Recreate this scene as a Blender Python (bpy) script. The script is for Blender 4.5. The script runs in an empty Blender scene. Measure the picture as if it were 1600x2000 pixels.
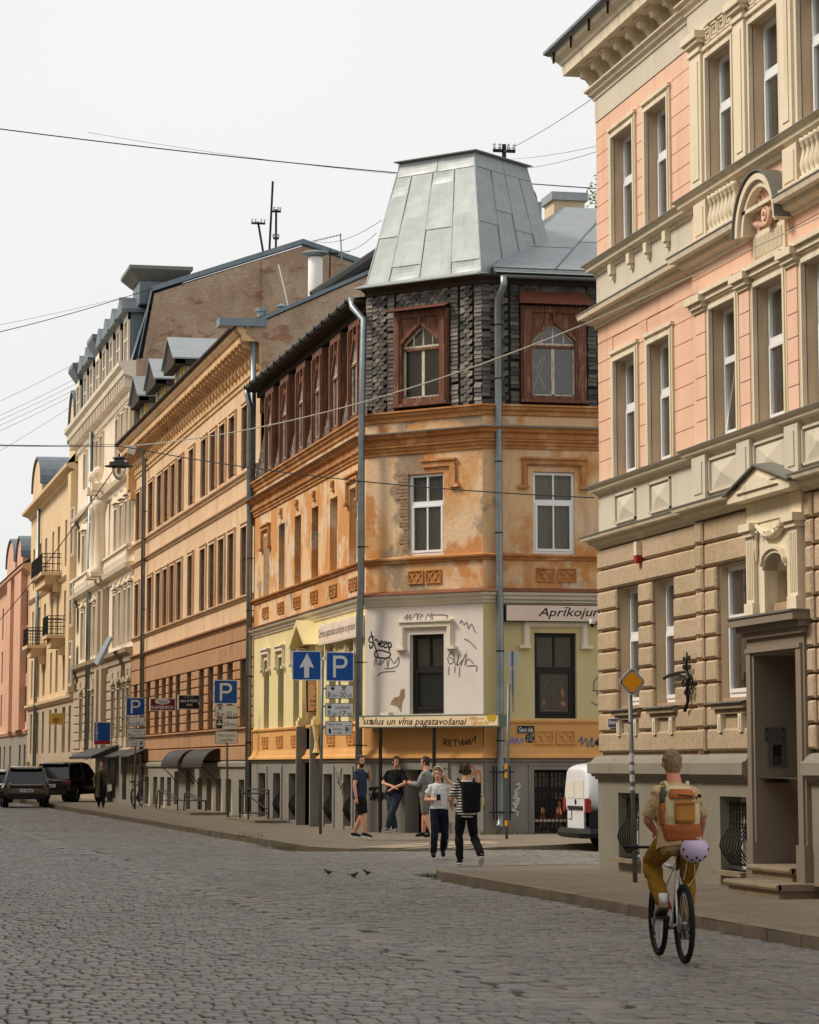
import bpy, bmesh, math, random
import numpy as np
from mathutils import Vector, Matrix
S = bpy.context.scene
COL = S.collection
rad = math.radians
RNG = random.Random(11)

# ------------------------------------------------------------------ camera
FPX, CAMH, HORY, VPX, PITCH = 5500.0, 1.72, 1495.0, -390.0, rad(8.0)
PPY = HORY - FPX * math.tan(PITCH)                       # principal point row (photo pixels)
YAW = math.atan((800 - VPX) * math.cos(PITCH) / FPX)
cam = bpy.data.cameras.new("camera")
cam_ob = bpy.data.objects.new("camera", cam)
COL.objects.link(cam_ob)
cam_ob.location = (0, 0, CAMH)
cam_ob.rotation_euler = (math.pi / 2 + PITCH, 0, -YAW)
cam.sensor_fit = 'HORIZONTAL'
cam.sensor_width = 36
cam.lens = FPX / 1600 * 36
cam.shift_y = -(1000 - PPY) / 1600
cam.clip_start, cam.clip_end = 0.5, 3000
S.camera = cam_ob

# ------------------------------------------------------------------ sky, sun, exposure
SUN_AZ, SUN_EL = rad(-78), rad(46)                        # azimuth from +Y towards +X
wd = bpy.data.worlds.new("World")
S.world = wd
wd.use_nodes = True
wn, wl = wd.node_tree.nodes, wd.node_tree.links
bgn = wn['Background']
sky = wn.new('ShaderNodeTexSky')
sky.sky_type = 'NISHITA'
sky.sun_disc = False
sky.sun_elevation, sky.sun_rotation = SUN_EL, SUN_AZ
sky.air_density, sky.dust_density, sky.ozone_density = 1.0, 6.0, 1.0
hs = wn.new('ShaderNodeHueSaturation')
hs.inputs['Saturation'].default_value = 0.30
wl.new(sky.outputs[0], hs.inputs['Color'])
# an even high cloud deck over the clear sky
tcw = wn.new('ShaderNodeTexCoord')
nzw = wn.new('ShaderNodeTexNoise')
nzw.inputs['Scale'].default_value = 1.6
nzw.inputs['Detail'].default_value = 4
wl.new(tcw.outputs['Generated'], nzw.inputs['Vector'])
crw = wn.new('ShaderNodeValToRGB')
crw.color_ramp.elements[0].position = 0.3
crw.color_ramp.elements[0].color = (8.6, 8.75, 8.9, 1)
crw.color_ramp.elements[1].position = 0.7
crw.color_ramp.elements[1].color = (10.6, 10.5, 10.3, 1)
wl.new(nzw.outputs[0], crw.inputs[0])
mxw = wn.new('ShaderNodeMix')
mxw.data_type = 'RGBA'
mxw.inputs[0].default_value = 0.8
wl.new(hs.outputs[0], mxw.inputs[6])
wl.new(crw.outputs[0], mxw.inputs[7])
wl.new(mxw.outputs[2], bgn.inputs['Color'])
bgn.inputs['Strength'].default_value = 0.086

sun = bpy.data.lights.new("sun", 'SUN')
sun.energy, sun.angle, sun.color = 2.6, rad(16), (1.0, 0.88, 0.72)
sun_ob = bpy.data.objects.new("sun", sun)
COL.objects.link(sun_ob)
sd = Vector((math.sin(SUN_AZ) * math.cos(SUN_EL), math.cos(SUN_AZ) * math.cos(SUN_EL), math.sin(SUN_EL)))
sun_ob.rotation_euler = sd.to_track_quat('Z', 'Y').to_euler()
sun_ob.location = sd * 60

S.view_settings.view_transform = 'Standard'
S.view_settings.look = 'None'
S.view_settings.exposure = 0.30
S.view_settings.gamma = 1.0
S.render.engine = 'CYCLES'
S.cycles.max_bounces = 6
S.cycles.transparent_max_bounces = 8

# ------------------------------------------------------------------ pixels to places
_F = Vector((math.sin(YAW) * math.cos(PITCH), math.cos(YAW) * math.cos(PITCH), math.sin(PITCH)))
_R = Vector((math.cos(YAW), -math.sin(YAW), 0))
_U = _R.cross(_F)
_C = Vector((0, 0, CAMH))
def ray(px, py): return _F * FPX + _R * (px - 800) - _U * (py - PPY)
def onz(px, py, z=0.0):
    d = ray(px, py); return _C + d * ((z - CAMH) / d.z)
def onx(px, py, x):
    d = ray(px, py); return _C + d * (x / d.x)
def ony(px, py, y):
    d = ray(px, py); return _C + d * (y / d.y)
class Fr:
    """a wall plane: t runs to the viewer's right, n points out of the wall"""
    def __init__(s, o, t, n):
        s.o = Vector((o[0], o[1], 0)); s.t = Vector((t[0], t[1], 0)).normalized(); s.n = Vector((n[0], n[1], 0)).normalized()
    def P(s, t, z, d=0.0):
        return Vector((s.o.x + s.t.x * t + s.n.x * d, s.o.y + s.t.y * t + s.n.y * d, z))
    def uv(s, px, py, d=0.0):
        r = ray(px, py); o = s.o + s.n * d
        k = (o - _C).dot(s.n) / r.dot(s.n)
        q = _C + r * k
        return (q - s.o).dot(s.t), q.z
    def mat(s, t, z, d=0.0):
        m = Matrix.Identity(4)
        m.col[0] = (*s.t, 0); m.col[1] = (*(-s.n), 0); m.col[2] = (0, 0, 1, 0)
        m.col[3] = (*s.P(t, z, d), 1)
        return m
LF = Fr((0, 0), (1, 0), (0, -1))        # local frame: x = t, y = inward, z = up

# ------------------------------------------------------------------ mesh builder
class MB:
    def __init__(s): s.v = []; s.f = []
    def add(s, vs, fs):
        o = len(s.v); s.v += [tuple(v) for v in vs]; s.f += [tuple(i + o for i in f) for f in fs]; return s
    def hexa(s, p):      # p: 4 bottom (ccw from above) + 4 top
        return s.add(p, [(3, 2, 1, 0), (4, 5, 6, 7), (0, 1, 5, 4), (1, 2, 6, 5), (2, 3, 7, 6), (3, 0, 4, 7)])
    def box(s, fr, t0, t1, z0, z1, d0, d1):
        P = fr.P
        return s.hexa([P(t0, z0, d1), P(t1, z0, d1), P(t1, z0, d0), P(t0, z0, d0),
                       P(t0, z1, d1), P(t1, z1, d1), P(t1, z1, d0), P(t0, z1, d0)])
    def bevbox(s, fr, t0, t1, z0, z1, d0, d1, b):
        """box whose outer face is inset by b (a chamfered block)"""
        P = fr.P; dm = d1 - b
        vs = [P(t0, z0, d0), P(t1, z0, d0), P(t1, z1, d0), P(t0, z1, d0),
              P(t0, z0, dm), P(t1, z0, dm), P(t1, z1, dm), P(t0, z1, dm),
              P(t0 + b, z0 + b, d1), P(t1 - b, z0 + b, d1), P(t1 - b, z1 - b, d1), P(t0 + b, z1 - b, d1)]
        fs = [(8, 9, 10, 11)]
        for a in (0, 4):
            for i in range(4):
                j = (i + 1) % 4; fs.append((a + i, a + j, a + 4 + j, a + 4 + i))
        return s.add(vs, fs)
    def wbox(s, x0, x1, y0, y1, z0, z1):
        return s.hexa([(x0, y0, z0), (x1, y0, z0), (x1, y1, z0), (x0, y1, z0), (x0, y0, z1), (x1, y0, z1), (x1, y1, z1), (x0, y1, z1)])
    def prism(s, fr, pts, d0, d1):
        n = len(pts)
        vs = [fr.P(t, z, d1) for t, z in pts] + [fr.P(t, z, d0) for t, z in pts]
        fs = [tuple(range(n)), tuple(range(2 * n - 1, n - 1, -1))] + [(i, n + i, n + (i + 1) % n, (i + 1) % n) for i in range(n)]
        return s.add(vs, fs)
    def mould(s, path, prof, closed=False):
        """sweep profile [(out, z)] along a horizontal path; out = to the right-hand outside (normal = (ty,-tx))"""
        n = len(path); P = [Vector((p[0], p[1])) for p in path]; m = len(prof); vs = []
        for i in range(n):
            a = P[i - 1] if i else None; b = P[i + 1] if i < n - 1 else None
            ns = []
            for q0, q1 in ((a, P[i]), (P[i], b)):
                if q0 is None or q1 is None: continue
                t = (q1 - q0).normalized(); ns.append(Vector((t.y, -t.x)))
            nn = ns[0] if len(ns) == 1 else (ns[0] + ns[1]).normalized()
            k = 1.0 if len(ns) == 1 else 1.0 / max(0.3, nn.dot(ns[0]))
            for d, z in prof: vs.append((P[i].x + nn.x * d * k, P[i].y + nn.y * d * k, z))
        fs = []
        for i in range(n - 1):
            for j in range(m):
                if j == m - 1 and not closed: continue
                j2 = (j + 1) % m
                fs.append((i * m + j, (i + 1) * m + j, (i + 1) * m + j2, i * m + j2))
        fs.append(tuple(range(m))[::-1]); fs.append(tuple((n - 1) * m + j for j in range(m)))
        return s.add(vs, fs)
    def tube(s, pts, r, n=6, cap=True):
        pts = [Vector(p) for p in pts]; k = len(pts)
        rs = r if isinstance(r, (list, tuple)) else [r] * k
        vs = []; up = None
        for i in range(k):
            t = (pts[min(i + 1, k - 1)] - pts[max(i - 1, 0)])
            t = t.normalized() if t.length > 1e-9 else Vector((0, 0, 1))
            if up is None:
                up = Vector((0, 0, 1)) if abs(t.z) < 0.9 else Vector((1, 0, 0))
            a = (up - t * up.dot(t))
            a = a.normalized() if a.length > 1e-6 else t.orthogonal().normalized()
            up = a; b = t.cross(a)
            for j in range(n):
                an = 2 * math.pi * j / n
                vs.append(pts[i] + a * (math.cos(an) * rs[i]) + b * (math.sin(an) * rs[i]))
        fs = [(i * n + j, i * n + (j + 1) % n, (i + 1) * n + (j + 1) % n, (i + 1) * n + j) for i in range(k - 1) for j in range(n)]
        if cap: fs += [tuple(range(n))[::-1], tuple((k - 1) * n + j for j in range(n))]
        return s.add(vs, fs)
    def loft(s, rings, cap=True):
        n = len(rings[0]); k = len(rings); vs = [v for r in rings for v in r]
        fs = [(i * n + j, i * n + (j + 1) % n, (i + 1) * n + (j + 1) % n, (i + 1) * n + j) for i in range(k - 1) for j in range(n)]
        if cap: fs += [tuple(range(n))[::-1], tuple((k - 1) * n + j for j in range(n))]
        return s.add(vs, fs)
    def lathe(s, c, prof, n=12):
        return s.loft([[(c[0] + r * math.cos(2 * math.pi * j / n), c[1] + r * math.sin(2 * math.pi * j / n), c[2] + z) for j in range(n)] for r, z in prof])
    def ball(s, c, r, n=10, m=6):
        rx, ry, rz = r if isinstance(r, (list, tuple)) else (r, r, r)
        return s.loft([[(c[0] + rx * math.sin(a) * math.cos(2 * math.pi * j / n), c[1] + ry * math.sin(a) * math.sin(2 * math.pi * j / n), c[2] + rz * -math.cos(a)) for j in range(n)]
                       for a in [math.pi * (0.04 + 0.92 * i / m) for i in range(m + 1)]])
    def quad(s, a, b, c, d): return s.add([a, b, c, d], [(0, 1, 2, 3)])
    def mesh(s, name, mat, smooth=False):
        me = bpy.data.meshes.new(name)
        me.from_pydata(s.v, [], s.f)
        if mat: me.materials.append(mat)
        if smooth: me.polygons.foreach_set('use_smooth', [True] * len(me.polygons))
        me.update(); return me
    def build(s, name, mat, parent=None, smooth=False, **kw):
        return ob(name, s.mesh(name, mat, smooth), parent, **kw)

def tag(o, label=None, cat=None, group=None, kind=None):
    if label: o['label'] = label
    if cat: o['category'] = cat
    if group: o['group'] = group
    if kind: o['kind'] = kind
    return o
def ob(name, me, parent=None, M=None, **kw):
    """link a mesh whose vertices are in world space (or placed by the world matrix M) under parent"""
    o = bpy.data.objects.new(name, me); COL.objects.link(o)
    W = M if M is not None else Matrix.Identity(4)
    if parent is not None:
        o.parent = parent; W = WM[parent.name].inverted() @ W
    o.matrix_basis = W
    WM[o.name] = M if M is not None else Matrix.Identity(4)
    return tag(o, **kw)
WM = {}
def thing(name, label, cat, loc=(0, 0, 0), group=None, rotz=0.0, kind=None):
    o = bpy.data.objects.new(name, None); COL.objects.link(o)
    o.empty_display_size = 0.2
    W = Matrix.Translation(Vector(loc)) @ Matrix.Rotation(rotz, 4, 'Z')
    o.matrix_basis = W; WM[o.name] = W
    return tag(o, label, cat, group, kind)
def copy_tree(o, W, parent=None, label=None):
    """copy of a thing with its parts; W = new world matrix of the root"""
    c = o.copy(); COL.objects.link(c); WM[c.name] = W
    if parent is None: c.matrix_basis = W
    else: c.parent = parent
    if label: c['label'] = label
    for ch in list(o.children):
        cc = ch.copy(); COL.objects.link(cc); cc.parent = c
        for g in list(ch.children):
            gg = g.copy(); COL.objects.link(gg); gg.parent = cc
    return c

# ------------------------------------------------------------------ materials
def srgb(r, g, b, k=1.0):
    f = lambda u: (u / 12.92 if u <= 0.04045 else ((u + 0.055) / 1.055) ** 2.4)
    return (f(r / 255) * k, f(g / 255) * k, f(b / 255) * k, 1)
MATS = {}
def M(name, base, rough=0.85, metal=0.0, layers=(), bump=None, spec=0.3, attr=None, obj=False, emit=None, trans=0.0, coat=0.0):
    """procedural principled material. layers: (colour, scale or (sx,sy,sz), lo, hi, strength[, detail, offset])"""
    if name in MATS: return MATS[name]
    m = bpy.data.materials.new(name); m.use_nodes = True; MATS[name] = m
    nt = m.node_tree; N = nt.nodes; L = nt.links; b = N['Principled BSDF']
    b.inputs['Roughness'].default_value = rough; b.inputs['Metallic'].default_value = metal
    b.inputs['Specular IOR Level'].default_value = spec
    if coat: b.inputs['Coat Weight'].default_value = coat; b.inputs['Coat Roughness'].default_value = 0.08
    if obj: tc = N.new('ShaderNodeTexCoord'); pos = tc.outputs['Object']
    else: tc = N.new('ShaderNodeNewGeometry'); pos = tc.outputs['Position']
    if attr:
        a = N.new('ShaderNodeAttribute'); a.attribute_name = attr; cur = a.outputs['Color']
    else:
        c = N.new('ShaderNodeRGB'); c.outputs[0].default_value = base; cur = c.outputs[0]
    for i, l in enumerate(layers):
        col, sc, lo, hi, st = l[:5]; det = l[5] if len(l) > 5 else 5; off = l[6] if len(l) > 6 else i * 3.7
        mp = N.new('ShaderNodeMapping'); mp.inputs['Scale'].default_value = sc if isinstance(sc, tuple) else (sc, sc, sc)
        mp.inputs['Location'].default_value = (off, off * 0.7, off * 0.3)
        L.new(pos, mp.inputs[0])
        nz = N.new('ShaderNodeTexNoise'); nz.inputs['Scale'].default_value = 1.0; nz.inputs['Detail'].default_value = det
        nz.inputs['Roughness'].default_value = 0.6
        L.new(mp.outputs[0], nz.inputs['Vector'])
        mr = N.new('ShaderNodeMapRange'); mr.inputs[1].default_value = lo; mr.inputs[2].default_value = hi; mr.inputs[4].default_value = st
        mr.clamp = True
        L.new(nz.outputs[0], mr.inputs[0])
        mx = N.new('ShaderNodeMix'); mx.data_type = 'RGBA'
        L.new(mr.outputs[0], mx.inputs[0]); L.new(cur, mx.inputs[6]); mx.inputs[7].default_value = col
        cur = mx.outputs[2]
    L.new(cur, b.inputs['Base Color'])
    if bump:
        prev = None
        for sc, st in (bump if isinstance(bump, list) else [bump]):
            nz = N.new('ShaderNodeTexNoise'); nz.inputs['Scale'].default_value = sc; nz.inputs['Detail'].default_value = 6
            L.new(pos, nz.inputs['Vector'])
            bp = N.new('ShaderNodeBump'); bp.inputs['Strength'].default_value = st; bp.inputs['Distance'].default_value = 0.4 / sc
            L.new(nz.outputs[0], bp.inputs['Height'])
            if prev: L.new(prev, bp.inputs['Normal'])
            prev = bp.outputs[0]
        L.new(prev, b.inputs['Normal'])
    if emit: b.inputs['Emission Color'].default_value = emit[0]; b.inputs['Emission Strength'].default_value = emit[1]
    return m
def glass_mat(name, tint, op):
    """window glass: mostly clear, reflecting by Fresnel, a little dusty (op)"""
    if name in MATS: return MATS[name]
    m = bpy.data.materials.new(name); m.use_nodes = True; MATS[name] = m
    nt = m.node_tree; N = nt.nodes; L = nt.links
    N.remove(N['Principled BSDF']); out = N['Material Output']
    tr = N.new('ShaderNodeBsdfTransparent'); tr.inputs[0].default_value = tint
    gl = N.new('ShaderNodeBsdfGlossy'); gl.inputs['Roughness'].default_value = 0.02; gl.inputs[0].default_value = (0.9, 0.9, 0.9, 1)
    df = N.new('ShaderNodeBsdfDiffuse'); df.inputs[0].default_value = (0.25, 0.25, 0.23, 1)
    fr = N.new('ShaderNodeFresnel'); fr.inputs[0].default_value = 1.5
    m1 = N.new('ShaderNodeMixShader'); m1.inputs[0].default_value = op
    L.new(tr.outputs[0], m1.inputs[1]); L.new(df.outputs[0], m1.inputs[2])
    m2 = N.new('ShaderNodeMixShader')
    mu = N.new('ShaderNodeMath'); mu.operation = 'MULTIPLY_ADD'; mu.inputs[1].default_value = 1.6; mu.inputs[2].default_value = 0.03
    L.new(fr.outputs[0], mu.inputs[0]); L.new(mu.outputs[0], m2.inputs[0])
    L.new(m1.outputs[0], m2.inputs[1]); L.new(gl.outputs[0], m2.inputs[2])
    L.new(m2.outputs[0], out.inputs[0])
    return m

K = srgb
DK = K(58, 50, 42)
m_pinkA = M('pink_plaster', K(228, 188, 164), 0.9, layers=[(K(214, 166, 140), 0.7, 0.45, 0.75, 0.5), (K(176, 140, 120), (4, 4, 0.35), 0.52, 0.80, 0.45), (K(236, 204, 182), 0.35, 0.5, 0.7, 0.5)], bump=(60, 0.12))
m_creamA = M('cream_plaster', K(224, 212, 188), 0.88, layers=[(K(206, 193, 168), 1.1, 0.45, 0.8, 0.5), (K(150, 134, 108), (4, 4, 0.4), 0.52, 0.82, 0.6), (K(120, 108, 90), 14, 0.62, 0.75, 0.35)], bump=(70, 0.10))
m_greyA = M('pale_grey_plaster', K(206, 198, 182), 0.9, layers=[(K(192, 182, 165), 0.8, 0.4, 0.75, 0.5), (K(150, 138, 120), (4, 4, 0.4), 0.54, 0.85, 0.5)], bump=(60, 0.1))
m_blockA = M('rough_tan_stone', K(186, 166, 142), 0.95, layers=[(K(166, 146, 112), 0.5, 0.4, 0.65, 0.7), (K(128, 104, 78), 9, 0.52, 0.75, 0.5), (K(214, 186, 158), 1.5, 0.5, 0.8, 0.5)], bump=[(38, 0.75), (9, 0.3)])
m_jointA = M('tan_joint_plaster', K(176, 148, 120), 0.95, layers=[(K(126, 104, 82), 1.5, 0.45, 0.8, 0.6)], bump=(40, 0.3))
m_revealA = M('beige_reveal_plaster', K(200, 178, 150), 0.9, layers=[(K(180, 160, 132), 1.2, 0.4, 0.8, 0.5)], bump=(60, 0.1))
m_plinth = M('grey_painted_plinth', K(146, 141, 128), 0.85, layers=[(K(124, 119, 106), 0.7, 0.4, 0.75, 0.6), (K(104, 96, 84), (3, 3, 0.35), 0.58, 0.9, 0.5)], bump=(50, 0.15))
m_doorgrey = M('taupe_door_surround', K(136, 124, 110), 0.85, layers=[(K(116, 104, 92), 1.0, 0.4, 0.8, 0.5)], bump=(60, 0.1))
m_lead = M('grey_lead_flashing', K(122, 122, 116), 0.55, 0.3, layers=[(K(150, 120, 90), 3, 0.55, 0.8, 0.5), (K(90, 88, 84), 6, 0.5, 0.8, 0.5)])
m_white = M('white_upvc', K(232, 234, 236), 0.35, spec=0.5)
m_interior = M('dim_room_wall', K(92, 86, 76), 0.95)
m_curtain = M('pale_curtain', K(178, 176, 164), 0.95, layers=[(K(150, 148, 136), (14, 14, 0.2), 0.4, 0.7, 0.6)])
m_glass = glass_mat('window_glass', (0.72, 0.76, 0.74, 1), 0.10)
m_glassd = M('dark_window_glass', K(40, 42, 40), 0.06, spec=0.6, layers=[(K(70, 68, 60), 1.3, 0.4, 0.7, 0.5)])
m_iron = M('black_iron', K(34, 33, 32), 0.5, 0.4, layers=[(K(70, 55, 42), 12, 0.6, 0.8, 0.4)])
m_galv = M('galvanised_steel', K(138, 146, 148), 0.42, 0.75, layers=[(K(104, 112, 116), 2.5, 0.4, 0.7, 0.6), (K(160, 164, 162), 7, 0.5, 0.8, 0.4)])
m_stone = M('worn_sandstone', K(150, 134, 112), 0.9, layers=[(K(112, 98, 80), 2.2, 0.4, 0.75, 0.7), (K(176, 158, 132), 5, 0.55, 0.8, 0.5)], bump=[(30, 0.4)])
# ================================================================== GROUND, ROAD, PAVEMENTS
m_dirt = M('sandy_joint_dirt', K(84, 76, 64), 0.95, layers=[(K(52, 46, 38), 4, 0.4, 0.7, 0.7), (K(70, 78, 44), 1.3, 0.62, 0.75, 0.6)], bump=(60, 0.4))
m_sett = M('granite_sett', K(120, 116, 108), 0.5, attr='tone', layers=[(K(96, 90, 80), 0.35, 0.45, 0.7, 0.55), (K(150, 140, 124), 22, 0.55, 0.8, 0.35), (K(70, 66, 60), 55, 0.58, 0.75, 0.4)], bump=[(55, 0.35), (14, 0.25)], spec=0.35)
m_ground = M('bare_ground', K(96, 90, 80), 0.95, layers=[(K(120, 112, 98), 0.2, 0.4, 0.7, 0.6)])
def paver_mat(name, c1, c2, mortar, sx, sy):
    m = M(name, c1, 0.9)
    nt = m.node_tree; N = nt.nodes; L = nt.links; b = N['Principled BSDF']
    g = N.new('ShaderNodeNewGeometry'); br = N.new('ShaderNodeTexBrick')
    br.inputs['Scale'].default_value = 1.0; br.inputs['Brick Width'].default_value = sx; br.inputs['Row Height'].default_value = sy
    br.inputs['Mortar Size'].default_value = 0.006; br.inputs['Color1'].default_value = c1; br.inputs['Color2'].default_value = c2; br.inputs['Mortar'].default_value = mortar
    br.inputs['Mortar Smooth'].default_value = 0.4
    L.new(g.outputs['Position'], br.inputs['Vector'])
    nz = N.new('ShaderNodeTexNoise'); nz.inputs['Scale'].default_value = 0.8; nz.inputs['Detail'].default_value = 8; nz.inputs['Roughness'].default_value = 0.7
    L.new(g.outputs['Position'], nz.inputs['Vector'])
    mr = N.new('ShaderNodeMapRange'); mr.inputs[1].default_value = 0.4; mr.inputs[2].default_value = 0.7; mr.inputs[4].default_value = 0.6
    L.new(nz.outputs[0], mr.inputs[0])
    mx = N.new('ShaderNodeMix'); mx.data_type = 'RGBA'; L.new(mr.outputs[0], mx.inputs[0]); L.new(br.outputs['Color'], mx.inputs[6])
    mx.inputs[7].default_value = tuple(0.62 * q for q in c2[:3]) + (1,)
    L.new(mx.outputs[2], b.inputs['Base Color'])
    bp = N.new('ShaderNodeBump'); bp.inputs['Strength'].default_value = 0.5; bp.inputs['Distance'].default_value = 0.01; bp.invert = True
    L.new(br.outputs['Fac'], bp.inputs['Height']); L.new(bp.outputs[0], b.inputs['Normal'])
    return m
m_paver = paver_mat('concrete_pavers', K(142, 130, 114), K(126, 115, 100), K(86, 78, 68), 0.21, 0.105)
m_paver_lt = paver_mat('pale_tactile_pavers', K(176, 160, 136), K(166, 150, 128), K(120, 108, 92), 0.21, 0.21)
m_kerb = M('granite_kerb', K(136, 124, 106), 0.85, layers=[(K(104, 92, 76), 1.6, 0.42, 0.72, 0.7), (K(160, 146, 126), 12, 0.55, 0.8, 0.4), (K(72, 74, 46), 0.8, 0.62, 0.74, 0.6)], bump=[(40, 0.4), (6, 0.3)])

g = MB(); g.quad((-700, -300, -0.09), (700, -300, -0.09), (700, 1200, -0.09), (-700, 1200, -0.09))
g.build('ground', m_ground, kind='structure')
road = MB()
road.quad((-1.5, 2, -0.022), (9.9, 2, -0.022), (9.9, 320, -0.022), (-1.5, 320, -0.022))
road.quad((9.9, 45, -0.022), (60, 45, -0.022), (60, 57.5, -0.022), (9.9, 57.5, -0.022))
road_ob = road.build('road', m_dirt, kind='structure')

# --- granite setts: rows across the street, each stone its own block; the 300 nearest are objects
def und(x, y): return 0.006 * np.sin(x * 0.9 + 0.35 * y) * np.sin(0.23 * y + 1.0) + 0.003 * np.sin(2.1 * x - 0.7 * y)
rs = np.random.RandomState(5)
PAL = 1.18 * np.array([[0.172, 0.160, 0.138], [0.154, 0.148, 0.134], [0.186, 0.162, 0.136], [0.145, 0.146, 0.142], [0.198, 0.180, 0.150], [0.128, 0.120, 0.106], [0.184, 0.144, 0.118]])
PW = np.array([.3, .22, .14, .14, .1, .06, .04])
def lay(xa, xb, ya, yb, ok, along='x', w0=0.142, l0=0.19):
    out = []; y = ya; r = 0
    while y < yb:
        ln = l0 * rs.uniform(0.92, 1.08); x = xa - w0 * (r % 2) * .5 - rs.uniform(0, .03)
        while x < xb:
            w = w0 * rs.uniform(0.86, 1.16)
            if ok(x + w / 2, y + ln / 2): out.append((x + w / 2, y + ln / 2, w, ln))
            x += w
        y += ln; r += 1
    return np.array(out)
def ok_main(x, y):
    lim = 9.45 if y < 42 else (9.5 if y < 44.6 else 9.95)
    if 44.9 < y < 57: lim = 9.96
    if 57 <= y < 60: lim = 9.7
    return x < lim and x > 0.068 * y - 2.6 and x < 0.375 * y + 1.5 and not (5.38 < x < 5.92)
A1 = lay(-1.2, 10.2, 13.6, 136, ok_main)
def ok_side(x, y): return 9.96 < x < 0.375 * y + 3 and (y > 44.9 + (0.5 if x > 12 else 0)) and y < 56.75
T1 = lay(45.0, 56.7, 9.9, 26, lambda a, b: ok_side(b, a))
A2 = T1[:, [1, 0, 3, 2]]
A3 = lay(5.40, 5.90, 13.6, 136, lambda x, y: 5.38 < x < 5.92, w0=0.25, l0=0.36)
ST = np.vstack([A1, A2, A3]); n = len(ST)
# 12 vertices per stone: base ring, shoulder ring, crown ring
def stones(ST):
    n = len(ST); cx, cy, w, l = ST.T
    gap = rs.uniform(0.004, 0.010, n); hw = w / 2 - gap; hl = l / 2 - gap
    sgn = np.array([[-1, -1], [1, -1], [1, 1], [-1, 1]])
    V = np.zeros((n, 12, 3))
    jit = rs.uniform(-0.004, 0.004, (n, 4, 2)); yaw = rs.normal(0, 0.018, n)
    hz = und(cx, cy) + rs.normal(0, 0.003, n); tilt = rs.normal(0, 0.010, (n, 2))
    for k, (ins, z) in enumerate(((0.0, -0.05), (0.0, -0.008), (0.013, 0.0))):
        lx = sgn[None, :, 0] * (hw - ins * 0.8)[:, None] + jit[:, :, 0] * (1 - 0.3 * k)
        ly = sgn[None, :, 1] * (hl - ins)[:, None] + jit[:, :, 1] * (1 - 0.3 * k)
        V[:, 4 * k:4 * k + 4, 0] = cx[:, None] + lx - yaw[:, None] * ly
        V[:, 4 * k:4 * k + 4, 1] = cy[:, None] + ly + yaw[:, None] * lx
        V[:, 4 * k:4 * k + 4, 2] = hz[:, None] + z + (tilt[:, :1] * lx + tilt[:, 1:] * ly if k else 0)
    tone = PAL[rs.choice(len(PAL), n, p=PW)] * rs.uniform(0.86, 1.14, (n, 1))
    return V, tone
FQ = [(8, 9, 10, 11)] + [(a + i, a + (i + 1) % 4, a + 4 + (i + 1) % 4, a + 4 + i) for a in (0, 4) for i in range(4)]
FQ = np.array(FQ)
V, tone = stones(ST)
near = np.argsort(np.where((ST[:, 0] > 0.068 * ST[:, 1] - 0.02) & (ST[:, 0] < 0.36 * ST[:, 1]) & (ST[:, 1] > 17.9), ST[:, 1], 1e9))[:300]
mask = np.ones(n, bool); mask[near] = False
def sett_mesh(V, tone, name):
    n = len(V); me = bpy.data.meshes.new(name)
    F = (FQ[None] + 12 * np.arange(n)[:, None, None]).reshape(-1, 4)
    me.vertices.add(n * 12); me.vertices.foreach_set('co', V.reshape(-1))
    me.loops.add(F.size); me.loops.foreach_set('vertex_index', F.reshape(-1).astype(np.int32))
    me.polygons.add(len(F)); me.polygons.foreach_set('loop_start', np.arange(0, F.size, 4, dtype=np.int32))
    at = me.color_attributes.new('tone', 'FLOAT_COLOR', 'POINT')
    c = np.ones((n * 12, 4), np.float32); c[:, :3] = np.repeat(tone, 12, axis=0); at.data.foreach_set('color', c.reshape(-1))
    me.materials.append(m_sett); me.update(calc_edges=True); return me
ob('setts', sett_mesh(V[mask], tone[mask], 'setts'), road_ob, kind='stuff')
for i in near:
    c = Vector((ST[i, 0], ST[i, 1], 0))
    ob('sett', sett_mesh(V[i:i + 1] - np.array(c)[None, None], tone[i:i + 1], 'sett'), road_ob, M=Matrix.Translation(c))

# --- pavements with kerb stones
KA = [(9.38, 2), (9.40, 26), (9.50, 36), (9.56, 42.4), (9.75, 43.5), (10.25, 44.35), (11.1, 44.75), (12.4, 45.0), (60, 45.4)]
KB = [(60, 57.1), (16.0, 56.95), (14.2, 56.95), (13.2, 56.95), (12.0, 57.1), (11.1, 57.6), (10.4, 58.35), (9.98, 59.4), (9.9, 61), (9.92, 70), (10.0, 85), (10.2, 105), (10.3, 130), (10.4, 320)]
KBz = [.12, .12, .06, .02, .02, .02, .045, .12, .13, .13, .13, .13, .13, .13]
KAz = [.12] * 9
def pavement(name, path, zs, inner, mat):
    """a walked-on sheet between the kerb line and the inner line (same count)"""
    mb = MB(); vs = [(p[0], p[1], z) for p, z in zip(path, zs)] + [(q[0], q[1], 0.13) for q in inner]
    n = len(path); mb.add(vs, [(i, i + 1, n + i + 1, n + i) for i in range(n - 1)])
    return mb.build(name, mat, kind='structure')
pavA = pavement('pavement', KA, KAz, [(12.3, 2), (12.3, 26), (12.3, 36), (12.3, 40), (12.3, 41), (12.3, 42), (12.3, 42.4), (12.4, 42.6), (60, 42.6)], m_paver)
pavB = pavement('pavement', KB, KBz, [(60, 65.02), (18, 65.02), (17, 65.02), (16.4, 65.02), (15.72, 65.02), (15.2, 65.6), (14.6, 66.3), (14.0, 67.0), (13.42, 67.66), (13.42, 72), (13.45, 86), (13.65, 105), (13.65, 130), (13.65, 320)], m_paver)
pavL = MB().add([(-3.2, 2, .13), (-1.3, 2, .13), (-1.3, 320, .13), (-3.2, 320, .13)], [(0, 1, 2, 3)]).build('pavement', m_paver, kind='structure')
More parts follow.
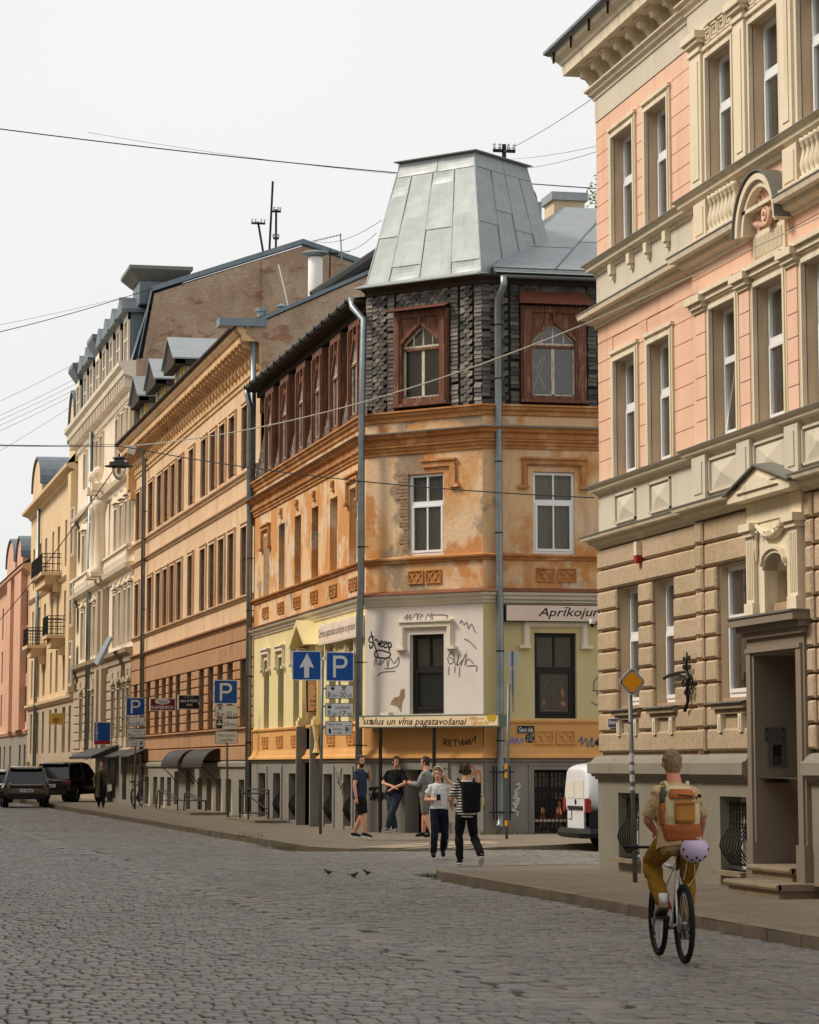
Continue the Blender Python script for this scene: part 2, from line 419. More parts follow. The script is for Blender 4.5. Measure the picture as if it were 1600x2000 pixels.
def kerb(path, zs, par, lo, hi, stone=0.95, wd=0.15):
    pts = [Vector((p[0], p[1], z)) for p, z in zip(path, zs)]; segs = []; acc = 0
    rk = random.Random(3)
    for a, b in zip(pts, pts[1:]):
        L = (b - a).length; k = 0.0
        while k < L - 0.05:
            st = min(stone * rk.uniform(.85, 1.15), L - k)
            if L - k - st < 0.25: st = L - k
            p, q = a.lerp(b, k / L), a.lerp(b, (k + st) / L); k += st
            if not (lo <= p.y <= hi and p.x < 26): continue
            t = (q - p).normalized(); nrm = Vector((t.y, -t.x, 0)).normalized(); g = 0.006; b_ = 0.018
            j = [rk.uniform(-.006, .006) for _ in range(4)]
            p2, q2 = p + t * g, q - t * g
            top = [p2 - nrm * (0.0 + j[0]), q2 - nrm * j[1], q2 + nrm * wd, p2 + nrm * wd]
            mb = MB(); bot = [Vector((v.x, v.y, -0.08)) for v in top]
            mid = [v + Vector((0, 0, -b_ + 0.006)) for v in top]
            ins = [top[0] + nrm * b_, top[1] + nrm * b_, top[2], top[3]]
            ins = [v + Vector((0, 0, 0.006 + j[i] * .5)) for i, v in enumerate(ins)]
            mb.loft([bot, mid, ins]); mb.build('kerb_stone', m_kerb, par)
kerb(KA, KAz, pavA, 14, 46)
kerb(KB, KBz, pavB, 50, 150)
# worn low stretch of the kerb where the pale tactile field crosses the corner pavement
tp = MB()
for (a, b, c, d) in (((11.25, 57.75), (12.0, 57.3), (13.2, 58.4), (12.5, 59.2)), ((12.15, 57.25), (13.1, 57.2), (14.1, 58.5), (13.35, 58.3)), ((12.6, 59.3), (13.3, 58.5), (15.2, 59.6), (14.4, 60.6))):
    tp.quad(*[(p[0], p[1], 0.02 + 0.11 * min(1, max(0, (p[1] - 57) / 8)) + 0.018) for p in (a, b, c, d)])
tp.build('tactile_paving', m_paver_lt, pavB)
# weeds along the kerb and wall foot
m_weed = M('weed_green', K(86, 96, 48), 0.8, layers=[(K(120, 112, 60), 8, 0.5, 0.7, 0.6)])
def weeds(spots, seed):
    mb = MB(); rw = random.Random(seed)
    for (x, y, z, w, k) in spots:
        for _ in range(k):
            a = rw.uniform(0, 6.28); h = rw.uniform(.03, .13); px, py = x + rw.uniform(-w, w), y + rw.uniform(-w, w) * .4
            dx, dy = math.cos(a), math.sin(a)
            mb.add([(px - dy * .008, py + dx * .008, z), (px + dy * .008, py - dx * .008, z), (px + dx * h * .5, py + dy * h * .5, z + h)], [(0, 1, 2)])
    return mb
weeds([(9.9, 60.2, .0, .35, 60), (9.92, 63.5, .12, .3, 40), (16.4, 64.8, .12, .9, 160), (15.8, 64.6, .12, .3, 60), (9.6, 43.3, .0, .15, 30), (13.3, 87.4, .12, .4, 60), (13.2, 108.6, .12, .8, 120), (9.95, 58.6, 0, .2, 40)], 4).build('weeds', m_weed, kind='stuff', label='tufts of weeds along kerb stones and wall feet', cat='weeds')
# ================================================================== SHARED FACADE PARTS
def wall(fr, t0, t1, z0, z1, ops, mat, parent, name='wall', d=0.0, rev=0.28, rmat=None):
    """front sheet with real openings (t0,t1,z0,z1) and their reveals"""
    ts = sorted({t0, t1, *[q for o in ops for q in o[:2] if t0 < q < t1]}); zs = sorted({z0, z1, *[q for o in ops for q in o[2:4] if z0 < q < z1]})
    mb = MB()
    for a, b in zip(ts, ts[1:]):
        for c, e in zip(zs, zs[1:]):
            m, k = (a + b) / 2, (c + e) / 2
            if any(o[0] < m < o[1] and o[2] < k < o[3] for o in ops): continue
            mb.quad(fr.P(a, c, d), fr.P(b, c, d), fr.P(b, e, d), fr.P(a, e, d))
    o_ = mb.build(name, mat, parent)
    if ops:
        for a, b, c, e in [o[:4] for o in ops]:
            rv = MB()
            q = [(a, c), (b, c), (b, e), (a, e)]
            for i in range(4):
                p, s = q[i], q[(i + 1) % 4]
                rv.quad(fr.P(*s, d), fr.P(*p, d), fr.P(*p, d - rev), fr.P(*s, d - rev))
            rv.build('window_reveal', rmat or mat, o_)
    return o_
_WC = {}
def upvc(fr, t0, t1, z0, z1, d, parent, mat=None, split=0.36, mull=False, curtain=True, tilt=False, name='window', gm=None, arch=0.0, fw=0.065):
    """framed window: fixed light above a sash; frame mesh > panes, curtain"""
    w, h = round(t1 - t0, 3), round(z1 - z0, 3); key = (name, w, h, mat, split, mull, curtain, tilt, gm, arch, fw)
    mat = mat or m_white; gm = gm or m_glass
    if key not in _WC:
        F = MB(); zt = h * (1 - split)
        def rect(a, b, c, e, fw, d0, d1):
            F.box(LF, a, a + fw, c, e, d0, d1); F.box(LF, b - fw, b, c, e, d0, d1)
            F.box(LF, a + fw, b - fw, c, c + fw, d0, d1); F.box(LF, a + fw, b - fw, e - fw, e, d0, d1)
        rect(-w / 2, w / 2, 0, h, fw, -.07, 0)
        F.box(LF, -w / 2 + fw, w / 2 - fw, zt - .045, zt + .045, -.07, 0.004)
        if not tilt: rect(-w / 2 + fw, w / 2 - fw, fw, zt - .045, fw * .8, -.05, .022)
        if mull:
            F.box(LF, -.018, .018, fw * 1.8, zt - .05, -.05, .012); F.box(LF, -.018, .018, zt + .045, h - fw, -.05, .006)
        P = []
        for c, e, dd, gx in ((fw * 1.75, zt - .05, -.02, fw * 1.75), (zt + .045, h - fw, -.04, fw)):
            p = MB(); p.quad((-w / 2 + gx, -dd, c), (w / 2 - gx, -dd, c), (w / 2 - gx, -dd, e), (-w / 2 + gx, -dd, e)); P.append(p.mesh('pane', gm))
        cu = None
        if curtain:
            p = MB(); n = 26; r = random.Random(int(w * 100)); vs = []
            for i in range(n + 1):
                x = -w / 2 + w * i / n; y = .16 + .028 * math.sin(i * 1.9) + r.uniform(-.008, .008); vs += [(x, y, .02), (x, y, h)]
            p.add(vs, [(2 * i, 2 * i + 2, 2 * i + 3, 2 * i + 1) for i in range(n)]); cu = p.mesh('curtain', m_curtain, True)
        ts = None
        if tilt:
            q = MB(); a, b, c, e = -w / 2 + fw, w / 2 - fw, fw, zt - .045; f2 = fw * .8; lean = .16
            T = lambda t, z, dd: (t, -dd + lean * (z - c) / (e - c), z)
            for (x0, x1, y0, y1) in ((a, a + f2, c, e), (b - f2, b, c, e), (a, b, c, c + f2), (a, b, e - f2, e)):
                q.hexa([T(x0, y0, .02), T(x1, y0, .02), T(x1, y0, -.03), T(x0, y0, -.03), T(x0, y1, .02), T(x1, y1, .02), T(x1, y1, -.03), T(x0, y1, -.03)])
            ts = q.mesh('tilted_sash', mat)
        _WC[key] = (F.mesh(name, mat), P, cu, ts)
    fm, P, cu, ts = _WC[key]; Mx = fr.mat((t0 + t1) / 2, z0, d)
    o = ob(name, fm, parent, M=Mx)
    for p in P: ob('pane', p, o, M=Mx)
    if cu: ob('curtain', cu, o, M=Mx)
    if ts: ob('tilted_sash', ts, o, M=Mx)
    return o
def surround(mb, fr, t0, t1, z0, z1, w=0.11, d=0.05, d0=0.0, bottom=False, ear=0.0):
    """moulded architrave round an opening, two steps"""
    for (o, i, dd) in ((w, w * .5, d), (w * .5, 0, d * 1.7)):
        mb.box(fr, t0 - o, t0 - i, z0, z1 + o, d0 - .01, d0 + dd); mb.box(fr, t1 + i, t1 + o, z0, z1 + o, d0 - .01, d0 + dd)
        mb.box(fr, t0 - i, t1 + i, z1 + i, z1 + o, d0 - .01, d0 + dd)
    mb.box(fr, t0 - w - .015, t0 - w + .025, z0, z1 + w + .02, d0, d0 + d * 1.5); mb.box(fr, t1 + w - .025, t1 + w + .015, z0, z1 + w + .02, d0, d0 + d * 1.5)
    mb.box(fr, t0 - w - .03, t1 + w + .03, z1 + w, z1 + w + .05, d0, d0 + d * 2.1)
def grille(fr, t0, t1, z0, z1, d, parent, bars=8, belly=0.16, scroll=True):
    """bellied wrought iron basket in front of a basement window"""
    mb = MB(); h = z1 - z0
    for i in range(bars):
        t = t0 + (t1 - t0) * (i + .5) / bars
        pts = []
        for k in range(11):
            u = k / 10; b = belly * max(0, math.sin(math.pi * min(1, u / .62))) ** 1.3 if u < .62 else 0
            pts.append(fr.P(t, z0 + h * (.04 + .9 * u), d + .02 + b))
        mb.tube(pts, .011, 5)
    for u in (.05, .63, .80):
        mb.box(fr, t0, t1, z0 + h * u - .012, z0 + h * u + .012, d + .012, d + .03)
    if scroll:
        for i in range(bars):
            t = t0 + (t1 - t0) * (i + .5) / bars
            pts = [fr.P(t + .035 * math.cos(a), z0 + h * .90 + .04 * math.sin(a), d + .02) for a in [x * .5 - 1.5 for x in range(11)]]
            mb.tube(pts, .008, 4)
    return mb.build('window_grille', m_iron, parent)

# ================================================================== PINK AND CREAM HOUSE (right)
XA, YA = 12.23, 42.70
fA = Fr((XA, YA), (0, -1), (-1, 0))
TA = 17.0
hA = thing('apartment_house', 'pink and cream ornate house with tan stone ground floor beside the cyclist', 'house', (XA + 5, YA - 8, .1))
BAY, BD = 5.25, 0.12
WA = [(.96, 2.12), (2.78, 3.88), (6.10, 7.20), (7.96, 9.09), (9.80, 10.92), (12.6, 13.7), (14.5, 15.6)]
F3, F2, F1 = (9.75, 11.49), (6.12, 7.94), (2.62, 4.40)
W1 = [(1.06, 2.20), (2.90, 3.98), (6.14, 7.26), (10.32, 11.4), (12.6, 13.7), (14.5, 15.6)]
DOOR = (7.78, 9.44, 0.42, 3.13)
ARW = (8.22, 9.12, 3.78, 4.42)
BW = [(1.04, 2.14, .34, 1.31), (6.17, 7.27, .34, 1.31), (10.1, 11.2, .34, 1.31)]
def split(lst, z): return [(a, b, z[0], z[1]) for a, b in lst]
o3, o2, o1 = split(WA, F3), split(WA, F2), split(W1, F1)
lt = lambda L: [o for o in L if o[1] < BAY]
rt = lambda L: [o for o in L if o[0] > BAY]
# building mass behind the walls
core = MB().wbox(XA + 1.0, XA + 12, YA - TA, YA - .45, .12, 12.6)
core.build('core', m_interior, hA)
sidew = MB(); sidew.quad((XA, YA, .1), (XA + 12, YA, .1), (XA + 12, YA, 12.6), (XA, YA, 12.6))
sidew.build('side_wall', m_greyA, hA)
# upper walls: backing sheet behind the plaster courses
for nm, lo, hi, L in (('upper_wall', 9.47, 12.4, o3), ('middle_wall', 5.2, 9.47, o2)):
    w_ = wall(fA, 0, BAY, lo, hi, lt(L), m_pinkA if nm == 'middle_wall' else m_pinkA, hA, nm, 0.0, .24, m_revealA)
    w_ = wall(fA, BAY, TA, lo, hi, rt(L), m_pinkA, hA, nm, BD, .34, m_revealA)
wall(fA, 0, BAY, 1.5, 5.21, lt(o1), m_jointA, hA, 'ground_floor_wall', 0.0, .26, m_revealA)
wall(fA, BAY, TA, 1.5, 5.21, rt(o1) + [DOOR[:2] + (1.5, 3.13), ARW], m_jointA, hA, 'ground_floor_wall', BD * .6, .34, m_revealA)
wall(fA, -.06, BAY, .1, 1.56, BW[:1], m_plinth, hA, 'plinth_wall', .06, .3)
wall(fA, BAY, TA, .1, 1.56, BW[1:] + [(DOOR[0], DOOR[1], .1, 1.56)], m_plinth, hA, 'plinth_wall', .14, .36)
er = MB(); er.box(fA, BAY - .02, BAY + .001, .1, 12.4, 0, BD); er.box(fA, -.07, -.055, .1, 1.55, -.3, .06); er.build('bay_edge', m_pinkA, hA)
# windows
for L, (c, e) in ((o3, F3), (o2, F2), (o1, F1)):
    for i, (a, b, _, _) in enumerate(L):
        if a > 12: continue
        dd = (0 if a < BAY else BD) - .15
        upvc(fA, a + .005, b - .005, c + .005, e - .005, dd, hA, split=.40, tilt=(L is o2 and i == 2))
upvc(fA, ARW[0] + .02, ARW[1] - .02, ARW[2] + .03, ARW[3] - .02, BD - .26, hA, split=.02, name='window')
# architraves
for L, (c, e) in ((o3, F3), (o2, F2)):
    for a, b, _, _ in L:
        mb = MB(); surround(mb, fA, a, b, c, e, .12, .035, 0 if a < BAY else BD); mb.build('window_surround', m_creamA, hA)
# plaster courses with sunk joints
def courses(fr, t0, t1, z0, z1, ops, d, step, mat, parent, gap=.014, pr=.016, name='plaster_course'):
    n = max(1, round((z1 - z0) / step)); h = (z1 - z0) / n
    for i in range(n):
        a, b = z0 + i * h, z0 + (i + 1) * h
        cuts = sorted([(o[0] - .135, o[1] + .135) for o in ops if o[2] - .02 < b - .03 and o[3] + .13 > a + .03])
        t = t0
        for c in cuts + [(t1, t1)]:
            if c[0] - t > .06: MB().box(fr, t, c[0], a + gap, b, d - .005, d + pr).build(name, mat, parent)
            t = max(t, c[1])
courses(fA, .004, BAY - .02, 9.72, 11.94, lt(o3), 0, .29, m_pinkA, hA)
courses(fA, .004, BAY - .02, 6.14, 8.66, lt(o2), 0, .315, m_pinkA, hA)
courses(fA, BAY + .02, 11.6, 7.9 + .36, 8.66, [], BD, .25, m_pinkA, hA)
# frieze, upper grey bands
fz = MB(); fz.box(fA, .0, BAY, 11.95, 12.36, .0, .03); fz.box(fA, BAY, TA, 11.95, 12.36, BD, BD + .03); fz.build('frieze', m_greyA, hA)
gb = MB(); gb.box(fA, 0, BAY, 8.86, 9.5, 0, .03); gb.box(fA, BAY, TA, 8.86, 9.5, 0, .05); gb.build('grey_band', m_greyA, hA)
wb = MB(); wb.box(fA, 0, BAY, 5.26, 5.98, 0, .03); wb.box(fA, BAY, TA, 5.26, 5.98, BD - .04, BD + .04); wb.build('pale_band', m_greyA, hA)
# string courses and the main cornice, mitred round the corner
def pathA(d=0.0): return [(XA + 6, YA + d), (XA - d, YA + d), (XA - d, YA - BAY), (XA - d - BD, YA - BAY), (XA - d - BD, YA - TA)]
def stringA(name, prof, mat, cap=None, gap=None):
    P = [(XA + 6, YA), (XA, YA), (XA, YA - BAY + .0)]; Q = [(XA, YA - BAY + .02), (XA - BD, YA - BAY + .02), (XA - BD, YA - TA)]
    mb = MB()
    Qs = [Q] if not gap else [[Q[0], Q[1], (XA - BD, YA - gap[0])], [(XA - BD, YA - gap[1]), Q[2]]]
    mb.mould(P[::-1], [(-d, z) for d, z in prof][::1])
    for q in Qs: mb.mould(q[::-1], [(-d, z) for d, z in prof])
    o = mb.build(name, mat, hA)
    if cap:
        z, d = cap; c = MB(); pr = [(-d - .03, z), (-d - .03, z + .018), (.0, z + .06), (.0, z)]
        c.mould(P[::-1], pr, True); [c.mould(q[::-1], pr, True) for q in Qs]; c.build('flashing', m_lead, o)
    return o
stringA('string_course', [(0, 5.08), (.06, 5.08), (.08, 5.13), (.16, 5.16), (.17, 5.21), (.26, 5.22), (.28, 5.27), (0, 5.30)], m_creamA, (5.272, .26))
stringA('sill_course', [(0, 5.93), (.05, 5.93), (.07, 5.97), (.15, 5.99), (.16, 6.04), (.20, 6.06), (0, 6.1)], m_creamA, (6.062, .18))
stringA('string_course', [(0, 8.60), (.05, 8.60), (.07, 8.65), (.16, 8.68), (.18, 8.75), (.27, 8.76), (.29, 8.83), (0, 8.88)], m_creamA, (8.832, .27), gap=(7.82, 9.44))
stringA('sill_course', [(0, 9.44), (.05, 9.44), (.07, 9.5), (.16, 9.53), (.17, 9.59), (.22, 9.62), (0, 9.68)], m_creamA, (9.622, .2))
stringA('architrave_moulding', [(0, 12.32), (.05, 12.32), (.06, 12.37), (.11, 12.40), (.12, 12.44), (.17, 12.47), (.17, 12.5), (0, 12.5)], m_creamA)
stringA('cornice', [(0, 12.47), (.03, 12.48), (.03, 12.80), (.44, 12.81), (.45, 12.97), (.47, 12.98), (.50, 13.03), (.58, 13.10), (.61, 13.2), (0, 13.2)], m_creamA)
rf = MB(); pr = [(-.63, 13.17), (-.70, 13.21), (-.70, 13.26), (-.60, 13.25), (0, 13.5), (8, 15.5), (8, 13.2)]
rf.mould([(XA - BD, YA - TA), (XA - BD, YA - BAY), (XA, YA - BAY), (XA, YA), (XA + 6, YA)], pr, True); rf.build('roof', m_galv, hA)
for t in [x * 1.05 - .35 for x in range(16)]: MB().box(fA, t, t + .02, 12.99, 13.22, .60, .635).build('gutter_strap', m_iron, hA)
bk = MB(); bk.box(LF, -.12, .12, .0, .05, 0, .34); bk.box(LF, -.10, .10, -.03, .0, 0, .30)
pr = [(0, -.28), (.08, -.28), (.13, -.21), (.2, -.12), (.28, -.1), (.30, -.03), (0, -.03)]
bk.add([(-.085, -d, z) for d, z in pr] + [(.085, -d, z) for d, z in pr], [tuple(range(7)), tuple(range(13, 6, -1))] + [(i, i + 7, (i + 1) % 7 + 7, (i + 1) % 7) for i in range(7)])
bk.tube([(-.105, -.22, -.06), (.105, -.22, -.06)], .045, 8); bkm = bk.mesh('cornice_bracket', m_creamA)
for i in range(24):
    t = .12 + i * .64
    if t < TA: ob('cornice_bracket', bkm, hA, M=fA.mat(t, 12.76, 0 if t < BAY else BD))
# pilasters, capitals, greek key panels, balustrade on the bay
PIL3 = [(5.5, 6.0), (7.42, 7.86), (9.24, 9.68), (11.1, 11.5)]
for a, b in PIL3:
    p = MB(); p.box(fA, a, b, 9.7, 11.62, BD, BD + .09); p.box(fA, a + .1, b - .1, 9.82, 11.5, BD + .09, BD + .105)
    p.box(fA, a - .02, b + .02, 11.62, 11.68, BD, BD + .12); p.box(fA, a, b, 11.68, 11.74, BD, BD + .1)
    p.box(fA, a - .06, b + .06, 11.74, 11.80, BD, BD + .16); p.box(fA, a - .09, b + .09, 11.80, 11.9, BD, BD + .2); p.build('pilaster', m_creamA, hA)
def fret(fr, t0, t1, z0, h, d, parent, mat):
    mb = MB(); n = max(1, int((t1 - t0) / .27)); st = (t1 - t0) / n; w = .022; e = .022
    for i in range(n):
        a = t0 + i * st; b = a + st - .04
        for q in ((a, b, z0 + h - w, z0 + h), (a, a + w, z0, z0 + h), (b - w, b, z0 + h * .2, z0 + h), (a + st * .28, b - w, z0 + h * .2, z0 + h * .2 + w), (a + st * .28, a + st * .28 + w, z0 + h * .2, z0 + h * .68), (a + st * .28, b - st * .3, z0 + h * .62, z0 + h * .62 + w), (a, t0 + (i + 1) * st, z0, z0 + w)):
            mb.box(fr, *q, d, d + e)
    mb.box(fr, t0 - .03, t1 + .03, z0 - .06, z0 - .03, d, d + .03); mb.box(fr, t0 - .03, t1 + .03, z0 + h + .03, z0 + h + .055, d, d + .03)
    return mb.build('fret_panel', mat, parent)
for a, b in WA[2:5]:
    MB().box(fA, a - .12, b + .12, 11.655, 11.945, BD, BD + .028).build('fret_ground', m_creamA, hA); fret(fA, a - .06, b + .06, 11.70, .22, BD + .03, hA, m_creamA)
PIL2 = [(5.5, 5.98), (7.44, 7.84), (9.30, 9.68), (11.1, 11.5)]
for a, b in PIL2:
    for k in range(6):
        MB().box(fA, a, b, 6.12 + k * .305 + .014, 6.12 + (k + 1) * .305, BD, BD + .07).build('pilaster_block', m_pinkA, hA)
    c = MB(); c.box(fA, a - .02, b + .02, 7.95, 8.0, BD, BD + .1); c.box(fA, a - .05, b + .05, 8.0, 8.07, BD, BD + .14); c.box(fA, a - .09, b + .09, 8.07, 8.17, BD, BD + .19); c.build('pilaster_capital', m_creamA, hA)
    p = MB(); p.box(fA, a - .06, b + .06, 5.3, 5.94, BD + .04, BD + .12); p.box(fA, a + .06, b - .06, 5.42, 5.86, BD + .12, BD + .135); p.build('pedestal', m_greyA, hA)
for a, b in WA[2:5]:
    mb = MB(); mb.box(fA, a - .16, b + .16, 8.08, 8.16, BD, BD + .1); mb.box(fA, a - .16, b + .16, 8.16, 8.22, BD, BD + .15); mb.build('window_hood', m_creamA, hA)
# diamond panels
def diamond(fr, a, b, c, e, d, parent, mat):
    mb = MB(); P = fr.P; m = P((a + b) / 2, (c + e) / 2, d + .055)
    mb.add([P(a + .04, c + .04, d), P(b - .04, c + .04, d), P(b - .04, e - .04, d), P(a + .04, e - .04, d), m], [(0, 1, 4), (1, 2, 4), (2, 3, 4), (3, 0, 4)])
    for q in ((a, b, c, c + .03), (a, b, e - .03, e), (a, a + .03, c, e), (b - .03, b, c, e)): mb.box(fr, *q, d - .01, d + .035)
    return mb.build('diamond_panel', mat, parent)
for a, b in WA[:2]: diamond(fA, a + .04, b - .04, 5.40, 5.86, .03, hA, m_greyA)
for a, b in WA[2:5]: diamond(fA, a - .05, b + .05, 5.40, 5.88, BD + .04, hA, m_greyA)
# small drop brackets under the upper sill course
for t in (.95, 1.95, 2.85, 3.8):
    mb = MB(); mb.box(fA, t, t + .16, 9.30, 9.46, .03, .12); mb.box(fA, t + .03, t + .13, 9.22, 9.30, .03, .09); mb.build('drop_bracket', m_creamA, hA)
# balustrade between the grey bands on the bay
BZ0, BZ1 = 8.9, 9.46
bl = MB(); bl.lathe((0, 0, 0), [(.075, 0), (.075, .05), (.045, .07), (.06, .13), (.072, .2), (.055, .28), (.04, .36), (.036, .42), (.055, .44), (.05, .47), (.07, .49), (.07, .54)], 10); blm = bl.mesh('baluster', m_creamA, True)
bs = MB(); bs.box(fA, BAY, TA, BZ0 - .02, BZ0 + .03, .02, BD + .2); bs.build('balustrade_base', m_creamA, hA)
for a, b in ((5.75, 6.28), (9.42, 9.95), (11.6, 12.1)):
    p = MB(); p.box(fA, a, b, BZ0 + .03, BZ1, .03, BD + .14); p.box(fA, a + .08, b - .08, BZ0 + .1, BZ1 - .08, BD + .14, BD + .155); p.build('balustrade_pedestal', m_creamA, hA)
for t in [6.42 + .165 * i for i in range(7)] + [10.1 + .165 * i for i in range(9)]:
    ob('baluster', blm, hA, M=fA.mat(t, BZ0 + .03, BD + .08))
# arched shell niche between
cx, cz = 8.63, 8.60
def arc(r, n=20, a0=0, a1=math.pi): return [(cx + 1.12 * r * math.cos(a0 + (a1 - a0) * i / n), cz + r * math.sin(a0 + (a1 - a0) * i / n)) for i in range(n + 1)]
def ring(mb, r0, r1, d0, d1):
    o, i_ = arc(r1), arc(r0)
    for k in range(20):
        q = [i_[k], o[k], o[k + 1], i_[k + 1]]; mb.prism(fA, q, d0, d1)
ar = MB(); ring(ar, .54, .63, .05, BD + .20); ring(ar, .63, .71, .05, BD + .25); ring(ar, .71, .74, .05, BD + .23); ar.build('arch_moulding', m_creamA, hA)
hd = MB(); ring(hd, .742, .76, .0, BD + .28); hd.build('arch_flashing', m_lead, hA)
nb = MB(); nb.prism(fA, arc(.56), .02, BD + .03); nb.build('niche_back', m_pinkA, hA)
sh = MB(); n = 13
for k in range(n):
    a0 = math.pi * (.03 + .94 * k / n); a1 = math.pi * (.03 + .94 * (k + 1) / n); am = (a0 + a1) / 2; r1 = .54
    P = fA.P; q = lambda a, r, d: P(cx + .1 + r * math.cos(a) * (1 if math.cos(a) < 0 else .8), cz + .04 + r * math.sin(a) * .9, BD + d)
    vs = []
    for r, dm, de in ((.08, .06, .05), (.26, .07, .045), (.42, .09, .055), (r1, .12, .07)): vs += [q(a0, r, de), q(am, r * (1.04 if r == r1 else 1), dm), q(a1, r, de)]
    sh.add(vs, [(3 * j + i, 3 * j + i + 1, 3 * j + i + 4, 3 * j + i + 3) for j in range(3) for i in range(2)])
sh.build('scallop_shell', m_pinkA, hA, smooth=True)
sp = MB(); pts = []; rr = []
for k in range(40):
    a = k * .42; r = .17 * (1 - k / 44); pts.append(fA.P(cx + .16 + r * math.cos(a), cz + .16 + r * math.sin(a), BD + .1 + .002 * k)); rr.append(.05 * (1 - k / 60))
sp.tube(pts, rr, 7); sp.build('shell_scroll', m_pinkA, hA, smooth=True)
fl = MB(); fl.box(fA, 7.98, 9.22, 8.24, 8.62, BD, BD + .05)
for i in range(22): fl.box(fA, 8.06 + i * .05, 8.085 + i * .05, 8.30, 8.56, BD + .05, BD + .068)
fl.build('fluted_panel', m_creamA, hA)
# rusticated ground floor blocks
ZB = [1.90, 2.22, 2.52, 2.835, 3.15, 3.465, 3.78, 4.095, 4.41, 4.74, 5.07]
cols0 = [(.01, 1.05), (2.21, 2.89), (3.99, 5.2)]
cols1 = [(5.29, 5.62), (5.65, 6.12), (9.72, 9.96), (10.0, 10.3), (11.42, 12.5)]
rb = random.Random(8)
for i, (c, e) in enumerate(zip(ZB, ZB[1:])):
    full = c >= 4.40; low = e <= 2.55
    for a, b in ([(.01, 5.2)] if (full or i == 0) else cols0):
        j = rb.uniform(-.006, .006)
        if low and i == 1 and not full:
            pass
        MB().bevbox(fA, a, b, c + .018, e - .012, -.01, .075 + j, .028).build('stone_block', m_blockA, hA)
    if full or i == 0: C1 = [(5.29, 5.62), (5.65, 7.6), (9.72, 9.96), (10.0, 12.5)]
    else: C1 = cols1
    for a, b in C1:
        j = rb.uniform(-.006, .006)
        MB().bevbox(fA, a, b, c + .018, e - .012, BD * .6 - .01, BD * .6 + .075 + j + (.03 if a in (5.29, 9.72) else 0), .028).build('stone_block', m_blockA, hA)
for a, b in W1[:4]:
    dd = 0 if a < BAY else BD * .6
    if a > 9: continue
    mb = MB(); mb.box(fA, a - .12, b + .12, 2.47, 2.54, dd, dd + .13); mb.box(fA, a - .06, b + .06, 2.40, 2.47, dd, dd + .08); s_ = mb.build('window_sill', m_stone, hA)
    mb = MB(); P = fA.P; mb.hexa([P(a - .14, 2.54, dd + .17), P(b + .14, 2.54, dd + .17), P(b + .06, 2.6, dd - .2), P(a - .06, 2.6, dd - .2), P(a - .14, 2.555, dd + .17), P(b + .14, 2.555, dd + .17), P(b + .06, 2.615, dd - .2), P(a - .06, 2.615, dd - .2)]); mb.build('sill_flashing', m_lead, s_)
    for t in (a + .06, b - .2):
        mb = MB(); mb.box(fA, t, t + .14, 2.16, 2.40, dd + .02, dd + .10); mb.box(fA, t + .04, t + .10, 2.2, 2.36, dd + .10, dd + .112); mb.build('sill_bracket', m_creamA, hA)
    mb = MB(); mb.box(fA, a + .22, b - .22, 2.14, 2.38, dd, dd + .03); mb.build('apron', m_blockA, hA)
# plinth moulding, basement windows
stringP = [(.06, 1.50), (.10, 1.51), (.10, 1.545), (.14, 1.55), (.15, 1.59), (.2, 1.6), (.2, 1.75), (.19, 1.765), (.15, 1.775), (.12, 1.82), (.07, 1.86), (0, 1.88)]
mb = MB(); mb.mould([(XA, YA - BAY), (XA, YA), (XA + 5, YA)], [(-d, z) for d, z in stringP])
for a, b in ((BAY, DOOR[0] - .27), (DOOR[1] + .27, TA)): mb.mould([(XA - .08, YA - b), (XA - .08, YA - a)], [(-d, z) for d, z in stringP])
mb.build('plinth_moulding', m_plinth, hA)
for i, (a, b, c, e) in enumerate(BW):
    dd = .06 if a < BAY else .14
    upvc(fA, a + .01, b - .01, c + .01, e - .01, dd - .29, hA, split=.3, mull=True, curtain=False, name='basement_window', gm=m_glassd)
    grille(fA, a + .06, b - .06, c + .03, e - .02, dd - .13, hA)
    mb = MB(); mb.box(fA, a - .03, b + .06, c - .06, c, dd - .2, dd + .12); mb.build('basement_sill', m_stone, hA)
# entrance
ent = MB(); d1 = BD + .08
ent.box(fA, 7.56, 7.82, .42, 3.34, 0, d1); ent.box(fA, 9.40, 9.71, .42, 3.34, 0, d1); ent.box(fA, 7.82, 9.40, 3.12, 3.34, 0, d1)
ent.box(fA, 7.60, 7.76, .75, 3.16, d1 - .01, d1 + .03); ent.box(fA, 9.48, 9.66, .75, 3.16, d1 - .01, d1 + .03); ent.box(fA, 7.60, 9.66, 3.16, 3.22, d1 - .01, d1 + .045)
ent.box(fA, 7.54, 7.815, .13, .75, 0, d1 + .05); ent.box(fA, 9.43, 9.73, .13, .75, 0, d1 + .05); ent.build('door_surround', m_doorgrey, hA)
jam = MB(); P = fA.P
for q in (((7.823, .42), (7.823, 3.117)), ((7.823, 3.117), (9.397, 3.117)), ((9.397, 3.117), (9.397, .42))):
    jam.quad(P(*q[0], d1 - .02), P(*q[1], d1 - .02), P(*q[1], -.95), P(*q[0], -.95))
jam.build('porch_wall', m_doorgrey, hA)
dr = MB(); dr.box(fA, 7.82, 9.40, .42, 3.12, -.95, -.9); dr.box(fA, 7.94, 8.56, .6, 2.9, -.9, -.87); dr.box(fA, 8.66, 9.28, .6, 2.9, -.9, -.87)
dro = dr.build('door', M('dark_brown_door', K(52, 40, 32), 0.5), hA)
hd = MB(); hd.box(fA, 7.5, 9.78, 3.34, 3.42, 0, d1 + .05); hd.box(fA, 7.45, 9.83, 3.42, 3.50, 0, d1 + .11); hd.box(fA, 7.4, 9.88, 3.5, 3.6, 0, d1 + .2); hd.build('door_hood', m_doorgrey, hA)
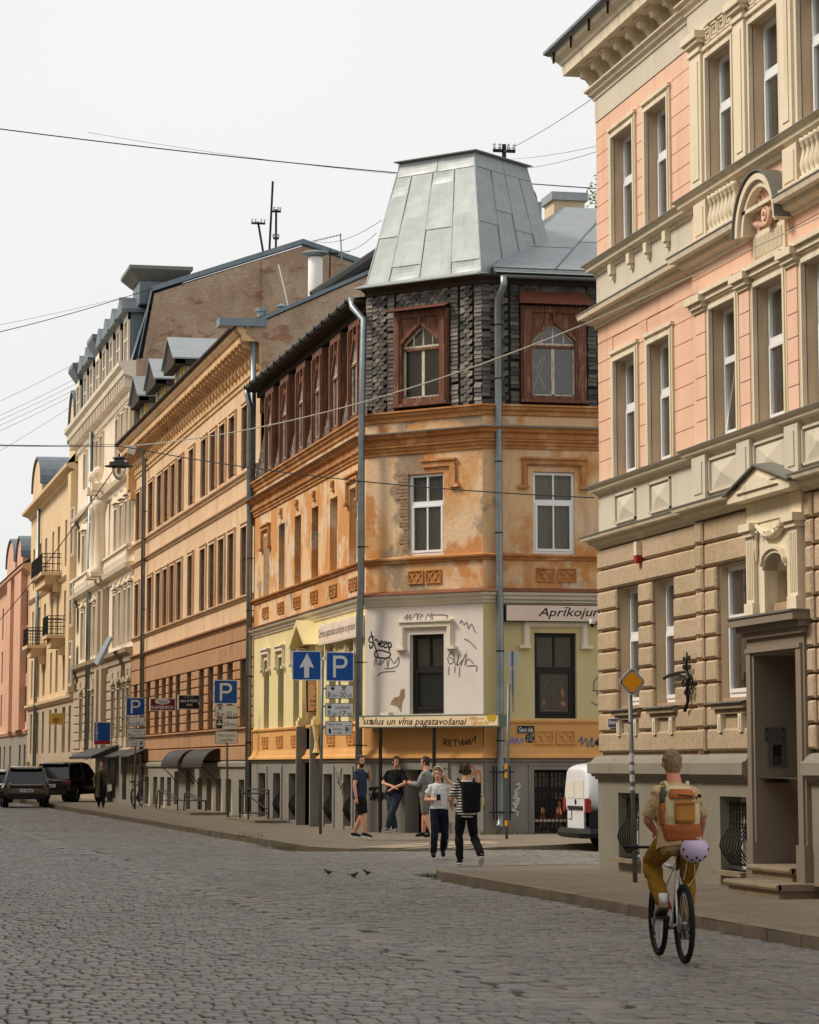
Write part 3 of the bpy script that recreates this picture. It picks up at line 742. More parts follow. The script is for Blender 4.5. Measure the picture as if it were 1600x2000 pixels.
fh = MB(); fh.box(fA, 7.38, 9.9, 3.6, 3.625, 0, d1 + .22); fh.build('hood_flashing', m_lead, hA)
# aedicule with the small arched window above the door
ae = MB()
ae.box(fA, 7.62, 9.72, 4.83, 5.1, .0, BD + .08)
for a, b in ((7.70, 8.00), (9.34, 9.64)):
    ae.box(fA, a, b, 3.63, 4.66, .0, BD + .12); ae.box(fA, a - .04, b + .04, 4.66, 4.73, 0, BD + .16); ae.box(fA, a - .07, b + .07, 4.73, 4.83, 0, BD + .2); ae.box(fA, a - .02, b + .02, 3.62, 3.8, 0, BD + .15)
    for k in range(4): ae.box(fA, a + .05 + k * .06, a + .08 + k * .06, 3.86, 4.6, BD + .12, BD + .132)
ae.box(fA, 8.00, ARW[0] + .02, 3.62, 4.83, 0, BD + .06); ae.box(fA, ARW[1] - .02, 9.34, 3.62, 4.83, 0, BD + .06)
aw = (ARW[0] + ARW[1]) / 2; hw = (ARW[1] - ARW[0]) / 2 - .02
N_ = 10; ax = [(aw - hw + 2 * hw * i / N_, 4.20 + .2 * math.sqrt(max(0, 1 - (2 * i / N_ - 1) ** 2))) for i in range(N_ + 1)]
for (p, q) in zip(ax, ax[1:]):
    ae.prism(fA, [p, q, (q[0], 4.83), (p[0], 4.83)], -.2, BD + .06)
    for (o_, e_) in ((.0, .09), (.05, .12)): ae.prism(fA, [(p[0], p[1] + o_), (q[0], q[1] + o_), (q[0], q[1] + o_ + .06), (p[0], p[1] + o_ + .06)], 0, BD + e_)
ae.build('aedicule', m_creamA, hA)
ga = MB(); pts = [fA.P(aw - .62 + 1.24 * i / 14, 4.80 - .17 * math.sin(math.pi * i / 14), BD + .1) for i in range(15)]
ga.tube(pts, [.025 + .035 * math.sin(math.pi * i / 14) for i in range(15)], 7)
for s in (-1, 1): ga.tube([fA.P(aw + s * .64, 4.78 - .09 * k, BD + .09) for k in range(6)], [.02, .035, .025, .035, .022, .012], 6)
rg = random.Random(2)
for i in range(30):
    k = rg.uniform(.1, .9); ga.ball(fA.P(aw - .62 + 1.24 * k, 4.80 - .17 * math.sin(math.pi * k) + rg.uniform(-.04, .04), BD + .15), .02, 5, 3)
ga.build('garland', m_creamA, hA)
pe = MB(); pa, pb = 7.45, 9.85; pm = (pa + pb) / 2
pe.prism(fA, [(pa, 5.12), (pb, 5.12), (pb, 5.2), (pm, 5.5), (pa, 5.2)], .1, BD + .28); pe.prism(fA, [(pa + .4, 5.21), (pb - .4, 5.21), (pm, 5.4)], BD + .275, BD + .31); pe.build('pediment', m_creamA, hA)
pf = MB()
for s in (-1, 1):
    w = (pb - pa) / 2 + .06; P = fA.P
    pf.hexa([P(pm, 5.51, BD + .34), P(pm + s * w, 5.21, BD + .34), P(pm + s * w, 5.27, .05), P(pm, 5.56, .05), P(pm, 5.53, BD + .34), P(pm + s * w, 5.23, BD + .34), P(pm + s * w, 5.29, .05), P(pm, 5.58, .05)])
pf.build('pediment_flashing', m_lead, hA)
def slab(mb, fr, a, b, z0, z1, d0, d1):
    mb.box(fr, a, b, z0, z1 - .07, d0, d1 - .06)
    prof = [(d1 - .05, z1 - .08), (d1 - .01, z1 - .06), (d1, z1 - .035), (d1 - .01, z1 - .01), (d1 - .04, z1)]
    mb.prism(fr, [(a - .05, z1 - .08), (b + .05, z1 - .08), (b + .05, z1), (a - .05, z1)], d0, d1 - .04)
    mb.tube([fr.P(a - .05, z1 - .04, d1 - .04), fr.P(b + .05, z1 - .04, d1 - .04)], .04, 8)
s1 = MB(); slab(s1, fA, 8.1, 10.0, .1, .30, 0, .74); s1.build('entrance_step', m_stone, hA)
s2 = MB(); slab(s2, fA, 7.86, 9.36, .29, .47, -.95, .34); s2.build('entrance_step', m_stone, hA)
# fittings by the door
pl = MB(); pl.box(fA, 0, .001, 0, .001, 0, .001)
pj = Fr(fA.P(7.823, 0, 0)[:2], (1, 0), (0, -1))            # the far jamb of the porch, facing the viewer
q0, q1 = pj.uv(1493, 1421), pj.uv(1534, 1447)
pl = MB(); pl.box(pj, q0[0], q1[0], q1[1], q0[1], .002, .02); plo = pl.build('name_plate', M('brushed_steel_plate', K(120, 122, 120), 0.4, 0.7), hA)
for a in (q0[0] + .03, q1[0] - .03):
    for c in (q1[1] + .03, q0[1] - .03): MB().lathe(pj.P(a, c, .02), [(.012, -.012), (.012, .012)], 6).build('screw', m_iron, plo)
q0, q1 = pj.uv(1499, 1452), pj.uv(1534, 1497)
pl = MB(); pl.box(pj, q0[0], q1[0], q1[1], q0[1], .002, .03); it = pl.build('intercom', MATS['brushed_steel_plate'], hA)
w = q1[0] - q0[0]; h = q0[1] - q1[1]
MB().box(pj, q0[0] + w * .26, q0[0] + w * .74, q1[1] + h * .06, q0[1] - h * .06, .03, .036).build('keypad', m_iron, it)
kb = MB()
for r in range(4):
    for c in range(3): kb.box(pj, q0[0] + w * (.33 + .13 * c), q0[0] + w * (.41 + .13 * c), q1[1] + h * (.12 + .09 * r), q1[1] + h * (.17 + .09 * r), .036, .042)
kb.build('keys', MATS['brushed_steel_plate'], it)
pl = MB(); c_ = fA.P(8.5, 3.03, -.2); pl.tube([c_ + Vector((0, 0, .08)), c_], .02, 6); pl.tube([c_, c_ + Vector((-.02, -.12, -.06))], [.045, .05], 8); pl.build('porch_spotlight', m_galv, hA)
a, c = fA.uv(1260, 1085); mb = MB(); mb.box(fA, a - .05, a + .09, c, c + .2, .07, .16); al = mb.build('alarm_box', m_creamA, hA)
MB().box(fA, a - .05, a + .09, c - .12, c, .07, .16).build('alarm_light', M('red_plastic', K(150, 30, 36), 0.4), al)
# ================================================================== OCHRE CORNER HOUSE WITH SLATE MANSARD
BL, BR, BY0 = (13.4, 67.65), (15.71, 65.0), 85.3
fBs = Fr((13.4, BY0), (0, -1), (-1, 0)); LBs = BY0 - BL[1]
_d = (Vector(BR) - Vector(BL)); LBc = _d.length; _d.normalize()
fBc = Fr(BL, _d, (_d.y, -_d.x))
fBg = Fr(BR, (1, 0), (0, -1)); LBg = 16.0
hB = thing('corner_house', 'ochre corner house with peeling plaster, dark slate attic and metal turret roof', 'house', (18, 72, .1))
PB = [(13.4, BY0), BL, BR, (BR[0] + LBg, BR[1])]
ochre_l = [(K(222, 188, 144), 0.5, 0.45, 0.54, 0.85, 9), (K(214, 192, 164), 0.9, 0.52, 0.58, 0.85, 10), (K(164, 104, 56), (2.2, 2.2, .45), 0.52, 0.8, 0.75), (K(138, 124, 104), 0.7, 0.585, 0.63, 0.75, 10, 21.0), (K(236, 214, 184), (5, 5, .7), 0.6, 0.78, 0.5), (K(120, 74, 38), (9, 9, .8), 0.6, 0.9, 0.35)]
m_ochre = M('peeling_ochre_plaster', K(200, 142, 84), 0.92, layers=ochre_l, bump=[(12, 0.35), (60, 0.25)])
m_ochre_c = M('worn_pale_ochre_plaster', K(202, 156, 106), 0.92, layers=[(K(220, 192, 158), 0.6, 0.42, 0.52, 0.85, 9, 5.0), (K(190, 124, 66), 0.8, 0.53, 0.59, 0.85, 9, 9.0), (K(138, 126, 108), 0.6, 0.555, 0.60, 0.8, 11, 16.0), (K(230, 206, 180), (4, 4, 1), 0.58, 0.72, 0.6, 7), (K(128, 84, 50), 9, 0.6, 0.8, 0.4)], bump=[(10, 0.4), (60, 0.3)])
m_ochre_t = M('ochre_moulding', K(184, 128, 76), 0.9, layers=[(K(222, 180, 136), 1.4, 0.52, 0.66, 0.7, 8), (K(116, 72, 40), (3, 3, 1.2), 0.52, 0.8, 0.7), (K(140, 126, 106), 0.9, 0.62, 0.7, 0.6)], bump=[(14, 0.4), (70, 0.2)])
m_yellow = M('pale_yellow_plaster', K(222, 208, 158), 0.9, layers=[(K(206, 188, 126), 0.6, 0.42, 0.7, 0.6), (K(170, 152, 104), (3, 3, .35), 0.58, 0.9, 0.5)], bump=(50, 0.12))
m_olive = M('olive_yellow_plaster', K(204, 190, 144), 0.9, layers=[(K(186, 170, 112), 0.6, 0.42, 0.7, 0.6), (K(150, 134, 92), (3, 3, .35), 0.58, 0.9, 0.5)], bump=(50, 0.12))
m_whitew = M('white_washed_plaster', K(222, 212, 204), 0.9, layers=[(K(204, 194, 186), 0.7, 0.42, 0.7, 0.6), (K(182, 170, 158), (3, 3, .4), 0.6, 0.9, 0.45)], bump=(40, 0.12))
m_wtrim = M('off_white_trim', K(224, 214, 196), 0.85, layers=[(K(198, 186, 164), 1.2, 0.45, 0.75, 0.6)], bump=(60, .1))
m_orange = M('orange_painted_plaster', K(214, 162, 100), 0.88, layers=[(K(196, 142, 82), 0.8, 0.42, 0.7, 0.6), (K(160, 108, 60), (4, 4, .5), 0.6, 0.85, 0.5)], bump=(60, 0.1))
m_greyp = M('grey_cement_plinth', K(138, 134, 126), 0.9, layers=[(K(120, 116, 108), 0.6, 0.4, 0.7, 0.7), (K(158, 152, 142), 1.6, 0.55, 0.75, 0.5), (K(96, 90, 82), (4, 4, .4), 0.6, 0.9, 0.5)], bump=[(30, 0.25)])
m_wood = M('weathered_red_brown_wood', K(116, 76, 56), 0.75, layers=[(K(82, 50, 38), (16, 16, 1.4), 0.42, 0.66, 0.8), (K(170, 134, 106), (22, 22, 2.6), 0.54, 0.70, 0.75, 8)], bump=[(30, 0.3)])
m_peel = M('peeling_white_paint', K(204, 196, 180), 0.7, layers=[(K(120, 92, 70), (16, 16, 5), 0.52, 0.66, 0.8, 8)], bump=[(60, 0.3)])
m_slate = M('slate_shingle', K(92, 86, 78), 0.7, attr='tone', layers=[(K(120, 110, 98), 7, 0.5, 0.75, 0.4), (K(52, 48, 44), 18, 0.55, 0.75, 0.4)], bump=[(40, 0.35)], spec=0.35)
m_bitumen = M('black_boarding', K(40, 37, 34), 0.9)
m_zinc = M('zinc_roof_sheet', K(152, 158, 160), 0.52, 0.45, layers=[(K(172, 176, 174), (1.2, 1.2, 5.0), 0.42, 0.72, 0.5, 7), (K(122, 130, 136), (7, 7, .8), 0.5, 0.8, 0.5, 7), (K(134, 132, 124), 9, 0.6, 0.8, 0.3)], bump=[(18, 0.05)])
m_rust = M('rusty_red_sheet', K(108, 62, 48), 0.7, layers=[(K(170, 106, 78), 4, 0.6, 0.72, 0.7, 8), (K(92, 42, 30), 1.5, 0.45, 0.7, 0.6)])
m_dkwood = M('dark_eaves_boards', K(58, 48, 40), 0.85, layers=[(K(90, 76, 62), (10, 10, 3), 0.55, 0.75, 0.5)])
m_blackfr = M('black_window_frame', K(34, 32, 30), 0.5)

# masses
MB().add([(14.0, BY0, .1), (14.0, 68.0, .1), (16.1, 65.5, .1), (30, 65.5, .1), (30, BY0, .1), (14.0, BY0, 13.2), (14.0, 68.0, 13.2), (16.1, 65.5, 13.2), (30, 65.5, 13.2), (30, BY0, 13.2)],
    [(4, 3, 2, 1, 0), (5, 6, 7, 8, 9), (0, 1, 6, 5), (1, 2, 7, 6), (2, 3, 8, 7), (3, 4, 9, 8), (4, 0, 5, 9)]).build('core', m_interior, hB)
def tpx(fr, a, b, y): return (fr.uv(a, y)[0], fr.uv(b, y)[0])
WS = [tpx(fBs, *q, 1080) for q in ((544.6, 556), (575.4, 587.8), (608.5, 621.7), (644.4, 659), (682, 699.5))]
BLIND = tpx(fBs, 515, 526, 1100)
WSz, GZ, BZ = (6.74, 8.64), (2.80, 4.80), (.22, 1.50)
WG = [tpx(fBs, *q, 1300) for q in ((516, 526), (543.5, 554.5), (573, 584.5), (643, 656), (681, 695))]
WBs = [tpx(fBs, *q, 1520) for q in ((510, 524), (539, 553), (570, 585), (638, 655), (677, 692))]
WC, WCg, DRC = (1.31, 2.36), (1.34, 2.36), (1.28, 2.41)
WG1, WGg, WGb = (1.24, 2.27), (1.25, 2.28), (1.20, 2.14)
# ---- storeys
DOORB = tpx(fBs, 600, 626, 1540)
wall(fBs, 0, LBs, .1, 1.92, [(a, b, *BZ) for a, b in WBs] + [(DOORB[0], DOORB[1], .1, 1.92)], m_greyp, hB, 'plinth_wall', .05, .3)
wall(fBc, -.03, LBc + .03, .1, 1.92, [(DRC[0], DRC[1], .1, 1.62)], m_greyp, hB, 'plinth_wall', .05, .5)
wall(fBg, 0, LBg, .1, 1.92, [(WGb[0], WGb[1], .13, 1.62)], m_greyp, hB, 'plinth_wall', .05, .35)
for fr, L in ((fBs, LBs), (fBc, LBc), (fBg, LBg)):
    wall(fr, 0, L, 1.9, 2.76, [(DOORB[0], DOORB[1], 1.9, 2.76)] if fr is fBs else [], m_orange, hB, 'orange_band', .02)
wall(fBs, 0, LBs, 2.74, 5.62, [(a, b, *GZ) for a, b in WG] + [(DOORB[0], DOORB[1], 2.74, 3.4)], m_yellow, hB, 'ground_floor_wall', 0, .26)
wall(fBc, 0, LBc, 2.74, 5.62, [(WCg[0], WCg[1], 2.94, 4.84)], m_whitew, hB, 'ground_floor_wall', 0, .24)
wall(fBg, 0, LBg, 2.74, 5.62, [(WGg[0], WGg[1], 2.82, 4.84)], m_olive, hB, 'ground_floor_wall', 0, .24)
wall(fBs, 0, LBs, 5.6, 10.3, [(a, b, *WSz) for a, b in WS], m_ochre, hB, 'upper_wall', 0, .26)
wall(fBc, 0, LBc, 5.6, 10.3, [(WC[0], WC[1], 6.74, 8.72)], m_ochre_c, hB, 'upper_wall', 0, .16)
wall(fBg, 0, LBg, 5.6, 10.3, [(WG1[0], WG1[1], 6.72, 8.69)], m_ochre, hB, 'upper_wall', 0, .16)
# ---- mouldings running round the corner
def mouldB(name, prof, mat, path=PB): return MB().mould(path, prof).build(name, mat, hB)
mouldB('plinth_cap', [(.05, 1.80), (.09, 1.81), (.10, 1.86), (.05, 1.9)], m_greyp)
mouldB('band_foot', [(.02, 1.88), (.16, 1.89), (.15, 1.94), (.08, 2.0), (.05, 2.08), (.02, 2.15)], m_orange)
mouldB('band_cap', [(.0, 2.70), (.06, 2.72), (.07, 2.77), (0, 2.8)], m_orange)
mouldB('string_course', [(0, 5.54), (.04, 5.55), (.05, 5.6), (.10, 5.63), (.12, 5.7), (.19, 5.73), (.21, 5.79), (0, 5.82)], m_wtrim)
mouldB('tile_ledge', [(0, 5.80), (.24, 5.795), (.24, 5.815), (0, 5.90)], M('terracotta_ledge', K(128, 78, 52), .85, layers=[(K(84, 70, 60), 3, .45, .7, .7)]))
mouldB('sill_course', [(0, 6.56), (.05, 6.57), (.06, 6.62), (.12, 6.65), (.13, 6.69), (0, 6.73)], m_ochre_t)
mouldB('architrave', [(0, 9.22), (.04, 9.23), (.05, 9.30), (.08, 9.31), (.09, 9.37), (.14, 9.40), (.15, 9.44), (0, 9.46)], m_ochre_t)
mouldB('cornice', [(0, 9.44), (.10, 9.46), (.11, 9.58), (.2, 9.62), (.22, 9.68), (.28, 9.70), (.28, 9.73), (0, 9.76)], m_ochre_t)
mouldB('cornice_flashing', [(0, 9.735), (.31, 9.72), (.31, 9.74), (0, 9.80)], m_lead)
mouldB('parapet_moulding', [(0, 10.02), (.05, 10.04), (.06, 10.12), (.12, 10.16), (.13, 10.22), (.18, 10.24), (.18, 10.28), (-.3, 10.3)], m_ochre_t)
# ---- ornament panels (lattice) below windows
def lattice(fr, tc, zc, d, mat, par=hB, w=1.02, h=.33):
    mb = MB()
    for s in (-1, 1):
        c = tc + s * w * .26; a, b = c - w * .225, c + w * .225; lo, hi = zc - h / 2, zc + h / 2
        for q in ((a, b, lo, lo + .03), (a, b, hi - .03, hi), (a, a + .03, lo + .03, hi - .03), (b - .03, b, lo + .03, hi - .03)): mb.box(fr, *q, d - .005, d + .04)
        iw, ih = (b - a - .08) / 2, (h - .08)
        for k in range(2):
            x0 = a + .04 + k * iw
            for (p, q) in (((x0, lo + .04), (x0 + iw, hi - .04)), ((x0, hi - .04), (x0 + iw, lo + .04))):
                v = Vector((q[0] - p[0], q[1] - p[1])).normalized(); nx, nz = -v.y * .016, v.x * .016
                mb.prism(fr, [(p[0] - nx, p[1] - nz), (q[0] - nx, q[1] - nz), (q[0] + nx, q[1] + nz), (p[0] + nx, p[1] + nz)], d - .005, d + .025)
        mb.box(fr, a + .03, b - .03, lo + .03, hi - .03, d - .03, d + .004)
    return mb.build('lattice_panel', mat, par)
for a, b in WS + [BLIND]: lattice(fBs, (a + b) / 2, 6.21, 0, m_ochre_t)
lattice(fBc, 1.80, 6.22, 0, m_ochre_t); lattice(fBg, 1.80, 6.22, 0, m_ochre_t)
for a, b in WG: lattice(fBs, (a + b) / 2, 2.40, .02, m_orange)
lattice(fBg, 1.74, 2.38, .02, m_orange)
# ---- eared window hoods
def hood(fr, t0, t1, z1, mat, d=0.0, par=hB, drop=.34, w=.16, both=True, ext=.3):
    mb = MB(); a, b = t0 - ext, t1 + ext
    for (o, dd) in ((0, .05), (.035, .085)):
        mb.box(fr, a + w * .0 + o, b - o, z1 + .14 + o, z1 + .30 - o * .3, d - .01, d + dd)
        mb.box(fr, a + o, a + w - o, z1 - drop, z1 + .14 + o, d - .01, d + dd)
        if both: mb.box(fr, b - w + o, b - o, z1 - drop, z1 + .14 + o, d - .01, d + dd)
    mb.box(fr, a - .02, b + .02, z1 + .29, z1 + .34, d - .01, d + .13)
    mb.box(fr, a - .1, a + w + .02, z1 - drop - .07, z1 - drop, d - .01, d + .12)
    if both: mb.box(fr, b - w - .02, b + .1, z1 - drop - .07, z1 - drop, d - .01, d + .12)
    return mb.build('window_hood', mat, par)
hood(fBg, WG1[0], WG1[1], 8.69, m_ochre_t, ext=.28, w=.14); hood(fBs, WS[4][0], WS[4][1], 8.64, m_ochre_t, ext=.22); hood(fBs, BLIND[0], BLIND[1], 8.5, m_ochre_t, ext=.22)
hc = MB(); hc.box(fBc, 1.75, 2.72, 8.86, 9.0, -.01, .06); hc.box(fBc, 2.58, 2.74, 8.42, 8.86, -.01, .06); hc.box(fBc, 2.56, 2.84, 8.34, 8.42, -.01, .1); hc.box(fBc, 1.7, 2.76, 9.0, 9.05, -.01, .1); hc.build('broken_window_hood', m_ochre_t, hB)
hood(fBc, WCg[0], WCg[1], 4.84, m_wtrim, ext=.28, drop=.30); hood(fBg, WGg[0], WGg[1], 4.84, m_wtrim, ext=.28, drop=.30)
for a, b in WG: hood(fBs, a, b, 4.8, m_wtrim, ext=.2, drop=.28, w=.12)
# bare brick strip beside the chamfer window where plaster fell off
bb = MB(); rb = random.Random(4)
for k in range(24):
    z = 6.80 + k * .083; w = rb.uniform(.12, .30) * (1.3 if k > 14 else 1)
    bb.box(fBc, WC[0] - w, WC[0] - .004, z, z + .068, -.03, .012 + rb.uniform(0, .012))
bb.build('exposed_brick', M('grimy_exposed_brick', K(150, 128, 102), .95, layers=[(K(110, 84, 62), 9, .45, .7, .8), (K(178, 156, 130), 14, .55, .75, .6)], bump=(40, .5)), hB)
# ---- windows
upvc(fBc, WC[0], WC[1], 6.75, 8.71, -.07, hB, mull=True); upvc(fBg, WG1[0], WG1[1], 6.73, 8.68, -.07, hB, mull=True)
for i, (a, b) in enumerate(WS): upvc(fBs, a, b, WSz[0], WSz[1], -.2, hB, mat=m_white if i >= 3 else m_wood, mull=True, curtain=i >= 3)
bl = MB(); bl.box(fBs, BLIND[0], BLIND[1], 6.74, 8.5, -.02, .004); bl.build('blind_window', MATS['grimy_exposed_brick'], hB)
for a, b in WG: upvc(fBs, a, b, *GZ, -.2, hB, mat=m_blackfr, curtain=False, gm=m_glassd)
shop_w = [upvc(fBc, WCg[0], WCg[1], 2.95, 4.83, -.14, hB, mat=m_blackfr, split=.42, mull=False, curtain=False, name='shop_window', fw=.09),
          upvc(fBg, WGg[0], WGg[1], 2.83, 4.83, -.14, hB, mat=m_blackfr, split=.42, mull=False, curtain=False, name='shop_window', fw=.09)]
for fr, (a, b), z in ((fBc, WCg, 4.05), (fBg, WGg, 4.03)): MB().box(fr, (a + b) / 2 - .02, (a + b) / 2 + .02, z, z + .72, -.19, -.13).build('glazing_bar', m_blackfr, hB)
upvc(fBg, WGb[0], WGb[1], .15, 1.61, -.26, hB, mat=m_blackfr, split=.3, mull=True, curtain=False, name='basement_window')
gr = MB()
for k in range(10): gr.box(fBg, WGb[0] + .04 + k * .098, WGb[0] + .06 + k * .098, .16, 1.6, -.06, -.04)
for z in (.55, 1.0, 1.45): gr.box(fBg, WGb[0], WGb[1], z, z + .02, -.065, -.045)
gr.build('window_grille', m_iron, hB)
sg = MB(); surround(sg, fBg, WGb[0], WGb[1], .13, 1.62, .1, .02, .05); sg.build('basement_window_surround', m_greyp, hB)
for i, (a, b) in enumerate(WBs):
    upvc(fBs, a, b, *BZ, -.2, hB, mat=m_blackfr, split=.3, curtain=False, name='basement_window', gm=m_glassd)
    grille(fBs, a + .08, b - .08, BZ[0] + .03, BZ[1] - .05, -.1, hB, bars=7, scroll=False, belly=.2)
    mb = MB(); mb.box(fBs, a - .2, a, .12, 1.7, .05, .085); mb.box(fBs, b, b + .2, .12, 1.7, .05, .085); mb.box(fBs, a, b, 1.5, 1.7, .05, .085); mb.build('basement_window_surround', m_greyp, hB)
# doors
dk = MB(); dk.box(fBc, DRC[0], DRC[1], .1, 1.62, -.5, -.46); dk.build('door', M('near_black_door', K(24, 22, 20), .5), hB)
ds = MB(); ds.box(fBc, DRC[0] - .14, DRC[0], .12, 1.66, .05, .10); ds.box(fBc, DRC[1], DRC[1] + .14, .12, 1.66, .05, .10); ds.box(fBc, DRC[0] - .14, DRC[1] + .14, 1.62, 1.78, .05, .1); ds.build('door_surround', m_greyp, hB)
dj = MB(); dj.box(fBs, DOORB[0], DOORB[1], .1, 3.4, -.62, -.56); dj.build('street_door', m_dkwood, hB)
dw = MB()
for a, b in ((DOORB[0] - .34, DOORB[0]), (DOORB[1], DOORB[1] + .34)):
    dw.box(fBs, a, b, 2.78, 2.92, 0, .26); dw.box(fBs, a + .04, b - .04, 2.92, 3.0, 0, .22); dw.box(fBs, a + .06, b - .06, 3.0, 4.7, 0, .14); dw.box(fBs, a, b, 4.7, 4.86, 0, .22)
    dw.lathe(fBs.P((a + b) / 2, 2.05, .14), [(.11, 0), (.07, .1), (.05, .3), (.09, .5), (.12, .72)], 8); dw.build('portal_column', m_yellow, hB); dw = MB()
pt = MB(); a, b = DOORB[0] - .42, DOORB[1] + .42; m_ = (a + b) / 2
pt.prism(fBs, [(a, 4.88), (a + .32, 4.88), (m_, 5.42), (b - .32, 4.88), (b, 4.88), (m_, 5.58)], 0, .5); pt.build('portal_gable', m_yellow, hB)
for a, b in ((DOORB[0] - .1, DOORB[0]), (DOORB[1], DOORB[1] + .12)): MB().box(fBs, a, b, .12, 2.75, -.5, .3).build('portal_pier', m_greyp, hB)
# little plaster heads over the street windows
for (a, b) in WS[:4]:
    c = (a + b) / 2; mb = MB(); mb.ball(fBs.P(c, 8.97, .05), (.06, .07, .1), 8, 6); mb.ball(fBs.P(c, 9.04, .03), (.07, .09, .07), 8, 5); mb.box(fBs, c - .12, c + .12, 8.80, 8.84, 0, .06); mb.prism(fBs, [(c - .1, 8.84), (c + .1, 8.84), (c + .05, 8.92), (c - .05, 8.92)], 0, .05); mb.build('plaster_head', m_ochre_t, hB, smooth=True)

# ================= slate attic
ZA0, ZA1 = 10.28, 13.32
for fr, L in ((fBc, LBc), (fBg, LBg)):
    wall(fr, 0, L, ZA0 - .02, ZA1 + .1, [((1.72 if fr is fBc else 1.76) - .62, (1.72 if fr is fBc else 1.76) + .62, 10.5, 12.5)], m_bitumen, hB, 'attic_boarding', -.03, .3)
GC, GG = (1.72, .82), (1.76, .82)       # window centre, half width on chamfer and side street
STN = np.array([[.24, .21, .175], [.20, .185, .16], [.115, .105, .092], [.085, .08, .072], [.15, .132, .11], [.065, .062, .058], [.18, .15, .12], [.10, .088, .072]])
rsl = np.random.RandomState(9)
def slate_mesh(P, tone):
    mb = MB(); mb.add(P, [(0, 1, 2, 3), (4, 7, 6, 5), (0, 4, 5, 1), (1, 5, 6, 2), (2, 6, 7, 3), (3, 7, 4, 0)]); me = mb.mesh('slate', m_slate)
    at = me.color_attributes.new('tone', 'FLOAT_COLOR', 'POINT')
    for v in at.data: v.color = (*tone, 1)
    return me
def slate_set(fr, L, gc):
    """(t, z, w, h, curl) for every slate of a face: bonded field, straight columns by window and corners"""
    out = []; cols = [(.0, .20), (gc[0] - gc[1] - .24, gc[0] - gc[1] - .03), (gc[0] + gc[1] + .05, gc[0] + gc[1] + .27)]
    if L < 5: cols.append((L - .22, L))
    z = ZA0; row = 0
    while z < ZA1 - .02:
        h = .098; t = -.1 * (row % 2)
        while t < L:
            w = .185
            c = t + w / 2
            incol = any(a - .07 < c < b + .07 for a, b in cols)
            inwin = abs(c - gc[0]) < gc[1] + .05 and z < 12.72
            if not incol and not inwin and 0 < c < L: out.append((c, z, w, .15, 0))
            t += w
        z += h; row += 1
    for a, b in cols:
        z = ZA0
        while z < ZA1 - .05:
            if rsl.rand() > .05: out.append(((a + b) / 2, z, b - a, .13, 1))
            z += .102
    return out
def slate_pts(fr, c, z, w, h, curl, ctr=True):
    d0 = .006 + rsl.uniform(0, .012) +   .006 * curl; d1 = -.012; s = rsl.normal(0, .012); th = .008; o = [(-w / 2 + .004, 0), (w / 2 - .004, 0), (w / 2 - .004, h), (-w / 2 + .004, h)]
    if not curl: o[0] = (o[0][0] + .02, -.012); o[1] = (o[1][0], .035 + rsl.uniform(-.01, .01))
    return [(c + x + s * (1 if y < h / 2 else 0), z + y + rsl.uniform(-.006, .006) + s * x * 3, (d0 if y < h / 2 else d1) + k * th) for k in (1, 0) for (x, y) in o]
SL = slate_set(fBc, LBc, GC)
SLx = SL[:]; rsl.shuffle(SLx); keep = {tuple(q) for q in SLx[:300]}; rest = MB(); rt_ = []
for q in SL:
    pts = slate_pts(fBc, *q); tone = STN[rsl.randint(len(STN))] * rsl.uniform(.75, 1.15)
    if tuple(q) in keep:
        ob('slate', slate_mesh([(p[0] - q[0], -p[2], p[1] - q[1]) for p in pts], tone), hB, M=fBc.mat(q[0], q[1], 0))
    else: rest.hexa([fBc.P(*p) for p in pts]); rt_ += [tone] * 8
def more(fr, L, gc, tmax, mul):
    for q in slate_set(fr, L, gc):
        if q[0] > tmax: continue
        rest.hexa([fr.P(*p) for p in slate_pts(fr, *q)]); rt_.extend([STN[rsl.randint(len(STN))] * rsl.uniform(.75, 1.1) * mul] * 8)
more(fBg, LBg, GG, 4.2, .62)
# street side: sloping mansard between the dormers
DT = [fBs.uv(px, 800)[0] for px in (527, 556, 588, 620, 655, 692)]
z = ZA0; row = 0
while z < 13.0:
    t = -.1 * (row % 2)
    while t < LBs:
        if all(abs(t + .09 - c) > .78 for c in DT):
            k = (z - ZA0) / 3.0; dd = -.02 - .55 * k
            rest.hexa([fBs.P(p[0], p[1], p[2] + dd) for p in slate_pts(fBs, t + .09, z, .185, .15, 0)]); rt_.extend([STN[rsl.randint(len(STN))] * rsl.uniform(.8, 1.2)] * 8)
        t += .185
    z += .098; row += 1
me = rest.mesh('slates', m_slate); at = me.color_attributes.new('tone', 'FLOAT_COLOR', 'POINT')
at.data.foreach_set('color', np.hstack([np.array(rt_), np.ones((len(rt_), 1))]).astype(np.float32).reshape(-1)); ob('slates', me, hB, kind='stuff')
ed_ = [0] + [x for c in DT for x in (c - .66, c + .66)] + [LBs]
for a, b in zip(ed_[::2], ed_[1::2]): MB().quad(fBs.P(a, ZA0 - .02, -.05), fBs.P(b, ZA0 - .02, -.05), fBs.P(b, 13.2, -.62), fBs.P(a, 13.2, -.62)).build('attic_boarding', m_bitumen, hB)

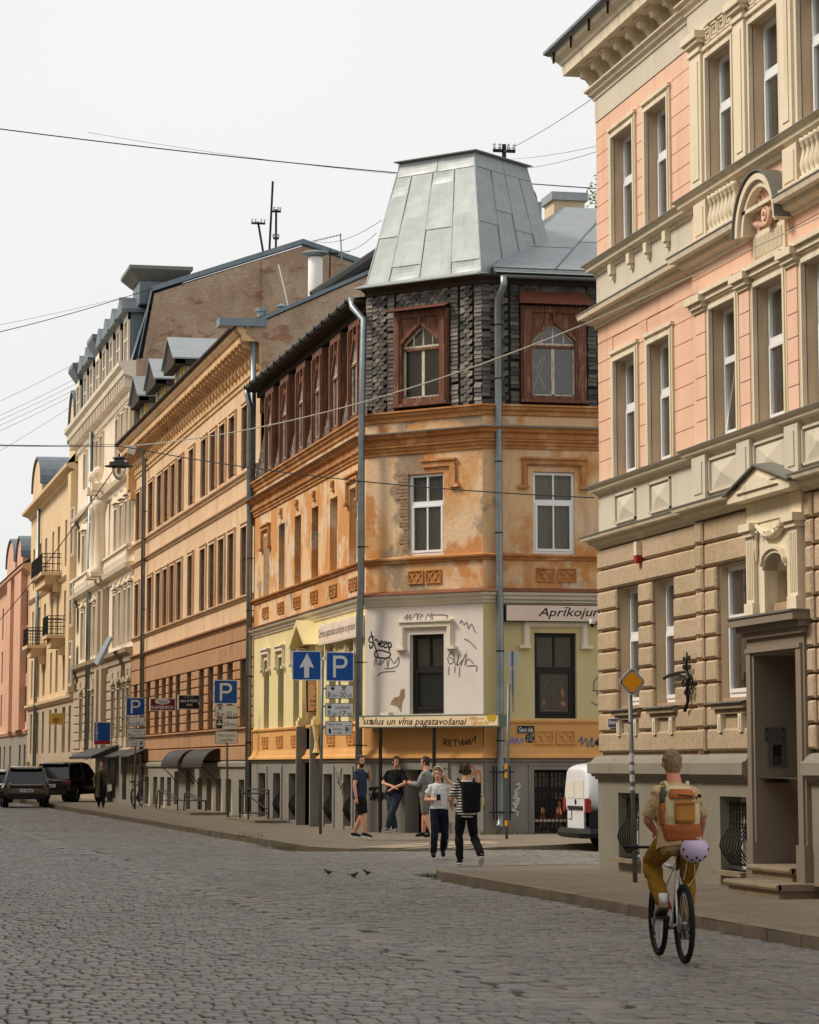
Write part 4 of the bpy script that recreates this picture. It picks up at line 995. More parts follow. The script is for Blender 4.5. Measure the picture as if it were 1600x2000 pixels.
def gothic(fr, tc, z0, z1, w, wi, zi0, zs, za, d, par, cheeks=0.0, name='attic_window'):
    """timber attic window: posts, lintel, ogee boards, casements with glazing bars"""
    F = MB(); a, b = tc - w / 2, tc + w / 2; p = (w - wi) / 2
    F.box(fr, a, a + p, z0, z1, -.13, d); F.box(fr, b - p, b, z0, z1, -.13, d); F.box(fr, a + p, b - p, z1 - .16, z1, -.12, d); F.box(fr, a + p, b - p, z0, zi0, -.12, d - .02)
    for x in (a + p * .2, b - p * .8): F.box(fr, x, x + p * .6, z0, z1 - .18, d - .005, d + .035)
    F.box(fr, a - .02, b + .02, z0 - .05, z0 + .02, -.12, d + .07)
    n = 12; pr = []
    for i in range(n + 1):
        u = 2 * i / n - 1; pr.append((tc + u * wi / 2, zs + (za - zs) * (1 - abs(u) ** 1.15) if abs(u) < 1 else zs))
    for q, r in zip(pr, pr[1:]): F.prism(fr, [q, r, (r[0], z1 - .16), (q[0], z1 - .16)], -.1, d - .05)
    up = [(q[0], q[1] + .10) for q in pr]
    for (q, r, s, t_) in zip(pr, pr[1:], up[1:], up): F.prism(fr, [q, r, (s[0], min(s[1], z1 - .161)), (t_[0], min(t_[1], z1 - .161))], d - .055, d + .0)
    F.box(fr, tc - .03, tc + .03, za + .02, z1 - .16, d - .05, d + .03)
    o = F.build(name, m_wood, par)
    C = MB(); fw = .045; zt = zs - .10
    dd = d - (.08 if cheeks else .16); l, r_ = tc - wi / 2, tc + wi / 2
    for q in ((l, l + fw, zi0, zs), (r_ - fw, r_, zi0, zs), (l, r_, zi0, zi0 + fw), (tc - .04, tc + .04, zi0, zt), (tc - .018, tc + .018, zt, za - .05)): C.box(fr, *q, dd - .03, dd + .015)
    for u in (-.5, .5): C.box(fr, tc + u * wi / 2 - .014, tc + u * wi / 2 + .014, zt + .05, zs + (za - zs) * .42, dd - .02, dd + .01)
    C.box(fr, l, r_, zt, zt + .05, dd - .03, dd + .02)
    for q, r in zip(pr, pr[1:]): C.prism(fr, [(q[0], q[1] - .05), (r[0], r[1] - .05), r, q], dd - .03, dd + .015)
    C.build('casement', m_peel, o)
    B2 = MB(); B2.box(fr, l + .02, r_ - .02, zt - .07, zt - .005, dd - .02, dd + .05); B2.build('transom', m_wood, o)
    for (x0, x1, y0, y1) in ((l + fw, tc - .04, zi0 + fw, zt), (tc + .04, r_ - fw, zi0 + fw, zt)):
        g_ = MB(); g_.quad(fr.P(x0, y0, dd - .01), fr.P(x1, y0, dd - .01), fr.P(x1, y1, dd - .01), fr.P(x0, y1, dd - .01)); g_.build('pane', m_glass, o)
    g_ = MB(); g_.add([fr.P(q[0], q[1], dd - .012) for q in pr] + [fr.P(r_, zt + .05, dd - .012), fr.P(l, zt + .05, dd - .012)], [tuple(range(n + 3))]); g_.build('pane', m_glass, o)
    bk_ = MB(); bk_.quad(fr.P(l, zi0, dd - .3), fr.P(r_, zi0, dd - .3), fr.P(r_, za, dd - .3), fr.P(l, za, dd - .3)); bk_.build('dim_room', m_interior, o)
    if cheeks:
        for s, x in ((-1, a), (1, b)): MB().hexa([fr.P(x, z0, -.131), fr.P(x - s * .03, z0, -.131), fr.P(x - s * .03, z0, -.9), fr.P(x, z0, -.9), fr.P(x, z1, -.131), fr.P(x - s * .03, z1, -.131), fr.P(x - s * .03, z1, -.9), fr.P(x, z1, -.9)]).build('dormer_cheek', m_wood, o)
    return o
gothic(fBc, GC[0], 10.42, 12.72, 1.62, 1.16, 10.58, 11.92, 12.36, .10, hB)
gothic(fBg, GG[0], 10.40, 12.70, 1.62, 1.08, 10.52, 11.86, 12.28, .10, hB)
for fr, gc, zz in ((fBc, GC, 12.72), (fBg, GG, 12.72)):
    a, b = gc[0] - .88, gc[0] + .9; P = fr.P; hh = .12 if fr is fBc else .34
    mb = MB(); mb.hexa([P(a - .03, zz, .34), P(b + .03, zz, .34), P(b - .05, zz + hh, .0), P(a + .05, zz + hh, .0), P(a - .03, zz + .02, .34), P(b + .03, zz + .02, .34), P(b - .05, zz + hh + .02, .0), P(a + .05, zz + hh + .02, .0)]); mb.build('window_canopy', m_rust, hB)
for c in DT: gothic(fBs, c, 10.34, 12.86, 1.46, 1.0, 10.5, 11.9, 12.45, .02, hB, cheeks=1)
# boards across one attic window
bx = MB(); P = fBg.P
for (x0, z0, x1, z1) in ((1.30, 10.7, 1.62, 11.5), (1.62, 10.7, 1.30, 11.4), (1.4, 11.2, 1.55, 11.5)): bx.tube([P(x0, z0, -.2), P(x1, z1, -.22)], .025, 4)
bx.build('timber_offcuts', m_peel, hB)
# ---- eaves, gutters
ev = MB(); ev.box(fBs, 0, LBs - .1, 12.95, 13.12, -.9, -.05); ev.box(fBs, 0, LBs - .15, 13.12, 13.20, -.9, .28); ev.build('eaves_boards', m_dkwood, hB)
ev = MB(); ev.mould([BL, BR, (BR[0] + LBg, BR[1])], [(-.05, 13.20), (.06, 13.22), (.08, 13.30), (.22, 13.36), (.24, 13.42), (-.3, 13.44)]); ev.build('eaves_moulding', m_dkwood, hB)
gt = MB()
def gutter(mb, p, q, r, n=8):
    p, q = Vector(p), Vector(q); t = (q - p).normalized(); s = Vector((t.y, -t.x, 0))
    o = [[e + s * (rr * math.cos(a)) + Vector((0, 0, rr * math.sin(a))) for rr, seq in ((r, range(n + 1)), (r - .012, range(n, -1, -1))) for a in [math.pi + math.pi * k / n for k in seq]] for e in (p, q)]
    mb.loft(o)
gutter(gt, fBs.P(.1, 13.26, .32), fBs.P(LBs - .25, 13.26, .32), .085); gt.build('gutter', m_galv, hB)
gt = MB(); gutter(gt, fBg.P(.45, 13.38, .34), fBg.P(12, 13.38, .34), .075); gt.build('gutter', m_galv, hB)
for k in range(16):
    t = .4 + k * 1.1; MB().box(fBs, t, t + .03, 13.16, 13.275, .23, .42).build('gutter_strap', m_iron, hB)
# ---- downpipes
def downpipe(name, pts, r, brackets, fr, par):
    mb = MB(); mb.tube(pts, r, 12); o = mb.build(name, m_galv, par, smooth=False)
    for p in o.data.polygons: p.use_smooth = len(p.vertices) == 4
    for (t, z, d) in brackets:
        b = MB(); b.lathe(fr.P(t, z - .02, d), [(r + .012, 0), (r + .012, .03)], 12); b.box(fr, t - .012, t + .012, z - .01, z + .01, 0, d); b.build('pipe_bracket', m_iron, o)
    return o
tg = fBg.uv(975, 1100, .14)[0]
downpipe('downpipe', [fBg.P(tg + .1, 13.36, .34), fBg.P(tg + .1, 13.12, .34), fBg.P(tg, 12.82, .13), fBg.P(tg, 10.4, .14), fBg.P(tg, 6.0, .15), fBg.P(tg, 5.3, .2), fBg.P(tg, .55, .2), fBg.P(tg - .02, .34, .22), fBg.P(tg - .08, .26, .34)], .088, [(tg, z, .14) for z in (12.2, 10.9, 8.9, 7.2)] + [(tg, z, .2) for z in (4.4, 2.3)], fBg, hB)
ts_ = fBs.uv(706, 900, .18)[0]
downpipe('downpipe', [fBs.P(LBs - .3, 13.24, .33), fBs.P(LBs - .22, 13.0, .3), fBs.P(ts_ + .06, 12.6, .14), fBs.P(ts_ - .02, 10.4, .17), fBs.P(ts_, 9.1, .18), fBs.P(ts_, 6.0, .18), fBs.P(ts_ - .1, 5.2, .2), fBs.P(ts_ - .15, .3, .2)], .088, [(ts_, z, .18) for z in (8.6, 7.0)] + [(ts_ - .12, z, .2) for z in (4.2, 2.2)], fBs, hB)
downpipe('downpipe', [fBs.P(.2, 13.24, .32), fBs.P(.35, 13.0, .3), fBs.P(.35, 12.6, .2), fBs.P(.1, 9.9, .17), fBs.P(.06, 8.9, .14), fBs.P(.06, .3, .14)], .09, [(.06, z, .14) for z in (8.0, 6.4, 4.4, 2.4)], fBs, hB)
# ladder-like pipe guard at the foot of the side street downpipe
pg = MB()
for dx in (-.2, -.12, .12, .2): pg.tube([fBg.P(tg + dx, .45, .3), fBg.P(tg + dx, 1.7, .3)], .018, 6)
for z in (.62, 1.55): pg.box(fBg, tg - .3, tg + .3, z, z + .03, .27, .31)
pg.build('pipe_guard', m_iron, hB)

# ================= turret roof of zinc sheets (each sheet a part)
TB = [(.05, .06), (3.55, .06), (3.55, -3.4), (.05, -3.4)]; TT = [(.66, -.52), (2.94, -.52), (2.94, -2.75), (.66, -2.75)]; TZ0, TZ1 = 13.52, 16.60
def face_pt(i, u, v, off=0.0):
    a, b = TB[i], TB[(i + 1) % 4]; c, e = TT[i], TT[(i + 1) % 4]
    p = Vector((a[0] + (b[0] - a[0]) * u, a[1] + (b[1] - a[1]) * u)); q = Vector((c[0] + (e[0] - c[0]) * u, c[1] + (e[1] - c[1]) * u))
    r = p.lerp(q, v); nx = [(0, 1), (1, 0), (0, -1), (-1, 0)][i]
    return fBc.P(r.x + nx[0] * off, TZ0 + (TZ1 - TZ0) * v, r.y + nx[1] * off)
def sheet(i, u0, u1, v0, v1, k):
    mb = MB(); du = .004; o = .012 + .01 * (k % 2)
    A = [face_pt(i, u0 + du, v0, o + .006), face_pt(i, u1 - du, v0, o + .006), face_pt(i, u1 - du, v1, o), face_pt(i, u0 + du, v1, o)]
    n = 4; vs = []
    for r in range(n + 1):                      # slightly dished sheet
        for c in range(n + 1):
            u = u0 + du + (u1 - u0 - 2 * du) * c / n; v = v0 + (v1 - v0) * r / n
            vs.append(face_pt(i, u, v, o - .012 * math.sin(math.pi * c / n) * math.sin(math.pi * r / n) + .006 * (1 - r / n)))
    mb.add(vs, [(r * (n + 1) + c, r * (n + 1) + c + 1, (r + 1) * (n + 1) + c + 1, (r + 1) * (n + 1) + c) for r in range(n) for c in range(n)])
    B_ = [face_pt(i, u0 + du, v0, -.01), face_pt(i, u1 - du, v0, -.01), face_pt(i, u1 - du, v1, -.01), face_pt(i, u0 + du, v1, -.01)]
    for (p, q, r, s) in ((0, 1, 1, 0), (1, 2, 2, 1), (2, 3, 3, 2), (3, 0, 0, 3)): mb.quad(A[p], B_[p], B_[q], A[q])
    mb.build('roof_sheet', m_zinc, hB)
mb = MB(); rings_ = [[face_pt(i, 0, v, -.012) for i in range(4)] for v in (0, 1)]; mb.loft(rings_); mb.build('turret_core', m_lead, hB)
US = [[0, .20, .47, .74, 1], [0, .27, .52, .78, 1], [0, .33, .66, 1], [0, .33, .66, 1]]
VS = [[[.38, .72], [.12, .52], [.40, .78], [.10, .50]], [[.42, .78], [.55], [.42], [.3]], [[.5]] * 3, [[.5]] * 3]
for i in range(4):
    sheet(i, 0, .52, .885, .998, 0); sheet(i, .52, 1, .885, .998, 0)
    for c, (u0, u1) in enumerate(zip(US[i], US[i][1:])):
        vv = [0] + VS[i][c] + [.88]
        for k, (v0, v1) in enumerate(zip(vv, vv[1:])): sheet(i, u0, u1, v0, v1, k)
    for u in US[i][1:-1]:
        s_ = MB(); s_.tube([face_pt(i, u, 0, .02), face_pt(i, u, .88, .02)], .017, 4); s_.build('standing_seam', m_galv, hB)
cap = MB(); c0 = [(t + (.12 if t > 1.8 else -.12), d + (.12 if d > -1.5 else -.12)) for t, d in TT]
cap.loft([[fBc.P(t, TZ1, d) for t, d in TT], [fBc.P(t, TZ1 + .03, d) for t, d in c0], [fBc.P(t, TZ1 + .055, d) for t, d in c0], [fBc.P(t * .3 + .7 * 1.8, TZ1 + .22, d * .3 - 1.63 * .7) for t, d in TT]]); cap.build('turret_cap', m_lead, hB)
fl = MB(); lo = [(-.10, .36), (3.62, .36), (3.72, -3.6), (-.10, -3.6)]; zlo = 13.42
fl.loft([[fBc.P(t, zlo - .03, d) for t, d in lo], [fBc.P(t, zlo, d) for t, d in lo], [fBc.P(t, TZ0 + .02, d) for t, d in TB]]); fl.build('turret_eaves_sheet', m_zinc, hB)
for k in range(4):
    a, b = TB[k], TT[k]; mb = MB(); mb.tube([fBc.P(*[a[0], TZ0, a[1]]), fBc.P(b[0], TZ1, b[1])], .03, 6); mb.build('hip_roll', m_zinc, hB)
# ---- side street hipped roof and its sheets
AP = Vector((19.15, 70.0, 16.2)); RG = Vector((30, 70.0, 16.2)); e0 = fBg.P(.3, 13.62, .0); e1 = fBg.P(14, 13.62, .0); wl0 = Vector((15.9, 66.0, 13.7)); wl1 = Vector((15.4, 72.0, 13.9))
def tri_sheets(A, B, C, D, nu, nv, seed):
    """sheets over the quad A(bottom left) B(bottom right) C(top right) D(top left)"""
    r = random.Random(seed); nrm = (B - A).cross(D - A).normalized()
    for i in range(nu):
        cut = [0] + sorted(r.uniform(.15, .9) for _ in range(nv)) + [1]
        for k, (v0, v1) in enumerate(zip(cut, cut[1:])):
            q = lambda u, v: (A.lerp(B, u)).lerp(D.lerp(C, u), v)
            u0, u1 = (i + .006) / nu, (i + .994) / nu; o = nrm * (.012 + .008 * (k % 2))
            p = [q(u0, v0 + .003), q(u1, v0 + .003), q(u1, v1 - .003), q(u0, v1 - .003)]
            mb = MB(); mb.hexa([x - nrm * .01 for x in p] + [x + o for x in p]); mb.build('roof_sheet', m_zinc, hB)
        if i: s_ = MB(); s_.tube([q(i / nu, 0) + nrm * .03, q(i / nu, 1) + nrm * .03], .016, 4); s_.build('standing_seam', m_galv, hB)
tri_sheets(e0, e1, RG, AP, 9, 2, 3); tri_sheets(wl0, e0, AP, AP.lerp(RG, .0005) + Vector((0, .02, 0)), 3, 2, 5)
rr = MB(); rr.add([e0, e1, RG, AP, wl0, wl1, Vector((30, 76, 13.9))], [(0, 1, 2, 3), (4, 0, 3), (5, 4, 3), (6, 5, 3, 2)]); rr.build('roof_deck', m_lead, hB)
rr = MB(); rr.box(fBg, .3, 14, 13.42, 13.60, -.05, .02); rr.build('roof_upstand', m_zinc, hB)
rr = MB(); P = fBg.P; rr.quad(P(.3, 13.45, .36), P(14, 13.45, .36), P(14, 13.53, .02), P(.3, 13.53, .02)); rr.build('eaves_sheet', m_zinc, hB)
MB().tube([e0, AP], .03, 6).build('hip_roll', m_zinc, hB)
st_ = MB(); st_.add([fBs.P(0, 13.24, .34), fBs.P(LBs - .3, 13.24, .34), (17.8, 69.5, 14.2), (17.8, BY0, 14.2)], [(0, 1, 2, 3)]); st_.build('street_roof', m_zinc, hB)
# chimneys, pole
m_cream2 = M('cream_brick_chimney', K(206, 190, 160), .9, layers=[(K(176, 158, 126), 3, .45, .7, .6)], bump=(30, .2))
ch = MB().wbox(19.3, 20.15, 71.6, 72.6, 15.2, 16.72); cho = ch.build('chimney', m_cream2, hB); MB().wbox(19.22, 20.23, 71.52, 72.68, 16.72, 16.94).build('chimney_cap', m_zinc, cho)
ch = MB().wbox(18.26, 18.62, 71.0, 71.4, 14.5, 16.1); cho = ch.build('chimney', M('orange_brick_chimney', K(166, 118, 76), .9, layers=[(K(110, 74, 50), 7, .45, .65, .8), (K(190, 150, 106), 10, .55, .7, .6)], bump=(24, .5)), hB)
MB().wbox(18.12, 18.76, 70.86, 71.54, 16.1, 16.5).build('chimney_cap', m_galv, cho)
cw = MB(); cw.loft([[(18.44 + .22 * math.cos(a), 71.2 + d, 16.5 + .38 * math.sin(a)) for a in [math.pi * k / 8 for k in range(9)]] for d in (-.3, .3)]); cw.build('chimney_cowl', m_rust, cho)
# ================================================================== LONG BROWN HOUSE
YC1, YC0 = 119.35, BY0
fC = Fr((13.6, YC1), (0, -1), (-1, 0)); LC = YC1 - YC0
hC = thing('long_house', 'long brown stone-blocked house with bracketed cornice beyond the corner house', 'house', (20, 102, .1))
m_tan = M('stained_tan_plaster', K(208, 176, 142), .92, layers=[(K(216, 190, 156), .5, .45, .62, .7, 7), (K(176, 128, 88), (1.6, 1.6, .5), .5, .78, .6, 7), (K(228, 210, 182), (1.4, 6, .9), .62, .70, .8, 8), (K(140, 106, 74), (5, 5, .6), .6, .85, .45)], bump=[(20, .25)])
m_brown = M('brown_scored_stucco', K(172, 132, 98), .92, layers=[(K(140, 98, 64), (6, 6, .5), .45, .7, .7, 7), (K(196, 156, 116), (7, 7, .7), .52, .7, .6, 7), (K(108, 80, 58), .8, .58, .74, .5)], bump=[(30, .4)])
m_brownj = M('dark_brown_joint', K(116, 82, 58), .95, layers=[(K(150, 116, 84), 2, .5, .7, .5)])
m_cornC = M('warm_stone_cornice', K(214, 178, 132), .9, layers=[(K(160, 122, 84), 1.6, .45, .72, .7), (K(232, 206, 168), 4, .55, .75, .5)], bump=[(30, .3)])
m_bare = M('dark_brick_reveal', K(150, 122, 96), .95, layers=[(K(104, 84, 66), 4, .42, .65, .8), (K(176, 150, 122), 7, .55, .72, .6)], bump=[(30, .5)])  # mottled brick, darker and browner than the wall face
m_firew = M('patched_firewall_brick', K(164, 138, 114), .95, layers=[(K(186, 164, 140), .5, .42, .62, .8, 9), (K(140, 96, 70), (1.1, 1.1, 2.2), .56, .64, .8, 9), (K(116, 96, 80), (.8, .8, .4), .52, .72, .6, 8), (K(204, 186, 160), (5, 5, 14), .58, .68, .7, 6), (K(96, 80, 66), (7, 7, 18), .56, .7, .5, 4)], bump=[(9, .5), (40, .4)])
m_bluezinc = M('blue_grey_coping', K(116, 128, 136), .5, .4, layers=[(K(140, 150, 156), 2, .45, .7, .5)])
MB().wbox(14.3, 24, YC0 + .02, YC1, .1, 14.4).build('core', m_interior, hC)
PXC = [(267.2, 274.4), (291.2, 300), (308, 316.4), (321.4, 329.7), (334.8, 343.2), (348.7, 357.4), (370, 379), (393.8, 403.6), (411.3, 421.8), (429.4, 440.2), (448.2, 459.6), (473.6, 485)]
WTC = [tpx(fC, a, b, 1050) for a, b in PXC]
Z2, Z3, Z4, ZP = (2.92, 5.02), (7.08, 9.22), (11.1, 13.08), (.2, 1.28)
wall(fC, 0, LC, .1, 1.78, [(a + .05, b - .05, *ZP) for i, (a, b) in enumerate(WTC) if i not in (0, 5, 6)] + [(WTC[5][0], WTC[5][1], .3, 1.5), (WTC[6][0] + .2, WTC[6][1] + .2, .1, 1.72)], m_plinth, hC, 'plinth_wall', .06, .3)
wall(fC, 0, LC, 1.7, 6.2, [(a, b, *Z2) for a, b in WTC], m_brownj, hC, 'blocked_wall', 0, .34, m_bare)
wall(fC, 0, LC, 6.1, 15.0, [(a, b, *Z3) for a, b in WTC] + [(a, b, *Z4) for a, b in WTC], m_tan, hC, 'upper_wall', 0, .34, m_bare)
for i, (a, b) in enumerate(WTC):
    for z in (Z2, Z3, Z4): upvc(fC, a, b, *z, -.27, hC, mat=m_wood, split=.35, mull=True, curtain=False, gm=m_glassd)
    for z in (Z3, Z4): mb = MB(); surround(mb, fC, a, b, *z, .12, .04, 0); mb.build('window_surround', m_tan, hC)
    if i not in (0, 5, 6): upvc(fC, a + .05, b - .05, *ZP, -.2, hC, mat=m_blackfr, curtain=False, gm=m_glassd, name='basement_window')
for k, (i, nm) in enumerate(((5, 'basement_door'), (6, 'basement_door'))):
    a, b = WTC[i]; a += .2 * (i == 6); b += .2 * (i == 6)
    MB().box(fC, a, b, .1, 1.72, -.3, -.25).build(nm, m_dkwood, hC)
# fallen render: pale flakes at the foot of the plinth
fk = M('bare_pale_render', K(196, 182, 160), .95, layers=[(K(160, 146, 126), 6, .5, .7, .6)])
rf_ = random.Random(6)
for i in (1, 2, 3, 8, 9, 10, 11):
    a, b = WTC[i]; m = MB(); c = b + rf_.uniform(-.1, .3); w = rf_.uniform(.25, .6); h = rf_.uniform(.5, 1.0)
    m.prism(fC, [(c - w / 2, .13), (c + w / 2, .13), (c + w * .4, .13 + h * .55), (c + w * .1, .13 + h), (c - w * .2, .13 + h * .8), (c - w * .5, .13 + h * .4)], .05, .068); m.build('bare_render_patch', fk, hC)
# blocks of the stone storey
ZR = [1.86, 2.32, 2.78] + [2.92 + .3 * k for k in range(8)] + [5.62, 6.1]
piers = []; t = 0.0
for a, b in WTC: piers.append((t + .02, a - .02)); t = b
piers.append((t + .02, LC - .02))
for c, e in zip(ZR, ZR[1:]):
    solid = c < 2.7 or c > 4.9
    if c == 2.78: continue
    runs = [(k * LC / 10 + .01, (k + 1) * LC / 10 - .01) for k in range(10)] if solid else piers
    for a, b in runs:
        if b - a < .05: continue
        cut = [(a, b)] if solid or b - a < 1.6 else [(a, (a + b) / 2 - .012), ((a + b) / 2 + .012, b)]
        for q in cut: MB().bevbox(fC, q[0], q[1], c + .02, e - .012, -.01, .05, .02).build('stone_block', m_brown, hC)
PCp = [(13.6, YC1), (13.6, YC0)]
def mouldC(n, prof, mat): return MB().mould(PCp, prof).build(n, mat, hC)
mouldC('plinth_cap', [(.06, 1.66), (.14, 1.68), (.15, 1.80), (.0, 1.86)], m_plinth)
mouldC('sill_course', [(0, 2.72), (.06, 2.74), (.1, 2.82), (.16, 2.86), (.16, 2.9), (0, 2.92)], m_brown)
mouldC('string_course', [(0, 6.08), (.05, 6.1), (.08, 6.18), (.16, 6.22), (.17, 6.27), (0, 6.3)], m_brown)
mouldC('sill_course', [(0, 6.88), (.05, 6.9), (.07, 6.96), (.13, 6.98), (.14, 7.03), (0, 7.06)], m_tan)
mouldC('string_course', [(0, 9.98), (.05, 10.0), (.07, 10.06), (.14, 10.1), (.15, 10.14), (0, 10.17)], m_tan)
mouldC('sill_course', [(0, 10.76), (.05, 10.78), (.07, 10.86), (.14, 10.89), (.15, 10.94), (0, 10.97)], m_tan)
mouldC('architrave', [(0, 13.72), (.05, 13.74), (.06, 13.84), (.11, 13.88), (.12, 13.96), (0, 14.0)], m_cornC)
mouldC('cornice', [(0, 13.96), (.06, 13.98), (.08, 14.72), (.62, 14.74), (.63, 14.92), (.68, 14.95), (.78, 15.08), (.80, 15.18), (0, 15.2)], m_cornC)
mouldC('gutter_edge', [(.5, 15.18), (.86, 15.17), (.90, 15.21), (.90, 15.27), (.5, 15.3)], m_dkwood)
bk = MB(); pr = [(0, -.62), (.14, -.62), (.2, -.5), (.15, -.38), (.17, -.28), (.32, -.18), (.46, -.14), (.5, -.02), (0, -.02)]; nn = len(pr)
bk.add([(-.09, -d, z) for d, z in pr] + [(.09, -d, z) for d, z in pr], [tuple(range(nn)), tuple(range(2 * nn - 1, nn - 1, -1))] + [(i, i + nn, (i + 1) % nn + nn, (i + 1) % nn) for i in range(nn)]); bk.box(LF, -.13, .13, -.02, .02, 0, .55)
bkm = bk.mesh('cornice_bracket', m_cornC)
for k in range(46): ob('cornice_bracket', bkm, hC, M=fC.mat(.35 + k * .74, 14.72, .06))
# roof, gable firewall with coping
rf = MB(); rf.add([(12.75, YC1, 15.2), (12.75, YC0 + .3, 15.2), (19, YC0 + .3, 17.85), (19, YC1, 17.85)], [(0, 1, 2, 3)]); rf.build('roof', m_bluezinc, hC)
fg = Fr((13.1, YC0 - .02), (1, 0), (0, -1))
gpts = [(.0, 15.0), (.5, 15.33), (4.4, 17.16), (9, 15.2), (9, 12.5), (.5, 12.5), (.5, 14.6)]
MB().prism(fg, gpts, -.3, .02).build('gable_firewall', m_firew, hC)
cp = MB(); P = fg.P
for (p, q) in (((-.0, 15.10), (.5, 15.38)), ((.5, 15.38), (4.4, 17.22)), ((4.4, 17.22), (9, 15.26))): cp.hexa([P(*p, .09), P(*q, .09), P(*q, -.4), P(*p, -.4), P(p[0], p[1] + .12, .09), P(q[0], q[1] + .12, .09), P(q[0], q[1] + .12, -.4), P(p[0], p[1] + .12, -.4)])
cp.build('gable_coping', m_bluezinc, hC)
bxw = MB(); bxw.box(fg, -.85, .62, 15.18, 15.42, -.55, .12); bxw.build('rainwater_head', m_bluezinc, hC)
downpipe('downpipe', [(13.36, YC0 + .12, 15.15), (13.36, YC0 + .12, 9.0)], .09, [], fC, hC)
downpipe('downpipe', [fC.P(4.95, 14.9, .5), fC.P(4.95, 14.5, .2), fC.P(4.95, .3, .16)], .09, [(4.95, z, .16) for z in (12, 10, 8, 6, 4, 2.2)], fC, hC)
# corner pilaster bracket at the far end of the cornice
cb = MB(); cb.box(fC, -.1, .5, 13.3, 14.7, 0, .34); cb.box(fC, -.14, .56, 12.9, 13.3, 0, .24); cb.build('corner_console', m_cornC, hC)
# dormers
m_dorm = M('cream_dormer_wall', K(208, 188, 150), .9, layers=[(K(178, 158, 126), 1.2, .45, .7, .6)])
m_dormy = M('yellow_dormer_front', K(214, 184, 116), .9, layers=[(K(186, 156, 96), 2, .45, .7, .6)])
for (ya, yb, z1, zr) in ((104.8, 107.5, 17.0, 17.9), (110.6, 113.4, 17.0, 17.9), (116.3, 118.9, 17.05, 17.95)):
    fd = Fr((13.75, yb), (0, -1), (-1, 0)); L = yb - ya; m_ = L / 2
    d_ = MB().wbox(13.78, 18, ya, yb, 14.8, z1).build('dormer', m_dorm, hC)
    fr_ = MB(); fr_.prism(fd, [(0, 14.8), (L, 14.8), (L, z1), (m_, zr - .1), (0, z1)], -.05, .0); fr_.box(fd, .5, .68, 15.2, 16.9, 0, .08); fr_.box(fd, L - .68, L - .5, 15.2, 16.9, 0, .08); fr_.build('dormer_front', m_dormy, d_)
    wn_ = MB(); wn_.box(fd, .72, L - .72, 15.5, 16.85, .0, .03); wn_.build('dormer_window', m_glassd, d_)
    fb = MB()
    for q in ((.68, .76), (L - .76, L - .68), (m_ - .03, m_ + .03)): fb.box(fd, *q, 15.5, 16.88, .01, .06)
    fb.box(fd, .72, L - .72, 16.2, 16.26, .01, .06); fb.build('dormer_window_frame', m_wtrim, d_)
    rfm = MB()
    for s in (-1, 1):
        e_ = m_ + s * (m_ + .5)
        rfm.hexa([fd.P(m_, zr, .5), fd.P(e_, z1 - .12, .5), fd.P(e_, z1 - .12, -3.2), fd.P(m_, zr, -3.2), fd.P(m_, zr + .06, .5), fd.P(e_, z1 - .06, .5), fd.P(e_, z1 - .06, -3.2), fd.P(m_, zr + .06, -3.2)])
    rfm.build('dormer_roof', m_zinc, d_)
    ev_ = MB(); ev_.prism(fd, [(-.45, z1 - .3), (L + .45, z1 - .3), (L + .45, z1 - .14), (m_, zr - .02), (-.45, z1 - .14)], .02, .4)
    ev_.wbox(13.3, 17, ya - .45, ya, z1 - .32, z1 - .14); ev_.build('dormer_eaves', m_dkwood, d_)
# flues and vents on the roof behind
wc = MB(); wc.lathe((17.9, 100, 16.4), [(.27, 0), (.27, 3.7), (.24, 3.75)], 16); wco = wc.build('flue', M('white_enamelled_flue', K(226, 224, 220), .4), hC, smooth=True)
MB().lathe((17.9, 100, 20.28), [(.02, -.2), (.5, .0), (.42, .06), (.05, .14)], 14).build('flue_cap', m_galv, wco)
MB().lathe((14.67, 88, 15.3), [(.11, 0), (.11, .95), (.2, .98), (.05, 1.08)], 10).build('roof_vent', m_bluezinc, hC)
MB().lathe((13.72, 86.2, 15.3), [(.14, 0), (.14, .5), (.19, .5), (.19, .62)], 12).build('roof_vent', m_galv, hC)
MB().tube([(14.95, 88, 16.0), (14.55, 88, 17.65)], .02, 5).build('aerial_rod', m_white, hC)
tp_ = MB(); tp_.tube([(15.9, 89, 16.75), (18.2, 89, 18.35)], .28, 10); tp_.build('rolled_tarpaulin', M('black_tarpaulin', K(44, 44, 42), .6), hC)
